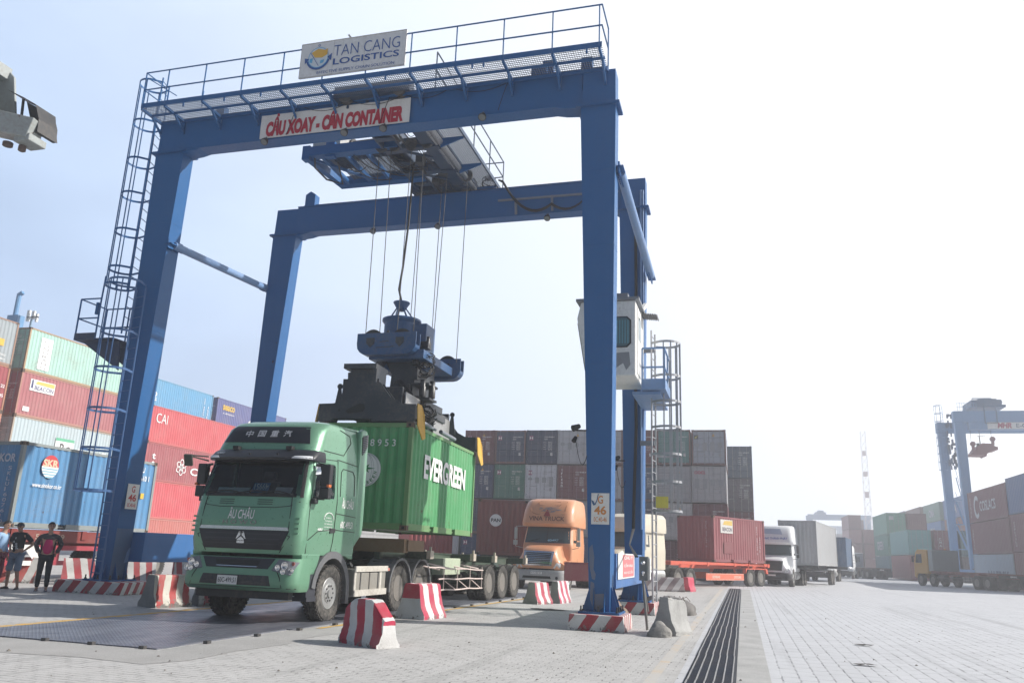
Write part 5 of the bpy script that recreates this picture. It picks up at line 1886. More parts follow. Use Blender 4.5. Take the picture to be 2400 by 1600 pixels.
for x0, x1, z1 in ((-.95, -.1, 2.40), (-.3, .62, 2.40), (.2, .9, 2.38)):
    pts = [(x0 + (x1 - x0) * i / 6, 2.38 + .06 * math.sin(pi * i / 6)) for i in range(7)]
    seam(mb, cb, pts, 0, .009, .028)
obj('wiper', mb, BLACK, ws)


def leaning(x0, x1, z0, z1, off=.035):
    return [(x, cb.front(x, z) + off, z) for x, z in ((x0, z0), (x1, z0), (x1 + .02, z1), (x0 + .02, z1))]


obj('dashboard_paper', MB().poly(leaning(-.78, -.05, 2.40, 2.50)), plain((.42, .52, .56), .6), it_)
obj('dashboard_paper', MB().poly(leaning(.5, .86, 2.40, 2.52)), plain((.5, .5, .54), .6), it_)
cd = obj('number_card', MB().poly(leaning(.0, .36, 2.40, 2.60)), plain((.02, .13, .30), .6), it_)
lc = MB().text('49951', (.34, 0, 2.585), (-1, 0, 0), (.1, 0, -1), .30, .12, .02)
lc.v = [V((v.x, cb.front(v.x, v.z) + .028, v.z)) for v in lc.v]
obj('lettering', lc, plain((.5, .6, .68), .5), cd)
# sun visor, roof panel
mb = MB()
VS = Cab([(3.05, .22, 1.18, .3), (3.09, .20, 1.19, .3), (3.22, .33, 1.17, .3), (3.27, .42, 1.15, .3)], .9, .06)
vi = obj('sun_visor', VS.body(MB()), plain((.02, .022, .028), .35), gt, smooth=40)
for sg in (-1, 1):
    c = [(.80, 3.075), (1.16, 3.075), (1.14, 3.135), (.86, 3.125)]
    obj('marker_lamp', VS.patch(MB(), c if sg > 0 else [(-x, z) for x, z in (c[1], c[0], c[3], c[2])], .012, 6, 2), glassm((.62, .64, .66), .15), vi)
mb = MB()
VS.ltext(mb, 'HOWO', -.95, 3.16, .2, .05, .02, .015)
obj('lettering', mb, plain((.5, .55, .6), .5), vi)
obj('bracket', MB().bx(-.62, -.5, .36, .5, 3.26, 3.33).bx(.58, .7, .36, .5, 3.26, 3.33).tube((-.1, .2, 3.15), (-.1, .18, 3.15), .02, 8).tube((.5, .22, 3.15), (.5, .2, 3.15), .02, 8), BLACK, vi)
rp = obj('roof_panel', cb.patch(MB(), [(-.98, 3.43), (.98, 3.40), (.86, 3.76), (-.86, 3.78)], .012, 16, 5), plain((.018, .02, .026), .3), gt, smooth=30)
lt = MB()
for i, ch in enumerate('中国重汽'):
    cb.ltext(lt, ch, -.52 + i * .29, 3.54, .17, .14, .02, .018)
obj('lettering', lt, plain((.55, .56, .58), .4), rp)
# bonnet-flap lines, slats and gaps
mb = MB()
seam(mb, cb, [(-1.1, 2.25), (-.9, 2.16), (-.6, 2.13), (0, 2.125), (.6, 2.13), (.9, 2.16), (1.1, 2.25)])
for x0 in (-.62, .22):
    for k in range(3):
        seam(mb, cb, [(x0, 2.27 - k * .04), (x0 + .32, 2.27 - k * .04)])
seam(mb, cb, [(.93, 2.33), (.95, 2.1), (.96, 1.75), (.93, 1.62), (1.0, 1.6), (.8, 1.3)])
seam(mb, cb, [(-.93, 2.33), (-.95, 2.1), (-.96, 1.75), (-.93, 1.62), (-1.0, 1.6), (-.8, 1.3)])
for sg in (-1, 1):
    seam(mb, cb, [(.42, 1.3), (.42, 2.3), (.55, 3.05), (.66, 3.12), (1.45, 3.16), (1.5, 2.3), (1.45, 1.55), (1.4, 1.32)], sg)
    seam(mb, cb, [(.55, 3.2), (1.5, 3.18), (2.4, 3.14)], sg).beam((0, .5, 2), (0, .5, 2.001), .001, .001)
    seam(mb, cb, [(1.5, 2.10), (2.4, 2.06)], sg)
    seam(mb, cb, [(.45, 1.55), (.8, 1.72), (1.4, 1.78), (2.4, 1.75)], sg)
    seam(mb, cb, [(.85, 3.3), (1.7, 3.3), (2.05, 3.6), (2.0, 3.75), (1.6, 3.82)], sg)
    seam(mb, cb, [(1.62, 2.45), (1.62, 2.95), (1.7, 3.02), (2.15, 3.0), (2.25, 2.9), (2.25, 2.5)], sg)
obj('panel_seams', mb, BLACK, gt)
for sg in (-1, 1):
    for k in range(4):
        z = 1.66 + k * .09
        x = sg * 1.11
        obj('side_vane', MB().box((x, cb.front(x, z) - .02, z), (.1, .03, .035)), GRNB, gt)
for sg in (1, -1):
    dw = obj('side_window', cb.spoly(MB(), [(.50, 2.36), (1.34, 2.38), (1.38, 2.46), (1.38, 3.0), (1.32, 3.06), (.66, 3.06), (.58, 2.98), (.47, 2.5)], sg, .006), clear_glass(), gt)
    mb = MB()
    cb.spoly(mb, [(1.28, 1.70), (1.50, 1.72), (1.50, 1.80), (1.28, 1.80)], sg, .02, .03)
    obj('door_handle', mb, plain((.03, .03, .032), .4), gt)
    # mirrors on arms
    x = sg * 1.40
    mm_ = obj('mirror', MB().box((x, .60, 2.78), (.20, .14, .42)).box((x, .60, 2.44), (.20, .14, .22)).beam((sg * 1.16, .55, 2.98), (x, .6, 2.96), .04, .05).beam((sg * 1.16, .5, 2.34), (x, .6, 2.34), .05, .06).box((sg * 1.24, .48, 2.28), (.12, .14, .10)), plain((.02, .021, .024), .4), gt, bevel=.03)
    obj('mirror_glass', MB().box((x - sg * .01, .675, 2.78), (.16, .006, .36)).box((x - sg * .01, .675, 2.44), (.16, .006, .17)), glassm((.05, .06, .07), .02), mm_)
    obj('indicator', MB().box((x + sg * .085, .56, 2.58), (.05, .1, .05)), plain((.62, .16, .04), .3), mm_)
    # rear corner fairings with their vents
    fa = obj('side_fairing', MB().prism([(sg * 1.21, 2.36, 3.9), (sg * 1.19, 2.52, 3.98), (sg * 1.18, 2.72, 3.96), (sg * 1.18, 2.80, 3.75), (sg * 1.21, 2.80, 2.0), (sg * 1.22, 2.76, 1.72), (sg * 1.21, 2.4, 1.42), (sg * 1.21, 2.36, 1.5)], (-sg * .14, 0, 0)), GRN, gt, bevel=.05)
    mb = MB().prism([(sg * 1.222, 2.40, 3.78), (sg * 1.21, 2.68, 3.88), (sg * 1.21, 2.70, 3.62), (sg * 1.222, 2.46, 3.40)], (-sg * .02, 0, 0))
    v_ = obj('vent', mb, DARK, fa)
    mb = MB()
    for k in range(10):
        z = 3.44 + k * .04
        mb.beam((sg * 1.226, 2.42 + max(0, .0), z), (sg * 1.222, 2.66, z + .06), .006, .012)
    obj('vent_slats', mb, GREY_B, v_)
obj('front_mirror', MB().box((-1.36, .02, 3.0), (.16, .06, .24), .3, 0, .5).beam((-1.12, .35, 3.02), (-1.34, .06, 3.08), .025, .03).beam((-1.1, .3, 3.1), (-1.34, .06, 3.1), .025, .03), plain((.05, .06, .05), .4), gt, bevel=.015)
obj('roof_deflector', MB().prism([(-1.0, 1.5, 3.92), (-1.0, 2.7, 3.98), (-1.0, 2.75, 3.2), (-1.0, 2.3, 3.2)], (2.0, 0, 0)), GRN, gt, bevel=.04)


def arch(mb, c, r0, r1, x0, x1, a0, a1, n=14):
    y, z = c
    for i in range(n):
        q = [a0 + (a1 - a0) * (i + k) / n for k in (0, 1)]
        P = [(y + r * cos(a), z + r * sin(a)) for a in q for r in (r0, r1)]
        (a_, b_, c_, d_) = P
        vs = [(x, *p) for x in (x0, x1) for p in (a_, b_, d_, c_)]
        mb.add(vs, [(0, 1, 2, 3), (4, 7, 6, 5), (1, 5, 6, 2), (0, 3, 7, 4)] + ([(0, 4, 5, 1)] if i == 0 else []) + ([(2, 6, 7, 3)] if i == n - 1 else []))
    return mb


for sg in (-1, 1):
    mb = MB()
    arch(mb, (1.52, .56), .66, .80, sg * 1.225, sg * .8, R_(-5), R_(172))
    mb.bx(min(sg * 1.22, sg * .8), max(sg * 1.22, sg * .8), 2.2, 2.34, .32, .6)
    obj('mudguard', mb, PL, gt, smooth=40)
    obj('step', MB().bx(min(sg * 1.2, sg * .9), max(sg * 1.2, sg * .9), .62, .98, .42, .50).bx(min(sg * 1.19, sg * .95), max(sg * 1.19, sg * .95), .60, .95, .50, .92), plain((.03, .033, .045), .6), gt)
    wheel(gt, (sg * 1.06, 1.52, .545), .545, .30, sg, 'steer', RIMG)
    for y in (5.02, 6.36):
        wheel(gt, (sg * 1.06, y, .545), .545, .28, sg, 'drive', RIM)
        wheel(gt, (sg * .72, y, .545), .545, .28, sg, 'drive', RIM)
        mb = MB()
        arch(mb, (y, .56), .62, .68, sg * 1.24, sg * .55, R_(-8), R_(188))
        for a in (60, 90, 120):
            mb.box((sg * .9, y + .69 * cos(R_(a)), .56 + .69 * sin(R_(a))), (.5, .08, .025), 0, 0, R_(a - 90))
        obj('mudguard', mb, PL, gt, smooth=40)
mb = MB()
for x in (-.42, .42):
    mb.bx(x - .05, x + .05, .5, 7.2, .72, .98)
for y in (.7, 2.3, 3.6, 5.7, 7.1):
    mb.bx(-.42, .42, y, y + .12, .76, .94)
for y in (1.52, 5.02, 6.36):
    mb.tube((-.9, y, .54), (.9, y, .54), .09, 10)
mb.lathe([(.1, -.25), (.24, -.15), (.24, .15), (.1, .25)], (0, 5.02, .54), (0, 1, 0), 14).lathe([(.1, -.25), (.24, -.15), (.24, .15), (.1, .25)], (0, 6.36, .54), (0, 1, 0), 14)
mb.bx(-.5, .5, .5, 2.2, .65, 1.25)
mb.bx(-1.0, 1.0, .3, .45, .45, .62)
obj('chassis', mb, DARK, gt)
obj('fifth_wheel', MB().lathe([(.0, 1.16), (.48, 1.16), (.5, 1.13), (.48, 1.05), (.2, 1.02)], (0, 5.6, 0), (0, 0, 1), 24).bx(-.5, .5, 5.3, 5.9, .98, 1.06), DARK, gt)
TANK = paint((.33, .32, .29), .45, .6, .0, metal=.4, dcol=(.3, .27, .23))
for sg in (1, -1):
    q = [(.72, .48), (.78, .42), (1.1, .42), (1.18, .50), (1.18, .92), (1.1, 1.0), (.78, 1.0), (.72, .94)]
    tk = obj('fuel_tank', MB().prism([(sg * a, 2.6, b) for a, b in q], (0, 1.65, 0)), TANK, gt, bevel=.02)
    mb = MB()
    for y in (2.9, 3.35, 3.8):
        mb.prism([(sg * (a + (.006 if a > .9 else 0)), y, b + (.012 if b > .9 else 0)) for a, b in q], (0, .05, 0))
    obj('strap', mb, DARK, tk)
    sgd = obj('side_guard', MB().beam((sg * 1.2, 2.58, 1.0), (sg * 1.2, 4.28, 1.0), .03, .12).beam((sg * 1.2, 2.58, .5), (sg * 1.2, 4.26, .5), .03, .13).bx(min(sg * 1.19, sg * 1.17), max(sg * 1.19, sg * 1.17), 2.6, 2.7, .5, 1.0).bx(min(sg * 1.19, sg * 1.17), max(sg * 1.19, sg * 1.17), 3.9, 4.0, .5, 1.0), paint((.55, .53, .48), .5, .5), gt)
    obj('reflector', MB().box((sg * 1.2, 4.32, .98), (.04, .08, .06)), plain((.6, .2, .15), .4), sgd)
mb = MB()
for i in range(7):
    mb.path(sag((random.uniform(-.3, .5), 2.7, 1.3), (random.uniform(-.2, .3), 4.6, 1.35), random.uniform(.1, .3), 8), .014, 5)
mb.tube((.95, 2.45, 1.05), (.7, 2.5, 1.1), .12, 12).tube((.85, 2.9, 1.02), (.95, 2.9, 1.08), .06, 10)
for x in (.75, .95):
    mb.tube((x, 4.35, .7), (x, 4.9, .72), .1, 10)
obj('air_lines', mb, BLACK, gt)

# ------------------------------------------------------------------ its skeletal trailer
st = thing('container_trailer', 'dark green skeletal trailer behind the green tractor, three axles at the rear', 'trailer', (-8.95, 18.6, 0), -.036)
TG = paint((.035, .062, .042), .55, .45, .1, fade=.3)
TGP = paint((.40, .46, .34), .55, .35, .03)
mb = MB()
for x in (-.45, .45):
    mb.prism([(x - .07, 0, 1.42), (x - .07, 10.6, 1.25), (x - .07, 10.6, .95), (x - .07, 3.2, .78), (x - .07, 2.2, .92), (x - .07, 0, 1.12)], (.14, 0, 0))
    mb.beam((x, 0, 1.42), (x, 10.6, 1.25), .22, .02).beam((x, 2.2, .9), (x, 3.2, .77), .22, .02)
for y in (.9, 3.4, 5.3, 6.6, 7.9, 9.2):
    mb.bx(-.45, .45, y, y + .12, .9, 1.2)
for y in (6.35, 7.65, 8.95):
    mb.tube((-.95, y, .5), (.95, y, .5), .07, 10)
    for sg in (-1, 1):
        mb.prism([(sg * .5, y - .6, .85), (sg * .5, y + .6, .85), (sg * .5, y + .15, .62), (sg * .5, y - .15, .62)], (sg * .1, 0, 0))
for sg in (-1, 1):
    mb.beam((sg * .45, 4.2, 1.2), (sg * 1.1, 5.3, .8), .07, .07).beam((sg * .5, 6.0, 1.15), (sg * 1.15, 4.9, 1.25), .1, .08).beam((sg * .5, 8.6, 1.1), (sg * 1.1, 7.3, .95), .1, .12)
obj('main_frame', mb, TG, st)
for y, z in ((1.55, 1.41), (4.75, 1.36), (6.7, 1.32), (10.1, 1.27)):
    bl = obj('bolster', MB().bx(-1.2, 1.2, y - .1, y + .1, z - .2, z), TG, st, bevel=.012)
    obj('twistlock', MB().bx(-1.24, -1.13, y - .11, y + .11, z - .18, z + .02).bx(1.13, 1.24, y - .11, y + .11, z - .18, z + .02).bx(1.16, 1.21, y - .03, y + .03, z + .02, z + .12).bx(-1.21, -1.16, y - .03, y + .03, z + .02, z + .12), paint((.45, .40, .33), .6, .5, .2), bl)
obj('headboard', MB().bx(-1.2, 1.2, -.1, .14, 1.36, 1.68).bx(1.05, 1.24, .05, 1.0, 1.40, 1.66).bx(-1.24, -1.05, .05, 1.0, 1.40, 1.66).bx(-.5, .5, .1, 1.4, 1.40, 1.56), paint((.16, .10, .05), .6, .5, .25), st)
obj('tool_box', MB().bx(-.85, .95, 3.05, 4.35, .80, 1.24), TGP, st, bevel=.015)
obj('landing_leg', MB().bx(.55, .7, 2.75, 2.9, .2, 1.0).bx(-.7, -.55, 2.75, 2.9, .2, 1.0).bx(.5, .75, 2.68, 2.98, .16, .2).bx(-.75, -.5, 2.68, 2.98, .16, .2), TG, st)
for sg in (-1, 1):
    for y in (6.35, 7.65, 8.95):
        wheel(st, (sg * 1.05, y, .525), .525, .27, sg, 'drive', RIM)
        wheel(st, (sg * .73, y, .525), .525, .27, sg, 'drive', RIM)
    mb = MB()
    R3 = plain((.62, .52, .48), .6)
    for z, dz in ((1.02, -.1), (.72, -.04), (.44, -.03)):
        y0 = 1.4 if z > 1 else 2.1
        mb.path([(sg * 1.22, y0 + (5.55 - y0) * i / 6, z + dz * i / 6 + .012 * sin(i * 2)) for i in range(7)], .02, 6)
    for y in (2.5, 3.5, 4.5, 5.5):
        mb.tube((sg * 1.21, y, .42), (sg * 1.21, y, 1.0), .015, 5)
    for y in (2.2, 3.2, 4.2, 5.2):
        mb.tube((sg * .5, y - .9, 1.15), (sg * 1.2, y, .96), .022, 5).tube((sg * 1.21, y - .6, .66), (sg * 1.21, y + .2, .42), .013, 5)
    obj('side_guard', mb, R3, st, smooth=50)

# ------------------------------------------------------------------ bonneted trucks


def bonnet_truck(label, loc, rz, col, name='truck_tractor', tall=3.75, dark=False, plate=None, small=False, group=None, roof='high'):
    t = thing(name, label, 'truck', loc, rz, group)
    P = paint(col, .4, .2, .0, streak=.2, fade=.3, coat=.2, dcol=tuple(q * .5 for q in col))
    hood = Cab([(.86, .12, .98, .2), (1.1, .1, .98, .25), (1.35, .16, .82, .25), (1.62, .28, .74, .22), (1.74, .5, .70, .22), (1.82, 1.1, .72, .3)], 1.75, .1)
    obj('bonnet', hood.body(MB()), P, t, smooth=40)
    ca = Cab([(.92, 1.5, 1.12, .12), (1.8, 1.5, 1.14, .15), (1.9, 1.52, 1.13, .2), (2.58, 1.78, 1.08, .25), (2.66, 1.8, 1.08, .25)], 4.0, .12)
    obj('cab', ca.body(MB()), P, t, smooth=40)
    if roof == 'high':
        ro = Cab([(2.62, 1.45, 1.19, .25), (2.75, 1.36, 1.2, .3), (3.0, 1.42, 1.19, .35), (3.3, 1.55, 1.17, .35), (tall - .2, 1.8, 1.12, .4), (tall - .05, 2.05, 1.05, .4), (tall, 2.4, .95, .4)], 4.0, .12)
    else:
        ro = Cab([(2.62, 1.6, 1.12, .25), (2.7, 1.62, 1.1, .3), (2.85, 2.1, 1.1, .35), (tall - .3, 2.9, 1.1, .3), (tall, 3.3, 1.0, .3)], 4.0, .1)
    rf = obj('roof_fairing', ro.body(MB()), P, t, smooth=40)
    ws_ = obj('windscreen', ca.patch(MB(), [(-1.02, 1.92), (1.02, 1.92), (.97, 2.6), (-.97, 2.6)], .012, 14, 5), glassm((.05, .075, .085), .06), t, smooth=30)
    obj('pillar', ca.patch(MB(), [(-.015, 1.92), (.015, 1.92), (.015, 2.6), (-.015, 2.6)], .02, 1, 4).beam((-.9, ca.front(-.9, 1.97) - .03, 1.95), (-.3, ca.front(-.3, 2.0) - .03, 2.1), .02, .02).beam((.1, ca.front(.1, 1.97) - .03, 1.95), (.7, ca.front(.7, 2.0) - .03, 2.08), .02, .02), BLACK, ws_)
    gl = obj('grille', hood.patch(MB(), [(-.60, .97), (.60, .97), (.66, 1.57), (-.66, 1.57)], .025, 10, 6), CHROME if not dark else plain((.03, .03, .035), .4), t, smooth=30)
    mb = MB()
    for k in range(7):
        z = 1.04 + k * .07
        w_ = .52 + .008 * k
        hood.patch(mb, [(-w_, z), (w_, z), (w_, z + .042), (-w_, z + .042)], .034, 8, 1)
    obj('grille_slots', mb, BLACK, gl)
    bm_ = Cab([(.36, .02, 1.12, .3), (.42, -.04, 1.18, .32), (.72, -.06, 1.2, .34), (.80, -.02, 1.18, .32)], .5, .16)
    bu = obj('bumper', bm_.body(MB()), paint((.33, .33, .33), .5, .4, .03) if not dark else DARK, t, smooth=40)
    if not small:
        mb = MB()
        bm_.patch(mb, [(-.62, .46), (.62, .46), (.58, .56), (-.58, .56)], .01, 10, 2)
        for x in (-.85, .85):
            mb.disc((x, bm_.front(x, .5) - .012, .5), (1, 0, 0), (0, 0, 1), .06, 0, 14)
        obj('intake', mb, BLACK, bu)
        pl_ = obj('number_plate', bm_.patch(MB(), [(-.24, .64), (.24, .64), (.24, .73), (-.24, .73)], .014, 4, 1), WHITE, bu)
        if plate:
            obj('lettering', bm_.ltext(MB(), plate, -.21, .655, .42, .06, .01, .018), DLET, pl_)
    for sg in (-1, 1):
        mb = MB()
        arch(mb, (1.0, .52), .6, .68, sg * 1.18, sg * .68, R_(0), R_(180))
        mb.prism([(sg * .7, .2, .82), (sg * 1.12, .28, .82), (sg * 1.12, .3, 1.0), (sg * .95, .3, 1.12), (sg * .7, .22, 1.15)], (0, .3, 0))
        obj('fender', mb, P, t, smooth=40)
        c = [(.66, .88), (1.0, .88), (.98, 1.08), (.80, 1.1)]
        q = [(sg * x, hood.front(sg * min(x, .97), z) - .02 - .05 * (x > .9), z) for x, z in c]
        obj('headlight', MB().prism(q, (0, .03, 0)), glassm((.55, .56, .56), .15), t)
        sw = obj('side_window', ca.spoly(MB(), [(1.85, 1.95), (2.5, 1.95), (2.5, 2.5), (2.0, 2.5)], sg), glassm((.03, .04, .045), .08), t)
        x = sg * 1.42
        mi_ = obj('mirror', MB().box((x, 1.55, 2.3), (.13, .09, .50)).box((x, 1.5, 1.9), (.18, .09, .2)).path([(sg * 1.12, 1.7, 2.62), (x, 1.58, 2.6), (x + sg * .04, 1.56, 2.2), (x, 1.55, 1.75), (sg * 1.12, 1.65, 1.68)], .018, 6), plain((.05, .05, .055), .4) if dark else paint((.42, .42, .4), .35, .3, metal=.4), t, bevel=.015)
        wheel(t, (sg * 1.04, 1.0, .52), .52, .28, sg, 'steer', RIMG, small)
        for y in (5.3, 6.6):
            wheel(t, (sg * 1.02, y, .52), .52, .28, sg, 'drive', RIM, small)
            if not small:
                wheel(t, (sg * .70, y, .52), .52, .28, sg, 'drive', RIM, True)
        obj('fuel_tank', MB().tube((sg * .9, 2.6, .68), (sg * .9, 3.9, .68), .29, 18), RIMG, t, smooth=40)
        seam_ = MB()
        seam(seam_, ca, [(1.75, 1.1), (1.75, 2.6)], sg).beam((0, 2, 1.5), (0, 2, 1.501), .001, .001)
        seam(seam_, ca, [(2.62, 1.1), (2.62, 2.6)], sg)
        obj('panel_seams', seam_, BLACK, t)
    mb = MB()
    for x in (-.42, .42):
        mb.bx(x - .05, x + .05, .5, 7.3, .78, 1.0)
    for y in (1.0, 5.3, 6.6):
        mb.tube((-.9, y, .52), (.9, y, .52), .08, 8)
    mb.bx(-.5, .5, 5.5, 6.5, 1.0, 1.14).bx(-.4, .4, .4, 1.7, .5, .95)
    obj('chassis', mb, DARK, t)
    return t, hood, ca, ro, rf


ORG = (.62, .29, .155)
ot, ho_, ca_, ro_, rf_ = bonnet_truck('orange bonneted truck with a chrome grille, facing the camera behind the trailer', (-8.28, 34.0, 0), -.03, ORG, plate='51C-455.97', tall=3.86)
lt = MB()
ro_.ltext(lt, 'VINA TRUCK', -.82, 2.86, 1.62, .19, .02)
obj('lettering', lt, plain((.16, .05, .03), .6), rf_)
mb = MB()
ro_.patch(mb, [(-.16, 3.06), (.16, 3.06), (.008, 3.36), (-.008, 3.36)], .014, 2, 3)
obj('warning_triangle', mb, plain((.34, .045, .035), .5), rf_)
mb = MB()
seam(mb, ro_, [(-.42, 3.55), (.5, 3.53), (.55, 3.58), (.5, 3.7), (-.42, 3.72), (-.47, 3.66), (-.42, 3.55)], 0, .008)
seam(mb, ro_, [(-.82, 3.72), (-.78, 3.4), (-.68, 3.2), (-.5, 3.14), (.8, 3.14)], 0, .012)
seam(mb, ro_, [(.8, 3.7), (.78, 3.3)], 0, .018)
obj('panel_seams', mb, plain((.38, .15, .07), .6), rf_)
mb = MB()
rr = random.Random(3)
for i in range(60):
    x, z = rr.uniform(-.42, .5), rr.uniform(3.22, 3.44)
    if abs(z - 3.34) < .12 - .1 * abs(x - .1):
        ro_.patch(mb, [(x, z), (x + .12, z + .01), (x + .13, z + .025), (x + .01, z + .02)], .012 + i * .00005, 2, 1)
obj('decal', mb, plain((.25, .21, .22), .6), rf_)
lt = MB()
ca_.ltext(lt, '40497', .02, 1.98, .5, .1, .03, .02)
obj('lettering', lt, plain((.35, .62, .75), .5), ot)

# brown container on a chassis behind the trailer, left of the orange truck
pan = container('brown container with a round white logo, beside the orange truck', (-9.9, 38.6, 1.3), .30, 12.192, H9 - .3, (.23, .085, .08), 'front', (.2, .08, .075), rust=.05)
mb = MB().disc((-1.55, -.012, 1.62), (1, 0, 0), (0, 0, 1), .29, 0, 30)
obj('logo', mb, WLET, pan)
letters(pan, [('PAN', .66, 1.54, .46, .17, .03)], DLET, face='near').location = (0, -.008, 0)
pch = thing('container_trailer', 'dark chassis under the brown container beside the orange truck', 'trailer', (-11.1, 39, 0), .30)
mb = MB()
for x in (-.4, .4):
    mb.bx(x - .07, x + .07, 0, 12, .95, 1.28)
mb.bx(-1.2, 1.2, .1, .3, 1.1, 1.29).bx(-1.2, 1.2, 11.5, 11.7, 1.1, 1.29)
obj('main_frame', mb, DARK, pch)
for y in (8.5, 9.8):
    for sg in (-1, 1):
        wheel(pch, (sg * 1.0, y, .52), .52, .28, sg, 'drive', RIM, True)
for sg in (-1, 1):
    obj('landing_leg', MB().bx(sg * .6 - .08, sg * .6 + .08, 1.6, 1.75, .05, 1.0), DARK, pch)

# cream truck pulling the red trailer, mostly behind the front right leg
cr = bonnet_truck('cream bonneted truck mostly hidden behind the crane leg with the cracked sign', (-6.3, 38.2, 0), -.42, (.60, .55, .44), tall=3.5, small=False, roof='high')[0]
rt_ = thing('container_trailer', 'red skeletal trailer with white lettered side skirt, carrying a maroon container', 'trailer', (-4.75, 45.5, 0), -.48)
RD = paint((.62, .10, .055), .5, .35, .04, fade=.4)
mb = MB()
for x in (-.45, .45):
    mb.bx(x - .07, x + .07, -.2, 11.6, .98, 1.32)
    mb.beam((x, -.2, 1.33), (x, 11.6, 1.33), .24, .025)
for y in (.1, 3.9, 7.0, 11.3):
    mb.bx(-1.22, 1.22, y - .1, y + .1, 1.12, 1.34)
for i in range(9):
    mb.bx(-1.0, 1.0, .9 + i * 1.2, 1.0 + i * 1.2, 1.18, 1.3)
mb.bx(-1.2, 1.2, 1.8, 2.2, .72, 1.0)
for sg in (-1, 1):
    mb.beam((sg * 1.16, 0, 1.26), (sg * 1.16, 11.5, 1.26), .07, .14)
obj('main_frame', mb, RD, rt_)
sk = obj('side_skirt', MB().bx(1.2, 1.23, 3.6, 8.0, .36, .74).bx(-1.23, -1.2, 3.6, 8.0, .36, .74), paint((.66, .15, .085), .5, .3, fade=.4), rt_)
mb = MB()
for k in range(26):
    for z in (.37, .70):
        mb.bx(1.232, 1.236, 3.62 + k * .17, 3.70 + k * .17, z, z + .035)
mb.text('DOOSUNG', (1.238, 4.3, .47), (0, 1, 0), (0, 0, 1), .85, .15, .03).text('DOOSUNG', (1.238, 6.8, .47), (0, 1, 0), (0, 0, 1), .85, .15, .03)
obj('lettering', mb, plain((.75, .62, .52), .6), sk)
for sg in (-1, 1):
    for y in (9.0, 10.35):
        wheel(rt_, (sg * 1.05, y, .52), .52, .28, sg, 'drive', RIM)
    mb = MB()
    arch(mb, (9.68, .55), 1.22, 1.26, sg * 1.24, sg * .8, R_(25), R_(155), 8)
    mb.prism([(sg * 1.0, 8.3, 1.05), (sg * 1.0, 11.1, 1.05), (sg * 1.0, 11.2, .75), (sg * 1.0, 10.98, .75), (sg * 1.0, 10.9, 1.0), (sg * 1.0, 8.45, 1.0), (sg * 1.0, 8.3, .75)], (sg * .22, 0, 0))
    obj('mudguard', mb, RD, rt_)
for sg in (-1, 1):
    obj('landing_leg', MB().bx(sg * .7 - .08, sg * .7 + .08, 2.7, 2.86, .12, 1.0).bx(sg * .7 - .15, sg * .7 + .15, 2.62, 2.94, .05, .12), GREY_B, rt_)
bc = container('maroon container with a yellow and white logo panel on the red trailer', (-1.55, 49.0, 1.36), -.50, 6.058, 2.591, (.26, .075, .085), 'front', (.24, .07, .08), rust=.05, fade=.4, streak=.2)
mb = MB().bx(0, .008, .75, 2.15, 1.65, 2.42)
mb.add([(.012, .8, 1.7), (.012, 2.1, 1.7), (.012, 2.1, 2.05), (.012, .8, 2.05)], [(0, 1, 2, 3)], 0).add([(.013, 1.0, 2.12), (.013, 2.1, 2.1), (.013, 2.1, 2.38), (.013, 1.2, 2.34)], [(0, 1, 2, 3)], 1)
obj('logo_panel', mb, [plain((.6, .58, .55), .6), plain((.62, .43, .10), .6)], bc)
letters(bc, [('BEACON', .95, 1.76, 1.1, .22, .02), ('BSIU 227106 5', 5.0, .5, .12, 1.7, .0, 1), ('22G1', 5.35, .6, .12, 1.0, .0, 1)], plain((.6, .55, .55), .6))
letters(bc, [('BEACON', .95, 1.76, 1.1, .22, .02)], plain((.06, .05, .08), .6)).location = (.011, 0, 0)
tag(obj('patch', MB().bx(0, .006, 1.1, 2.1, .5, 1.15), paint((.20, .05, .06), .5, .2), bc))
letters(bc, [('BSIU 227106 5', 1.9, .8, .09, 1.5, .0, 1)], plain((.5, .42, .42), .6), face='near')

# white trucks in the queue beyond
wt, h_, c_, r_, f_ = bonnet_truck('white bonneted truck with blue lettering on its roof fairing, behind the red trailer', (1.75, 55.8, 0), -.20, (.74, .75, .76), tall=3.85, dark=True)
lt = MB()
r_.ltext(lt, 'LONG THÀNH PHÁT', -.8, 2.92, 1.6, .17, .02)
obj('lettering', lt, plain((.05, .10, .42), .6), f_)
obj('wind_deflector', r_.patch(MB(), [(-.75, 3.3), (.5, 3.25), (.3, 3.72), (-.7, 3.72)], .01, 8, 4), plain((.42, .47, .58), .5), f_)
container('pale grey container carried by the white truck with blue lettering', (4.75, 58.3, 1.35), -.20, 12.192, H9, (.40, .41, .42), 'front', (.36, .37, .38), rust=.03, kind='mid')
tc2 = thing('container_trailer', 'grey chassis under the pale grey container behind the white truck', 'trailer', (3.55, 58.4, 0), -.20)
mb = MB()
for x in (-.4, .4):
    mb.bx(x - .07, x + .07, 0, 12, 1.0, 1.34)
mb.bx(-1.2, 1.2, .1, .3, 1.15, 1.34).bx(-1.2, 1.2, 11.5, 11.7, 1.15, 1.34)
obj('main_frame', mb, DARK, tc2)
for y in (8.5, 9.8):
    for sg in (-1, 1):
        wheel(tc2, (sg * 1.0, y, .52), .52, .28, sg, 'drive', RIM, True)
bonnet_truck('white bonneted truck second in the queue, with a blue container', (6.2, 76.5, 0), -.2, (.72, .73, .74), tall=3.6, small=True, dark=True, roof='slope')
container('dark blue container behind the second white truck of the queue', (9.0, 80.5, 1.3), -.2, 6.058, 2.591, (.08, .14, .24), 'front', kind='mid')
bonnet_truck('white bonneted truck farthest back in the queue', (10.6, 100, 0), -.2, (.70, .71, .72), tall=3.6, small=True, dark=True, roof='slope')


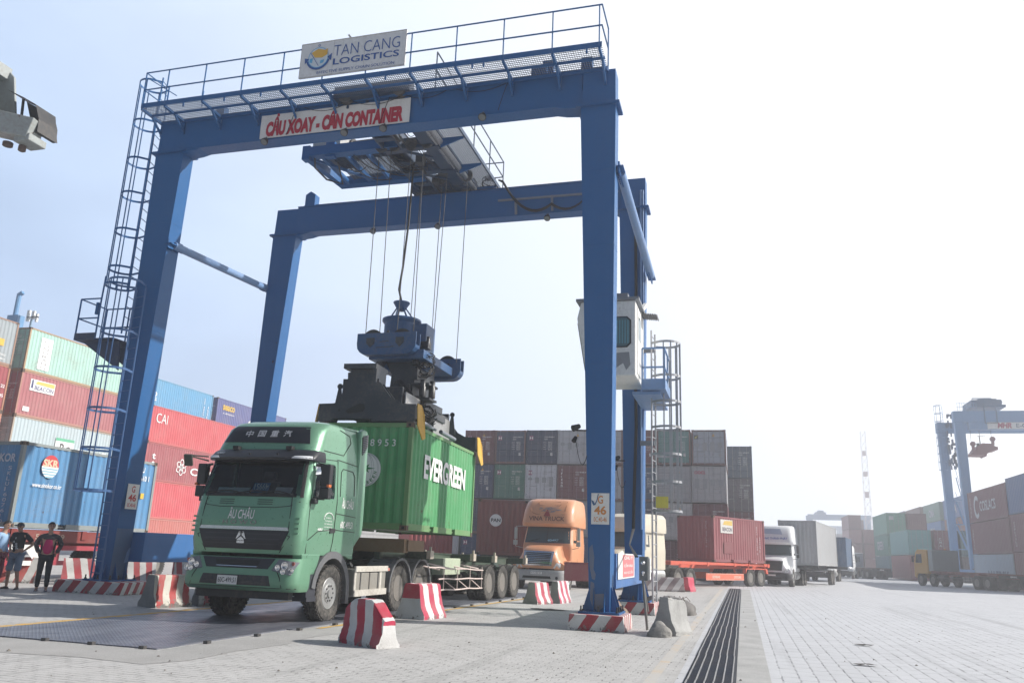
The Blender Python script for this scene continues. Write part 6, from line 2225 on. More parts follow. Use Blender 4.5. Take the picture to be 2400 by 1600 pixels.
def cabover(label, loc, rz, col, tlen, tcol, boxcol=None, small=True):
    """truck seen from behind: cab at the front (towards +y), open frame behind it"""
    t = thing('flatbed_truck', label, 'truck', loc, rz)
    P = paint(col, .45, .25, .02, fade=.3)
    mb = MB().prism([(-1.2, 0, 1.0), (-1.2, 0, 2.75), (-1.2, -.1, 3.0), (-1.2, 1.5, 3.05), (-1.2, 1.85, 2.8), (-1.2, 2.15, 1.9), (-1.2, 2.2, .75), (-1.2, 1.95, .6), (-1.2, 1.7, 1.0)], (2.4, 0, 0))
    obj('cab', mb, P, t, bevel=.06)
    obj('rear_window', MB().bx(-.75, .75, -.02, -.005, 1.95, 2.5), glassm((.16, .18, .2), .1), t)
    for sg in (-1, 1):
        obj('side_window', MB().prism([(sg * 1.205, .85, 1.9), (sg * 1.205, 1.85, 1.9), (sg * 1.205, 1.65, 2.65), (sg * 1.205, .85, 2.65)], (sg * .006, 0, 0)), glassm((.03, .035, .04), .1), t)
        obj('mirror', MB().box((sg * 1.4, 1.95, 2.2), (.16, .1, .5)).beam((sg * 1.2, 1.9, 2.5), (sg * 1.4, 1.95, 2.4), .04, .04), BLACK, t)
        for y in (1.3, -.55):
            wheel(t, (sg * 1.03, y, .52), .52, .28, sg, 'drive', RIM, True)
        for y in (-tlen + 2.6, -tlen + 1.3):
            wheel(t, (sg * 1.03, y, .52), .52, .3, sg, 'drive', RIM, True)
            wheel(t, (sg * .7, y, .52), .52, .3, sg, 'drive', RIM, True)
    mb = MB()
    for x in (-.42, .42):
        mb.bx(x - .08, x + .08, -tlen, .8, .9, 1.2)
    for i in range(5):
        y = -.6 - i * (tlen - .8) / 4
        mb.bx(-1.2, 1.2, y - .1, y + .1, 1.05, 1.26)
    for sg in (-1, 1):
        mb.beam((sg * 1.18, -.5, 1.22), (sg * 1.18, -tlen + .1, 1.22), .06, .1)
    obj('load_frame', mb, paint(tcol, .55, .4, .1), t)
    for sg in (-1, 1):
        mb = MB()
        for z in (.5, .75, .98):
            mb.tube((sg * 1.18, -1.3, z), (sg * 1.18, -tlen + 3.4, z + .02), .025, 5)
        for q in range(4):
            y = -1.4 - q * (tlen - 4.8) / 3
            mb.tube((sg * 1.18, y, .48), (sg * 1.18, y, 1.05), .02, 5)
        obj('side_guard', mb, DARK, t)
        obj('mudflap', MB().bx(sg * .9 - .35, sg * .9 + .35, -tlen - .05, -tlen, .25, .95), DARK, t)
    obj('underrun_bar', MB().bx(-1.1, 1.1, -tlen - .1, -tlen - .02, .95, 1.15), DARK, t)
    obj('fuel_tank', MB().tube((-.95, -2.2, .7), (-.95, -1.3, .7), .25, 12), DARK, t)
    obj('number_plate', MB().bx(-.25, .25, -tlen - .12, -tlen - .1, 1.0, 1.12), WHITE, t)
    return t


yt = cabover('yellow truck with an empty red frame, seen from behind beside the maroon stack', (16.4, 79.3, 0), .33, (.50, .27, .035), 9.2, (.18, .05, .05))
obj('beacon', MB().lathe([(.07, 0), (.07, .1), (0, .16)], (1.0, .9, 3.05), (0, 0, 1), 10), plain((.7, .35, .03), .3), yt)
obj('sleeper_panel', MB().bx(-1.15, 1.15, -.75, -.1, 1.25, 3.0), paint((.30, .34, .33), .5, .4), yt)
cabover('white flatbed truck with an empty bed, far away in the haze', (13.6, 114, 0), .28, (.5, .52, .55), 7.5, (.14, .09, .09))
cabover('truck carrying a reddish container, farthest away at the end of the lane', (13.4, 163, 0), .05, (.3, .3, .3), 8.5, (.12, .1, .1))
container('reddish brown container on the farthest truck at the end of the lane', (14.6, 155.5, 1.28), .05, 6.058, 2.591, (.28, .10, .09), 'door', None, kind='mid')

# ------------------------------------------------------------------ blue container on the red trailer at the left
sk_ = container('blue container with a round red and white logo, on the red trailer behind the men', (-21.1, 19.9, 1.62), 0, 6.058, 2.591, (.085, .235, .43), 'front', (.24, .27, .27), rust=.10, streak=.45, fade=.5)
mb = MB()
c = V((.010, 1.12, 1.92))
mb.disc(c, (0, 1, 0), (0, 0, 1), .33, 1, 30, 0, 0, pi, rv=.36).disc(c, (0, 1, 0), (0, 0, 1), .33, 0, 30, 0, pi, 2 * pi, rv=.36)
for k in range(4):
    z = -.06 - k * .085
    w_ = .33 * math.sqrt(max(0, 1 - (z / .36) ** 2)) * .96
    mb.add([c + V((.003, -w_, z)), c + V((.003, w_, z)), c + V((.003, w_ * .95, z - .035)), c + V((.003, -w_ * .95, z - .035))], [(0, 1, 2, 3)], 2)
mb.text('SKR', c + V((.005, -.3, -.02)), (0, 1, 0), (0, 0, 1), .6, .24, .04, 3)
obj('logo', mb, [WLET, plain((.55, .05, .06), .6), plain((.20, .45, .58), .6), plain((.75, .55, .38), .6)], sk_)
letters(sk_, [('www.sinokor.co.kr', .55, 1.25, 1.15, .14, .02), ('SKLU', 5.0, 2.15, .42, .2, .02), ('107610 1', 4.95, 1.85, .75, .2, .02), ('22G1', 4.95, 1.62, .36, .13, .01)])
letters(sk_, [('SINOKOR', .9, 1.95, 1.32, .26, .03), ('SKLU1607610', 2.0, .1, .14, 1.75, .01, 1)], plain((.5, .53, .6), .6), face='near')
mb = MB().bx(0, .008, 5.05, 5.22, 1.22, 1.42, 0).bx(0, .008, 5.38, 5.55, 1.22, 1.42, 1)
obj('sticker', mb, [WLET, plain((.62, .42, .05), .6)], sk_)
lt_ = thing('container_trailer', 'red trailer with a white side panel carrying the blue round-logo container', 'trailer', (-22.3, 19.5, 0))
RD2 = paint((.34, .03, .05), .5, .35, .06, fade=.3)
mb = MB()
for x in (-.5, .5):
    mb.bx(x - .08, x + .08, -5, 9, 1.0, 1.5)
for y in (.6, 3.4, 6.3, -3):
    mb.bx(-1.22, 1.22, y - .1, y + .1, 1.32, 1.6)
mb.bx(.9, 1.18, -5, 7.5, 1.22, 1.58)
obj('main_frame', mb, paint((.20, .035, .03), .55, .4, .1), lt_)
sp_ = obj('side_panel', MB().bx(1.16, 1.2, .3, 4.6, .98, 1.13).bx(1.16, 1.2, .3, 4.6, .52, .66).bx(1.16, 1.2, .3, .6, .66, .98).bx(1.16, 1.2, 4.3, 4.6, .66, .98).bx(1.16, 1.2, 2.1, 2.5, .66, .98), RD2, lt_)
obj('white_panel', MB().prism([(1.205, .55, 1.135), (1.205, 1.6, 1.135), (1.205, 2.15, .52), (1.205, .75, .52), (1.205, .75, .66), (1.205, 1.5, .66), (1.205, 1.15, .98), (1.205, .5, .98)], (.004, 0, 0)), WHITE, sp_)
obj('lettering', MB().text('51R-289', (1.185, 1.45, 1.3), (0, 1, 0), (0, 0, 1), 1.15, .17, .02), plain((.38, .30, .24), .6), lt_)
for sg in (-1, 1):
    for y in (-1.8, -3.1, 5.9, 7.2):
        wheel(lt_, (sg * 1.0, y, .52), .52, .28, sg, 'drive', RIM, True)
obj('tarpaulin', MB().add([(1.1, 4.9, 1.25), (1.2, 5.9, 1.2), (1.3, 5.6, .85), (1.2, 5.3, .7), (1.15, 5.0, 1.0)], [(0, 1, 4), (1, 2, 4), (2, 3, 4)]), plain((.62, .16, .05), .6), lt_)

# ================================================================== striped concrete barriers and rubble


def rough_block(sec, L, n=14, jit=.006, seed=1, top=None, end=0.):
    """block along x with cross-section sec [(y, z)]; top(x) scales the height; faces: 0 long sides, 1 ends"""
    rd = random.Random(seed)
    pts = []
    k = len(sec)
    fine = []
    for i in range(k):
        a, b = sec[i], sec[(i + 1) % k]
        for q in range(4):
            fine.append((a[0] + (b[0] - a[0]) * q / 4, a[1] + (b[1] - a[1]) * q / 4))
    k = len(fine)
    mb = MB()
    vs = []
    for i in range(n + 1):
        x = -L / 2 + L * i / n
        s = top(i / n) if top else 1
        for y, z in fine:
            e = end * z * (1 if i == n else -1 if i == 0 else 0)
            vs.append((x + rd.uniform(-jit, jit) - e, y * (1 if z < .1 else .5 + .5 * min(1, s + .25)) + rd.uniform(-jit, jit), max(0, z * s + (rd.uniform(-jit, jit) if z > .02 else 0))))
    mb.add(vs, [(i * k + j, (i + 1) * k + j, (i + 1) * k + (j + 1) % k, i * k + (j + 1) % k) for i in range(n) for j in range(k)], 0)
    mb.add([vs[j] for j in range(k)], [tuple(range(k))], 1)
    mb.add([vs[n * k + j] for j in range(k)], [tuple(range(k))[::-1]], 1)
    return mb


def jersey(b, t, h):
    return [(-b, 0), (-b, .08), (-(t + (b - t) * .35), h * .42), (-t, h * .93), (-t * .85, h), (t * .85, h), (t, h * .93), (t + (b - t) * .35, h * .42), (b, .08), (b, 0)]


BG = 'red and white striped concrete barriers'
W2 = (.60, .61, .60)


def barrier(label, loc, rz, L, b, t, h, m0, m1, seed, top=None, end=0.):
    o = obj('barrier', rough_block(jersey(b, t, h), L, 14, .007, seed, top, end), [m0, m1], None, smooth=35)
    o.location = loc
    o.rotation_euler = (0, 0, rz)
    return tag(o, label, 'barrier', BG)


REDC = (.40, .025, .055)
barrier('nearest striped concrete barrier, its top corner broken away, in front of the tractor wheels', (-5.63, 12.25, 0), -.50, 1.0, .22, .12, .68,
        stripes(.40, .22, 0, REDC, W2, .15, chip=.2), stripes(1, 0, 0, (.48, .03, .08), (.66, .66, .65), band=.33, chip=.1), 4,
        lambda u: min(1, .80 + .9 * u) if u < .3 else (1 if u < .66 else 1 - .42 * (u - .66) / .34))
barrier('striped concrete barrier with a red topped end, by the rear tractor wheel', (-6.86, 17.55, 0), 1.42, 1.0, .36, .19, .73, stripes(.44, .10, 0, (.44, .04, .085), (.66, .66, .65), .1, chip=.15), stripes(1, 0, 0, REDC, (.50, .52, .53), band=.43, chip=.1), 7, None, .06)
barrier('upright striped barrier with a bare grey end, before the orange truck', (-5.98, 24.85, 0), 1.1, .72, .29, .13, .62, stripes(.30, .06, 0, (.44, .06, .10), (.66, .66, .64), .15, chip=.15), concrete((.36, .36, .34)), 9, None, .08)
barrier('leaning striped barrier beside the dark red notice board', (-5.52, 25.85, 0), 1.35, .85, .2, .1, .66, stripes(.34, .30, 0, (.44, .07, .12), (.62, .63, .64), .3, chip=.25), concrete((.30, .30, .29)), 12, None, .03)
barrier('worn chipped striped barrier with a dark grey end, beside the truck bumper', (-12.52, 16.3, 0), 1.30, .95, .31, .13, .69, stripes(.34, -.18, 0, (.44, .065, .065), (.62, .60, .53), .35, chip=.75), concrete((.27, .27, .26)), 15, None, .05)
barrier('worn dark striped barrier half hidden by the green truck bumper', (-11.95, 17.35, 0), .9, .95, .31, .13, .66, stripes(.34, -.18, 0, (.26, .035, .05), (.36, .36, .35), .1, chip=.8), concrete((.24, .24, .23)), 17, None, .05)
barrier('striped barrier standing behind the three men', (-21.45, 20.9, 0), .55, 1.05, .33, .14, .76, stripes(.46, -.25, 0, (.46, .09, .08), (.64, .63, .60), .1, chip=.5), concrete(), 19)
barrier('striped barrier behind the foot of the caged ladder', (-19.75, 21.6, 0), .75, 1.1, .34, .13, .78, stripes(.40, .25, 0, (.42, .07, .08), (.66, .65, .62), .3, chip=.45), stripes(1, 0, 0, (.30, .03, .05), (.5, .5, .5), band=.05, chip=.2), 23)
barrier('striped barrier under the low blue beam, nearer the caged ladder', (-18.35, 22.3, 0), .8, 1.1, .32, .14, .76, stripes(.36, .12, 0, (.42, .08, .085), (.62, .62, .60), .1, chip=.55), concrete((.38, .38, .37)), 29)
barrier('striped barrier under the low blue beam, nearer the green truck', (-17.55, 24.0, 0), .8, 1.2, .32, .14, .78, stripes(.36, .12, 0, (.44, .09, .09), (.64, .63, .60), .3, chip=.5), stripes(1, 0, 0, (.26, .03, .05), (.4, .4, .4), band=.0, chip=.2), 31)
barrier('long faded barrier with slanting dark stripes, before the red trailer', (-3.5, 39.1, 0), .45, 1.75, .3, .16, .62, stripes(.62, -.9, 0, (.13, .09, .10), (.33, .32, .33), .2, chip=.3), stripes(1, 0, 0, (.5, .5, .5), (.66, .66, .66), band=.9), 37)
barrier('short bright red barrier block beside the long faded one', (-2.5, 40.2, 0), 1.3, .8, .25, .14, .64, stripes(1, 0, 0, (.48, .035, .08), (.5, .04, .09), band=.3, chip=.1), stripes(1, 0, 0, (.44, .03, .06), (.42, .03, .06), band=.3), 41)
o = obj('barrier', rough_block(jersey(.28, .10, .70), .78, 14, .012, 43, lambda u: 1 - .06 * u), [concrete((.42, .42, .41)), concrete((.40, .40, .40))], None, smooth=30)
o.location, o.rotation_euler = (-1.42, 17.45, 0), (.02, .05, 1.2)
tag(o, 'bare grey broken concrete barrier beside the drain, next to a rounded lump', 'barrier')


def lump(label, loc, d, seed, col=(.32, .31, .29), wires=0, name='rubble'):
    bm = bmesh.new()
    bmesh.ops.create_icosphere(bm, subdivisions=4, radius=1)
    rd = random.Random(seed)
    ks = [(V((rd.gauss(0, 1), rd.gauss(0, 1), rd.gauss(0, 1))).normalized(), rd.uniform(.06, .22)) for _ in range(34)]
    for v in bm.verts:
        n_ = v.co.normalized()
        f = 1 + sum(a * max(0, (n_.dot(k) - .72)) * 3.2 for k, a in ks) + .03 * math.sin(n_.x * 23 + seed) * math.sin(n_.y * 19) + rd.uniform(-.025, .025)
        v.co = V((n_.x * d[0] * f, n_.y * d[1] * f, max(-.35 * d[2], n_.z * d[2] * f) + .35 * d[2]))
    mb = MB()
    bm.verts.ensure_lookup_table()
    mb.add([v.co.copy() for v in bm.verts], [tuple(v.index for v in f.verts) for f in bm.faces])
    bm.free()
    o_ = obj(name, mb, concrete(col, 1.3), None, smooth=28)
    o_.location = loc
    tag(o_, label, 'rubble')
    if wires:
        mb = MB()
        for k in range(wires):
            x = rd.uniform(-.6, .6) * d[0]
            a = rd.uniform(0, 6)
            mb.path([(x, 0, d[2] * .9), (x + .1 * cos(a), .1 * sin(a), d[2] * 1.35), (x + .25 * cos(a), .2 * sin(a), d[2] * 1.5 + .05), (x + .36 * cos(a), .25 * sin(a), d[2] * 1.25)], .008, 5)
        obj('rebar', mb, paint((.12, .07, .05), .7, .4, .3), o_)
    return o_


lump('rounded lump of broken concrete at the foot of the bare grey barrier', (-1.60, 16.75, 0), (.19, .17, .16), 3)
lump('large dark chunk of broken concrete with bent rebar behind the bare grey barrier', (-1.75, 23.6, 0), (.36, .30, .28), 8, (.20, .19, .18), 4)
lump('flat chunk of broken concrete against the striped rear pedestal', (-2.2, 24.3, 0), (.34, .3, .26), 13, (.24, .23, .22), 3)
lump('small heap of rubble under the low blue beam between two pedestals', (-3.1, 20.6, 0), (.3, .5, .25), 21, (.28, .2, .15), 0)

# red-brown notice frame standing before the orange truck
nf = thing('notice_board', 'dark red blank steel notice board on two legs before the orange truck', 'notice board', (-5.2, 27.2, 0), .55)
DR = paint((.13, .028, .038), .55, .3, .05)
obj('panel', MB().bx(-.46, .46, -.012, .012, .66, 1.2).bx(-.48, .48, -.02, .02, 1.19, 1.23).bx(-.48, .48, -.02, .02, .64, .67), DR, nf)
for x in (-.48, .48):
    obj('leg', MB().bx(x - .022, x + .022, -.022, .022, 0, 1.22).bx(x - .05, x + .05, -.16, .16, 0, .03), DR, nf)

# grey end of a container handler's spreader reaching in at the upper left
ra = thing('reach_stacker_spreader', 'grey end of a reach stacker spreader reaching in against the sky', 'spreader', (-14.9, 12.3, 9.4))
GA = paint((.30, .33, .33), .5, .5, .15, fade=.3)
mb = MB()
a_ = V((-14.02, 12.05, 9.62))
b_ = V((-18.4, 11.0, 10.6))
mb.beam(a_, b_, .42, .46)
mb.bx(-14.35, -13.95, 11.85, 12.3, 9.34, 9.5)
obj('telescopic_beam', mb, GA, ra, world=True, bevel=.02)
mb = MB()
mb.prism([(-14.9, 11.82, 9.95), (-15.25, 11.82, 11.25), (-15.5, 11.82, 11.5), (-17, 11.82, 11.6), (-17, 11.82, 10.3)], (0, .06, 0))
mb.prism([(-14.9, 12.3, 9.95), (-15.25, 12.3, 11.25), (-15.5, 12.3, 11.5), (-17, 12.3, 11.6), (-17, 12.3, 10.3)], (0, .06, 0)).bx(-15.6, -15.4, 11.8, 12.36, 11.2, 11.5)
obj('bracket_plate', mb, GA, ra, world=True, bevel=.015)
mb = MB()
P_ = [(-14.98, 10.72), (-14.5, 10.48), (-14.12, 10.26), (-13.96, 9.9), (-13.93, 9.6), (-14.02, 9.6)]
for i in range(len(P_) - 1):
    (x0, z0), (x1, z1) = P_[i], P_[i + 1]
    mb.add([(x0, 12.0, z0), (x1, 12.0, z1), (x1, 12.5, z1), (x0, 12.5, z0)], [(0, 1, 2, 3)])
mb.prism([(-14.98, 12.5, 10.72), (-14.12, 12.5, 10.26), (-13.93, 12.5, 9.6), (-14.35, 12.5, 9.8), (-14.7, 12.5, 10.1)], (0, .03, 0)).prism([(-14.55, 12.02, 10.45), (-14.50, 12.02, 10.45), (-14.44, 12.02, 9.9), (-14.49, 12.02, 9.9)], (0, .03, 0))
obj('guard_frame', mb, DARK, ra, world=True)
mb = MB().lathe([(.04, -.16), (.075, -.14), (.075, -.04), (.05, 0)], (-14.3, 12.05, 9.36), (0, 0, 1), 12).lathe([(.1, -.08), (.1, 0)], (-14.65, 12.0, 9.42), (0, 0, 1), 12)
obj('twistlock', mb, paint((.10, .07, .06), .6, .4, .3), ra, world=True)

# blue pole with a lamp, and a small antenna box, far behind the left stack
lm = thing('light_pole', 'blue steel pole rising behind the orange-stickered grey container', 'pole', (-67.5, 60, 0))
obj('pole', MB().tube((-67.75, 60, 0), (-67.7, 60, 24), .22, 10).bx(-68.2, -66.9, 59.6, 60.4, 20.6, 21.9).beam((-67.8, 60, 24), (-67.3, 60, 24.3), .3, .3), paint((.10, .25, .45), .5, .2), lm, world=True)
an = thing('signal_mast', 'short mast with pale box lamps behind the top green container', 'mast', (-65.5, 60, 0))
obj('mast', MB().tube((-65.6, 60, 0), (-65.6, 60, 21.8), .1, 8), paint((.2, .32, .42), .5, .2), an, world=True)
obj('lamp_box', MB().bx(-66.2, -65.9, 59.9, 60.1, 21.3, 22.4).bx(-65.6, -65.3, 59.9, 60.1, 21.5, 22.3).bx(-66.2, -64.9, 59.9, 60.1, 21.6, 21.75).bx(-65.1, -64.9, 59.9, 60.1, 21.2, 22.0), WHITE, an, world=True)

# ================================================================== right hand stacks
G4 = 'containers stacked along the right side of the lane'


def right(label, x, y, z, col, Ln=12.192, H=2.85, lets=None, near='front', lcol=None, **k):
    t = container(label, (x + 2.438, y, z), 0, Ln, H, col, near, None, G4, kind='mid', rust=.05, **k)
    if lets:
        letters(t, [(a[0], Ln - a[1] if False else a[1], *a[2:]) for a in lets], lcol or plain((.55, .55, .56), .6), face='left')
    return t


XR = 21.3
right('pale blue grey container with dark lettering at the bottom of a maroon stack', XR, 76.9, .02, (.36, .44, .50), lets=[('MAERSK', 7.6, .45, 6.2, 1.0, .03)], lcol=plain((.10, .14, .22), .6))
right('dull maroon container between the white lettered and dark lettered ones', XR, 76.9, 2.92, (.20, .075, .085), lets=[('CAPITAL', 11.4, .4, .3, 1.9, .01, 1)])
a = right('maroon container with white lettering and round emblem atop its stack', XR, 76.9, 5.82, (.20, .075, .085), lets=[('COSLACS', 8.2, .9, 5.0, .9, .02), ('COSU1', 11.4, .4, .3, 1.9, .01, 1)])
mb = MB().disc((-2.446, 9.2, 1.35), (0, -1, 0), (0, 0, 1), .95, 0, 24, .6, .8, 5.5, rv=1.05)
obj('emblem', mb, plain((.55, .55, .56), .6), a)
for lv, col, lb, ls in ((0, (.19, .07, .08), 'maroon container at the bottom of the column with the blue top', None), (1, (.19, .07, .085), 'maroon container in the middle of the column with the blue top', [('CAPITALU', 11.2, .4, .3, 2.0, .01, 1)]), (2, (.10, .16, .30), 'blue container atop a maroon column, nearest of its row', [('K', 7.0, .8, .6, 1.0, .03)])):
    right(lb, XR, 64.5, .02 + lv * 2.98, col, lets=ls, H=2.95)
# shorter pair ahead of the lane with their ends to us
right('red container at ground level under the teal green one', 18.4, 104.5, .05, (.30, .11, .11), H=2.8)
right('teal green container on top of the red ground level one', 18.4, 104.5, 2.9, (.16, .36, .34), H=2.8, near='door')
for lv, col, lb in ((0, (.21, .08, .085), 'maroon container showing its doors behind the yellow truck, lower'), (1, (.20, .08, .09), 'maroon container showing its doors behind the yellow truck, upper')):
    t = right(lb, 21.1, 104.3, .05 + lv * 2.86, col, near='door', H=2.8)
    letters(t, [('CMA', .5, .9, .25, 1.1, .02, 1)], plain((.6, .6, .6), .6), face='near')
    tag(obj('sticker', MB().bx(-.9, -.5, -.012, -.006, .5, .8), plain((.6, .42, .08), .6), t))
right('dark teal container behind the doors of the maroon pair', 23.8, 104.4, 2.92, (.10, .17, .17), H=2.8)
right('dark container at ground level beyond the maroon pair', 23.8, 104.4, .05, (.14, .12, .12), H=2.8)
for lv, col, lb, ls in ((0, (.09, .20, .23), 'blue green container at the bottom of the far green stack', None), (1, (.10, .26, .20), 'green container with pale lettering in the middle of the far green stack', [('GREEN', 9.5, .8, 5.6, 1.2, .03)]), (2, (.17, .36, .27), 'light green container at the top of the far green stack', None)):
    t = right(lb, 19.2, 123.5, .05 + lv * 2.88, col, lets=ls, near='door')
    tag(obj('sticker', MB().bx(-2.1, -1.5, -.012, -.006, 1.9, 2.4), plain((.5, .52, .5), .6), t))
right('dull maroon container beside the top of the far green stack', 21.9, 124, 5.8, (.20, .10, .11))
right('slate container under the dull maroon one beside the far green stack', 21.9, 124, 2.92, (.15, .15, .19))
right('brown container at the bottom beside the far green stack', 21.9, 124, .05, (.2, .12, .11))
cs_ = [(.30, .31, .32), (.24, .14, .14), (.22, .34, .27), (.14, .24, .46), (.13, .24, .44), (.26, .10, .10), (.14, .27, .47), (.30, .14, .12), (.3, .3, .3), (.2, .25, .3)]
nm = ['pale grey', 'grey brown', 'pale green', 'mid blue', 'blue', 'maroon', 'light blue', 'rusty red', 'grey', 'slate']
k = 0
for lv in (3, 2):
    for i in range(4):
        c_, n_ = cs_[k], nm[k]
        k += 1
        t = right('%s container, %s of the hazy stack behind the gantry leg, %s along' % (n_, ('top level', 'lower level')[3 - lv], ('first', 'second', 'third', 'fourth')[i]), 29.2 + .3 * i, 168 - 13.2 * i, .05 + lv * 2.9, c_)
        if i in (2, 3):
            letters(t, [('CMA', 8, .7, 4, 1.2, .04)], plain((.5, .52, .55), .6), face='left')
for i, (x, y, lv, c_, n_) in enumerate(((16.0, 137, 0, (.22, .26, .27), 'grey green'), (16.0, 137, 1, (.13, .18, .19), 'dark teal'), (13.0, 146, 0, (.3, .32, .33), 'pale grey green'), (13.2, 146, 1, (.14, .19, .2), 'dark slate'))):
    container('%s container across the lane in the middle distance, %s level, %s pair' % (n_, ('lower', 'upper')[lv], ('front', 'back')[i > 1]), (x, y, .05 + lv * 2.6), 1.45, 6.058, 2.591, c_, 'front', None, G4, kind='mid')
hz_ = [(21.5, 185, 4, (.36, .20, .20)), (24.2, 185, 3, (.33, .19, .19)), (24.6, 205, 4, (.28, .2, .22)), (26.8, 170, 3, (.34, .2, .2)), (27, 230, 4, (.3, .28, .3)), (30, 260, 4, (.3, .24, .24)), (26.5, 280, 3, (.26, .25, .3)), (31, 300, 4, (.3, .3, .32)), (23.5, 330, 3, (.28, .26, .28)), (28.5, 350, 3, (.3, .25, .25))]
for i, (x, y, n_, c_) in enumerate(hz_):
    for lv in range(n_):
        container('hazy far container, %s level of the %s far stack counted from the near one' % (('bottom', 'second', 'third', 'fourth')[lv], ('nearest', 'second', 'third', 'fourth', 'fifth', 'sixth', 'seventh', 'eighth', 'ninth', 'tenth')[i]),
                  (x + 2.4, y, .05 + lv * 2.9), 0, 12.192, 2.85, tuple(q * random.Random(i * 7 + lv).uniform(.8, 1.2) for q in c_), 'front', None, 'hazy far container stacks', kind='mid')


# ================================================================== rubber-tyred gantries in the haze


def far_gantry(label, x0, x1, y0, y1, zt, bh, lw, col, detail=False):
    t = thing('gantry_crane', label, 'gantry crane', ((x0 + x1) / 2, (y0 + y1) / 2, 0))
    P = paint(col, .5, .2, .0, fade=.3)
    for y in (y0, y1):
        for x, s in ((x0, 1), (x1, -1)):
            mb = MB()
            loft4(mb, (x + s * .1 - lw * .36, x + s * .1 + lw * .36, y, y + lw * .8, 1.2), (x - lw / 2, x + lw / 2, y, y + lw * .8, zt - bh + .05))
            obj('leg', mb, P, t, world=True)
        obj('beam', MB().bx(x0 - lw * .6, x1 + lw * .6, y - .05, y + lw * .8, zt - bh, zt), P, t, world=True, bevel=.04)
    for x in (x0, x1):
        s_ = obj('sill_beam', MB().bx(x - lw * .4, x + lw * .4, y0 - 1, y1 + 2, .8, 1.5), P, t, world=True)
        for y in (y0 - .3, y1 + .9):
            obj('wheel', MB().lathe([(.2, -.25), (.75, -.25), (.8, -.15), (.8, .15), (.75, .25), (.2, .25)], (x, y, .8), (1, 0, 0), 18), RUBBER, s_, world=True)
    return t, P


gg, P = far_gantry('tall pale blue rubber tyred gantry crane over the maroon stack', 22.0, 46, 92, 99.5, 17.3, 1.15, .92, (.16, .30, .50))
mb = MB().bx(23.3, 26.5, 92.3, 99, 17.75, 18.0).bx(23.4, 26.2, 92.5, 96, 18.0, 18.55).bx(24.2, 25.9, 93, 95, 18.5, 18.75).tube((26.0, 92.6, 18.3), (26.0, 94.5, 18.3), .3, 12).bx(23.4, 25.2, 92.2, 92.4, 18.6, 18.68)
for x in (24.3, 25.4):
    mb.bx(x, x + .1, 91.9, 92, 16.0, 18.2)
mb.bx(24.3, 25.6, 91.9, 92, 15.98, 16.06).bx(24.3, 25.4, 91.9, 92, 17.95, 18.05)
obj('trolley', mb, paint((.12, .20, .32), .5, .3), gg, world=True)
mb = MB()
for i in range(9):
    x = 21.9 + .22 * i
    mb.tube((x, 91.9, 17.3), (x, 91.9, 18.1 + .1 * (i % 2)), .02, 4)
for z in (17.7, 18.1):
    mb.tube((21.8, 91.9, z), (23.6, 91.9, z), .02, 4)
obj('railing', mb, P, gg, world=True)
obj('banner', MB().bx(24.5, 45, 91.9, 91.94, 15.42, 16.1), WHITE, gg, world=True)
obj('lower_beam', MB().bx(22.8, 45.5, 91.95, 92.6, 15.38, 16.15), P, gg, world=True)
lt = MB()
lt.text('MHR', (25.4, 91.88, 15.5), (1, 0, 0), (0, 0, 1), 1.3, .55, .05, 0, .2)
obj('lettering', lt, plain((.42, .08, .14), .6), gg, world=True)
obj('lettering', MB().text('E-ONE', (27.1, 91.88, 15.55), (1, 0, 0), (0, 0, 1), 1.9, .42, .01), plain((.12, .16, .22), .6), gg, world=True)
# ladders and stair flights on the rear leg
mb = MB()
for z0, z1 in ((5.2, 10.0), ):
    pass
for k in range(3):
    z0 = 3.6 + k * 2.6
    mb.beam((23.2, 99.2, z0), (22.4 + .2 * k, 99.2, z0 + 2.4), .05, .2).beam((23.2, 99.2, z0 + 1), (22.4 + .2 * k, 99.2, z0 + 3.4), .04, .04).bx(22.2, 23.4, 99.0, 99.4, z0 - .1, z0)
obj('stairs', mb, P, gg, world=True)
cage_ladder(22.05, 99.6, 12.0, 19.1, (-1, -.3, 0), [12 + .9 * i for i in range(9)], .4, P, parent=gg, nbar=4)
mb = MB()
rr = random.Random(9)
for k in range(30):
    x, z = rr.uniform(22.3, 23.1), rr.uniform(12, 18)
    mb.bx(x, x + rr.uniform(.1, .3), 99.3, 99.5, z, z + rr.uniform(.2, .7))
obj('cabling', mb, paint((.10, .16, .26), .5, .3), gg, world=True)
gs = thing('container_spreader', 'reddish spreader with two round sheaves hanging under the pale blue gantry', 'spreader', (24.2, 93, 13))
PR = paint((.25, .11, .12), .55, .3)
obj('frame', MB().prism([(22.85, 92.8, 12.92), (24.3, 92.8, 12.88), (24.38, 92.8, 12.75), (24.42, 92.8, 13.0), (25.0, 92.8, 13.35), (25.48, 92.8, 13.42), (25.5, 92.8, 13.72), (25.2, 92.8, 13.8), (25.05, 92.8, 14.05), (24.1, 92.8, 14.1), (23.6, 92.8, 13.75), (23.3, 92.8, 13.3)], (0, 2.2, 0)), PR, gs, world=True, bevel=.03)
for x, z, x2, z2 in ((23.2, 14.0, 23.2, 13.2), (25.05, 14.5, 25.1, 13.9)):
    sh = obj('sheave', MB().lathe([(.06, -.12), (.25, -.12), (.25, .12), (.06, .12)], (x, 92.75, z), (0, 1, 0), 20).bx(x - .12, x + .12, 92.65, 92.9, z2, z), PR, gs, world=True)
    sh.scale = (1, 1, 1)
obj('cable_mast', MB().tube((23.95, 93, 13.9), (23.92, 93, 14.9), .05, 6).beam((23.75, 93, 14.85), (24.5, 93, 14.9), .04, .04).bx(23.6, 23.85, 92.9, 93.1, 13.7, 14.1), DARK, gs, world=True)
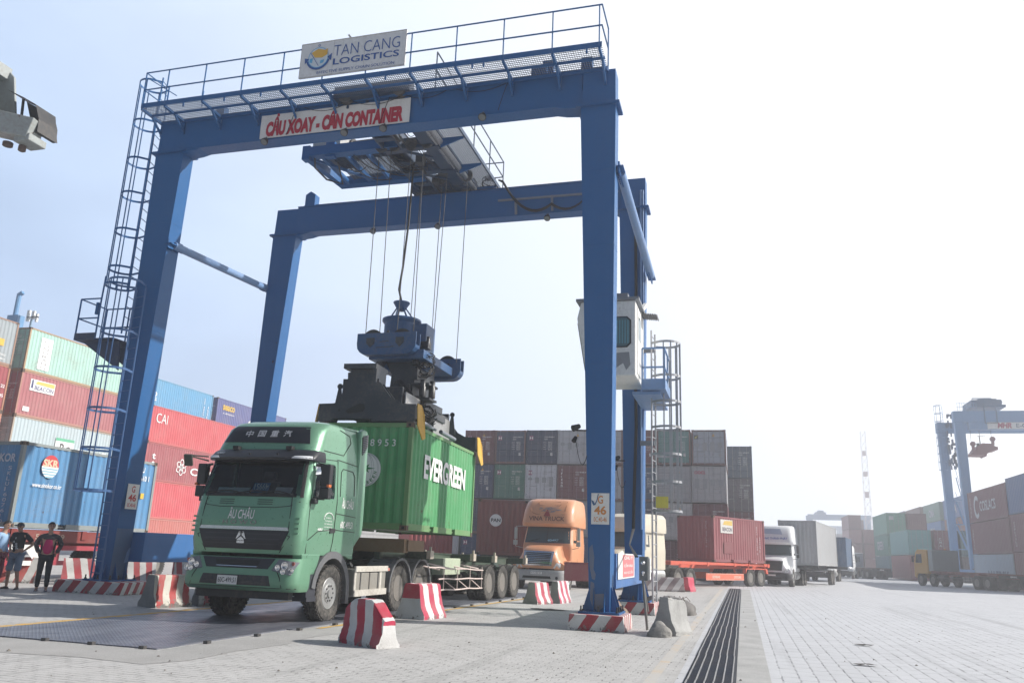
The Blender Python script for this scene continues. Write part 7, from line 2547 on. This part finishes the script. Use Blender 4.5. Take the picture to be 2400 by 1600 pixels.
for x, z in ((23.1, 14.2), (25.0, 14.7), (23.93, 14.9)):
    obj('hoist_rope', MB().tube((x, 92.9, z), (x, 92.9, 15.6), .02, 5), DARK, gs, world=True)
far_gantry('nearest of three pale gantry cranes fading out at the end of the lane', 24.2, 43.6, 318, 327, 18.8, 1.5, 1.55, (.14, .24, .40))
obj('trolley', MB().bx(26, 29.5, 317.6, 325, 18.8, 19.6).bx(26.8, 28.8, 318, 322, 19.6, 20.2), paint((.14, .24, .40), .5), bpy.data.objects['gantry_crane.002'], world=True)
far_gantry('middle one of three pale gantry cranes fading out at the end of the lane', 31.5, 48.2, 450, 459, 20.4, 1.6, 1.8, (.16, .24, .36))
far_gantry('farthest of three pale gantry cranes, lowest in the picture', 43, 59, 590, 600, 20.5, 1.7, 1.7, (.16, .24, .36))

# lattice radio mast, painted near sky white, haze put into its colour
lm = thing('lattice_mast', 'tall thin lattice mast, pale with haze painted into its colour', 'mast', (31.6, 230, 0))
mb = MB()
for i in range(16):
    z0, z1 = i * 2.24, (i + 1) * 2.24
    h0, h1 = .85 - .016 * i, .85 - .016 * (i + 1)
    for sx in (-1, 1):
        for sy in (-1, 1):
            mb.tube((31.6 + sx * h0, 230 + sy * h0, z0), (31.6 + sx * h1, 230 + sy * h1, z1), .045, 4)
        mb.tube((31.6 + sx * h0, 229.2, z0), (31.6 - sx * h1, 229.2, z1), .03, 4).tube((31.6 + sx * h0, 230.8, z0), (31.6 - sx * h1, 230.8, z1), .03, 4)
    mb.tube((31.6 - h1, 229.2, z1), (31.6 + h1, 229.2, z1), .03, 4)
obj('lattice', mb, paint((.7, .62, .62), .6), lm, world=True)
obj('hazed_red_bands', MB().bx(31.15, 32.05, 229.5, 230.5, 18.5, 20).bx(31.15, 32.05, 229.5, 230.5, 24, 25.2).bx(31.2, 32.0, 229.5, 230.5, 29.4, 30.6), paint((.66, .55, .55), .6), lm, world=True)  # red bands paled, haze painted into the colour

# ================================================================== the three men


def skin(name, joints, links, mat_, par, sub=2):
    me = bpy.data.meshes.new(name)
    me.from_pydata([j[:3] for j in joints], links, [])
    o = bpy.data.objects.new(name, me)
    COL.objects.link(o)
    o.modifiers.new('skin', 'SKIN').use_smooth_shade = True
    sv = me.skin_vertices[0].data
    for i, j in enumerate(joints):
        r_ = j[3]
        sv[i].radius = (r_, j[4] if len(j) > 4 else r_)
        sv[i].use_root = (i == 0)
    s_ = o.modifiers.new('subsurf', 'SUBSURF')
    s_.levels = s_.render_levels = sub
    dg_ = bpy.context.evaluated_depsgraph_get()
    m2 = bpy.data.meshes.new_from_object(o.evaluated_get(dg_))
    bpy.data.objects.remove(o)
    m2.materials.clear()
    m2.materials.append(mat_)
    m2.polygons.foreach_set('use_smooth', [True] * len(m2.polygons))
    o = bpy.data.objects.new(name, m2)
    COL.objects.link(o)
    o.parent = par
    return o


SKIN = plain((.40, .235, .165), .55)
HAIR = plain((.018, .015, .014), .6)


def person(label, loc, rz, P, top, trou, shoe, shorts=False, jacket=None, tee=None, cap=False, short_sleeve=True):
    t = thing('person', label, 'person', loc, rz)
    hip, chest, neck, head = V(P['hip']), V(P['chest']), V(P['neck']), V(P['head'])
    J, Lk = [], []

    def j(p, r, r2=None, link=None):
        J.append((*p, r, r2 if r2 is not None else r))
        if link is not None:
            Lk.append((link, len(J) - 1))
        return len(J) - 1
    up = (head - neck).normalized()
    h = j(hip, .125, .10)
    w_ = j(hip.lerp(chest, .45), .12, .095, h)
    c = j(chest, .145, .105, w_)
    n0 = j(neck, .065, .065, c)
    n1 = j(neck + up * .06, .052, .056, n0)
    hd = [n1]
    for k, (q, ra, rb) in enumerate(((.11, .066, .076), (.165, .078, .092), (.215, .074, .088), (.245, .05, .06))):
        hd.append(j(neck + up * q + P.get('face', V((0, -.012, 0))) * (1 if k == 0 else .3), ra, rb, hd[-1]))
    for s in 'LR':
        sh, el, wr = (V(q) for q in P['arm' + s])
        a = j(sh, .062, .062, c)
        b = j(el, .042, .042, a)
        d = j(wr, .028, .024, b)
        dr = (wr - el).normalized()
        pm = j(wr + dr * .06, .038, .018, d)
        sd2 = dr.cross(V((0, 0, 1)))
        if sd2.length < .2:
            sd2 = dr.cross(V((0, 1, 0)))
        sd2.normalize()
        nb2 = dr.cross(sd2)
        for k, (off, ln) in enumerate(((-.026, .068), (-.009, .078), (.009, .073), (.026, .058))):
            f0 = j(wr + dr * .095 + sd2 * off, .0085, .0085, pm)
            f1 = j(wr + dr * (.095 + ln * .5) + sd2 * off * 1.15 + nb2 * .008, .0085, .0085, f0)
            j(wr + dr * (.095 + ln * .9) + sd2 * off * 1.15 + nb2 * .03, .0075, .0075, f1)
        t0 = j(wr + dr * .045 - sd2 * .036, .010, .010, pm)
        j(wr + dr * .085 - sd2 * .055 + nb2 * .012, .009, .009, t0)
    for s in 'LR':
        hp_, kn, an_ = (V(q) for q in P['leg' + s])
        a = j(hp_, .088, .09, h)
        b = j(kn, .054, .056, a)
        d = j(kn.lerp(an_, .35), .052, .054, b)
        e = j(an_, .034, .036, d)
        ft = V(P['toe' + s])
        f = j(an_ + V((0, 0, -.05)), .038, .036, e)
        j(an_ + ft * .16 + V((0, 0, -.058)), .036, .024, f)
    body = skin('body', J, Lk, SKIN, t, 2)
    # face: eyes, brows, nose, mouth and ears grown on the head
    fd = V(P['look']).normalized()
    rtv = fd.cross(V((0, 0, 1))).normalized()
    hc = neck + up * .165
    bm = MB()
    fc = hc + fd * .088
    for s in (-1, 1):
        e_ = fc + rtv * s * .032 + up * .012 - fd * .010
        bm.lathe([(.0, .006), (.011, .004), (.013, -.004)], e_, fd, 8, 1)
        bm.beam(e_ + up * .02 - rtv * .016, e_ + up * .021 + rtv * .016, .008, .008, 1)
        ear = hc + rtv * s * .077 - up * .005
        bm.lathe([(.0, .012), (.018, .008), (.03, 0), (.02, -.01)], ear, rtv * s, 10, 0)
    bm.prism([fc + up * .012 - rtv * .006, fc + up * .012 + rtv * .006, fc - up * .03 + rtv * .016, fc - up * .03 - rtv * .016], fd * .014, 0)
    bm.beam(fc - up * .055 - rtv * .024 - fd * .008, fc - up * .055 + rtv * .024 - fd * .008, .012, .01, 2)
    obj('face', bm, [SKIN, HAIR, plain((.30, .12, .10), .6)], t, smooth=50)
    # hair or cap
    hm = MB()
    hv = []
    n_, m_ = 16, 8
    for i in range(m_ + 1):
        el_ = -.35 + (pi / 2 + .35) * i / m_
        for q in range(n_):
            a = 2 * pi * q / n_
            d_ = fd * cos(a) + rtv * sin(a)
            lim = .55 if cos(a) > .35 else (-.1 if cos(a) > -.2 else -.5)
            e2 = max(el_, lim * .8) if i == 0 else max(el_, lim * .8)
            hv.append(hc + up * .028 + d_ * (.094 if abs(cos(a)) > .5 else .086) * cos(e2) * 1.05 + up * .105 * math.sin(e2))
    hm.add(hv, [(i * n_ + q, i * n_ + (q + 1) % n_, (i + 1) * n_ + (q + 1) % n_, (i + 1) * n_ + q) for i in range(m_) for q in range(n_)])
    if cap:
        br = [hc + up * .06 + (fd * cos(a) + rtv * sin(a)) * (.098 + .075 * max(0, cos(a)) ** .6) for a in [(-.5 + i / 10) * pi * .86 for i in range(11)]]
        hm.prism(br, up * .008)
        co_ = obj('cap', hm, plain((.02, .02, .024), .7), t, smooth=60)
        obj('badge', MB().disc(hc + up * .085 + fd * .106, rtv, up, .03, 0, 14, .02), plain((.30, .30, .28), .6), co_)
    else:
        obj('hair', hm, HAIR, t, smooth=60)
    # clothes follow the body a little outside it

    def cloth(name, parts, mt):
        JJ, LL = [], []
        for p, r_, r2_, lk in parts:
            JJ.append((*p, r_, r2_))
            if lk is not None:
                LL.append((lk, len(JJ) - 1))
        return skin(name, JJ, LL, mt, t, 2)
    sl = .62 if short_sleeve else .97

    def torso(g, hem=-.10, sleeves=True, s_=sl):
        q = [(hip + (chest - hip) * .0 + V((0, 0, hem + .1)), .142 + g, .118 + g, None), (hip.lerp(chest, .5), .138 + g, .115 + g, 0), (chest, .158 + g, .12 + g, 1), (neck + V((0, 0, -.02)), .075 + g, .072 + g, 2)]
        if sleeves:
            for s in 'LR':
                sh, el, wr = (V(x) for x in P['arm' + s])
                q.append((sh, .074 + g, .074 + g, 2))
                k_ = len(q) - 1
                if s_ < .7:
                    q.append((sh.lerp(el, .85), .06 + g, .06 + g, k_))
                else:
                    q.append((el, .054 + g, .054 + g, k_))
                    q.append((el.lerp(wr, .94), .040 + g, .040 + g, k_ + 1))
        return q
    if jacket:
        cloth('tee_shirt', torso(.004, -.13, False), tee)
        # open jacket: sleeves, back and two front panels
        tq = torso(.012, -.05, True, 1)
        cloth('jacket_sleeves', [(*tq[2][:3], None), (chest + V((0, 0, .04)), .11, .10, 0)] + [(*tq[i][:3], lk) for i, lk in ((4, 0), (5, 2), (6, 3), (7, 0), (8, 5), (9, 6))], jacket)
        jm = MB()
        n2, rows = 20, 8
        vs = []
        for k in range(rows + 1):
            f_ = k / rows
            c0 = (hip + V((0, 0, -.02))).lerp(neck + V((0, 0, -.0)), f_)
            ra = .178 if f_ < .8 else .178 - .5 * (f_ - .8)
            for q in range(n2 + 1):
                a = R_(68) + R_(224) * q / n2
                d_ = V((sin(a), -cos(a), 0))
                vs.append(c0 + V((d_.x * ra, d_.y * ra * .82, 0)))
        jm.add(vs, [(k * (n2 + 1) + q, k * (n2 + 1) + q + 1, (k + 1) * (n2 + 1) + q + 1, (k + 1) * (n2 + 1) + q) for k in range(rows) for q in range(n2)])
        jo = obj('jacket', jm, jacket, t, smooth=60, fix=False)
        so = jo.modifiers.new('thick', 'SOLIDIFY')
        so.thickness = .012
    else:
        cloth('shirt', torso(.006, -.12), top)
    q = [(hip, .138, .115, None)]
    for s in 'LR':
        hp_, kn, an_ = (V(x) for x in P['leg' + s])
        q.append((hp_, .105, .105, 0))
        k_ = len(q) - 1
        if shorts:
            q.append((kn + V((0, 0, .06)), .092, .092, k_))
            q.append((kn + V((0, 0, -.03)), .09, .09, k_ + 1))
        else:
            q.append((kn, .072, .074, k_))
            q.append((an_ + V((0, 0, .03)), .056, .058, k_ + 1))
    cloth('trousers' if not shorts else 'shorts', q, trou)
    for s in 'LR':
        an_ = V(P['leg' + s][2])
        ft = V(P['toe' + s])
        so_ = skin('shoe', [(*(an_ + V((0, 0, -.035))), .046, .046), (*(an_ - ft * .045 + V((0, 0, -.062))), .042, .03), (*(an_ + ft * .08 + V((0, 0, -.06))), .05, .034), (*(an_ + ft * .175 + V((0, 0, -.066))), .044, .026)], [(0, 1), (0, 2), (2, 3)], shoe, t, 2)
        pts = []
        lat = V((-ft.y, ft.x, 0))
        for u, w2 in ((-.085, .028), (-.085, -.028), (.06, -.046), (.17, -.044), (.22, -.02), (.22, .02), (.17, .044), (.06, .046)):
            pts.append(V((an_.x, an_.y, .0)) + ft * u + lat * w2)
        obj('sole', MB().prism(pts, (0, 0, .022)), WHITE if shoe is not BLACK else DARK, so_)
    return t


def A(*q):
    return [V(x) for x in q]


JK = paint((.045, .042, .048), .85, .3, fade=.5)
person('man in an open grey jacket over a crimson tee shirt, black trousers', (-17.62, 17.95, 0), .75,
       dict(hip=V((0, .0, .93)), chest=V((0, .10, 1.30)), neck=V((0, .17, 1.50)), head=V((0, .19, 1.72)), look=(0.1, -1, .12),
            armL=A((.19, .15, 1.43), (.30, .30, 1.20), (.20, .22, .97)), armR=A((-.19, .15, 1.43), (-.30, .30, 1.20), (-.20, .22, .97)),
            legL=A((.09, .02, .88), (.10, -.06, .49), (.11, .05, .09)), legR=A((-.09, .02, .88), (-.10, .03, .49), (-.11, .16, .09)), toeL=V((.1, -1, 0)), toeR=V((-.1, -1, 0))),
       None, plain((.012, .012, .016), .8), plain((.03, .035, .08), .7), jacket=JK, tee=plain((.46, .012, .11), .8), short_sleeve=False)
tee_p = person('man in a black printed tee shirt, denim shorts and a dark cap, hands on hips', (-18.95, 18.3, 0), .10,
               dict(hip=V((0, 0, .94)), chest=V((.02, -.02, 1.30)), neck=V((.03, -.04, 1.48)), head=V((.05, -.12, 1.68)), look=(.2, -1, -.25),
                    armL=A((.20, -.02, 1.42), (.38, .10, 1.20), (.20, .0, 1.02)), armR=A((-.17, -.02, 1.42), (-.34, .08, 1.20), (-.16, -.10, 1.06)),
                    legL=A((.10, 0, .88), (.12, -.04, .49), (.16, .02, .09)), legR=A((-.10, 0, .88), (-.15, -.02, .49), (-.20, .05, .09)), toeL=V((.45, -.9, 0)), toeR=V((-.3, -.95, 0))),
               plain((.012, .016, .02), .85), plain((.15, .21, .30), .85), BLACK, shorts=True, cap=True)
mb = MB()
rr = random.Random(6)
for i in range(26):
    x, z = .02 + rr.uniform(-.085, .085), rr.uniform(1.06, 1.33)
    if abs(x - .02) < .05 or rr.random() < .5:
        a = rr.uniform(0, 3)
        mb.poly([(x + rr.uniform(.012, .034) * cos(a + k * 1.05), -.142 - .0006 * i + .7 * (x - .02) ** 2, z + rr.uniform(.015, .04) * sin(a + k * 1.05)) for k in range(6)])
obj('print', mb, plain((.50, .52, .55), .8), tee_p)
person('man in a pale blue long sleeved shirt, half out of the frame', (-18.95, 17.75, 0), 1.9,
       dict(hip=V((0, 0, .94)), chest=V((0, .0, 1.31)), neck=V((0, -.02, 1.50)), head=V((0, -.06, 1.72)), look=(-.25, -1, -.1),
            armL=A((.20, 0, 1.43), (.26, .04, 1.15), (.24, -.06, .90)), armR=A((-.20, 0, 1.43), (-.26, .04, 1.15), (-.24, -.06, .90)),
            legL=A((.10, 0, .88), (.11, -.03, .49), (.12, .03, .09)), legR=A((-.10, 0, .88), (-.11, -.03, .49), (-.12, .03, .09)), toeL=V((.2, -1, 0)), toeR=V((-.2, -1, 0))),
       plain((.30, .46, .68), .85), plain((.16, .04, .06), .85), plain((.03, .03, .06), .7), short_sleeve=False)
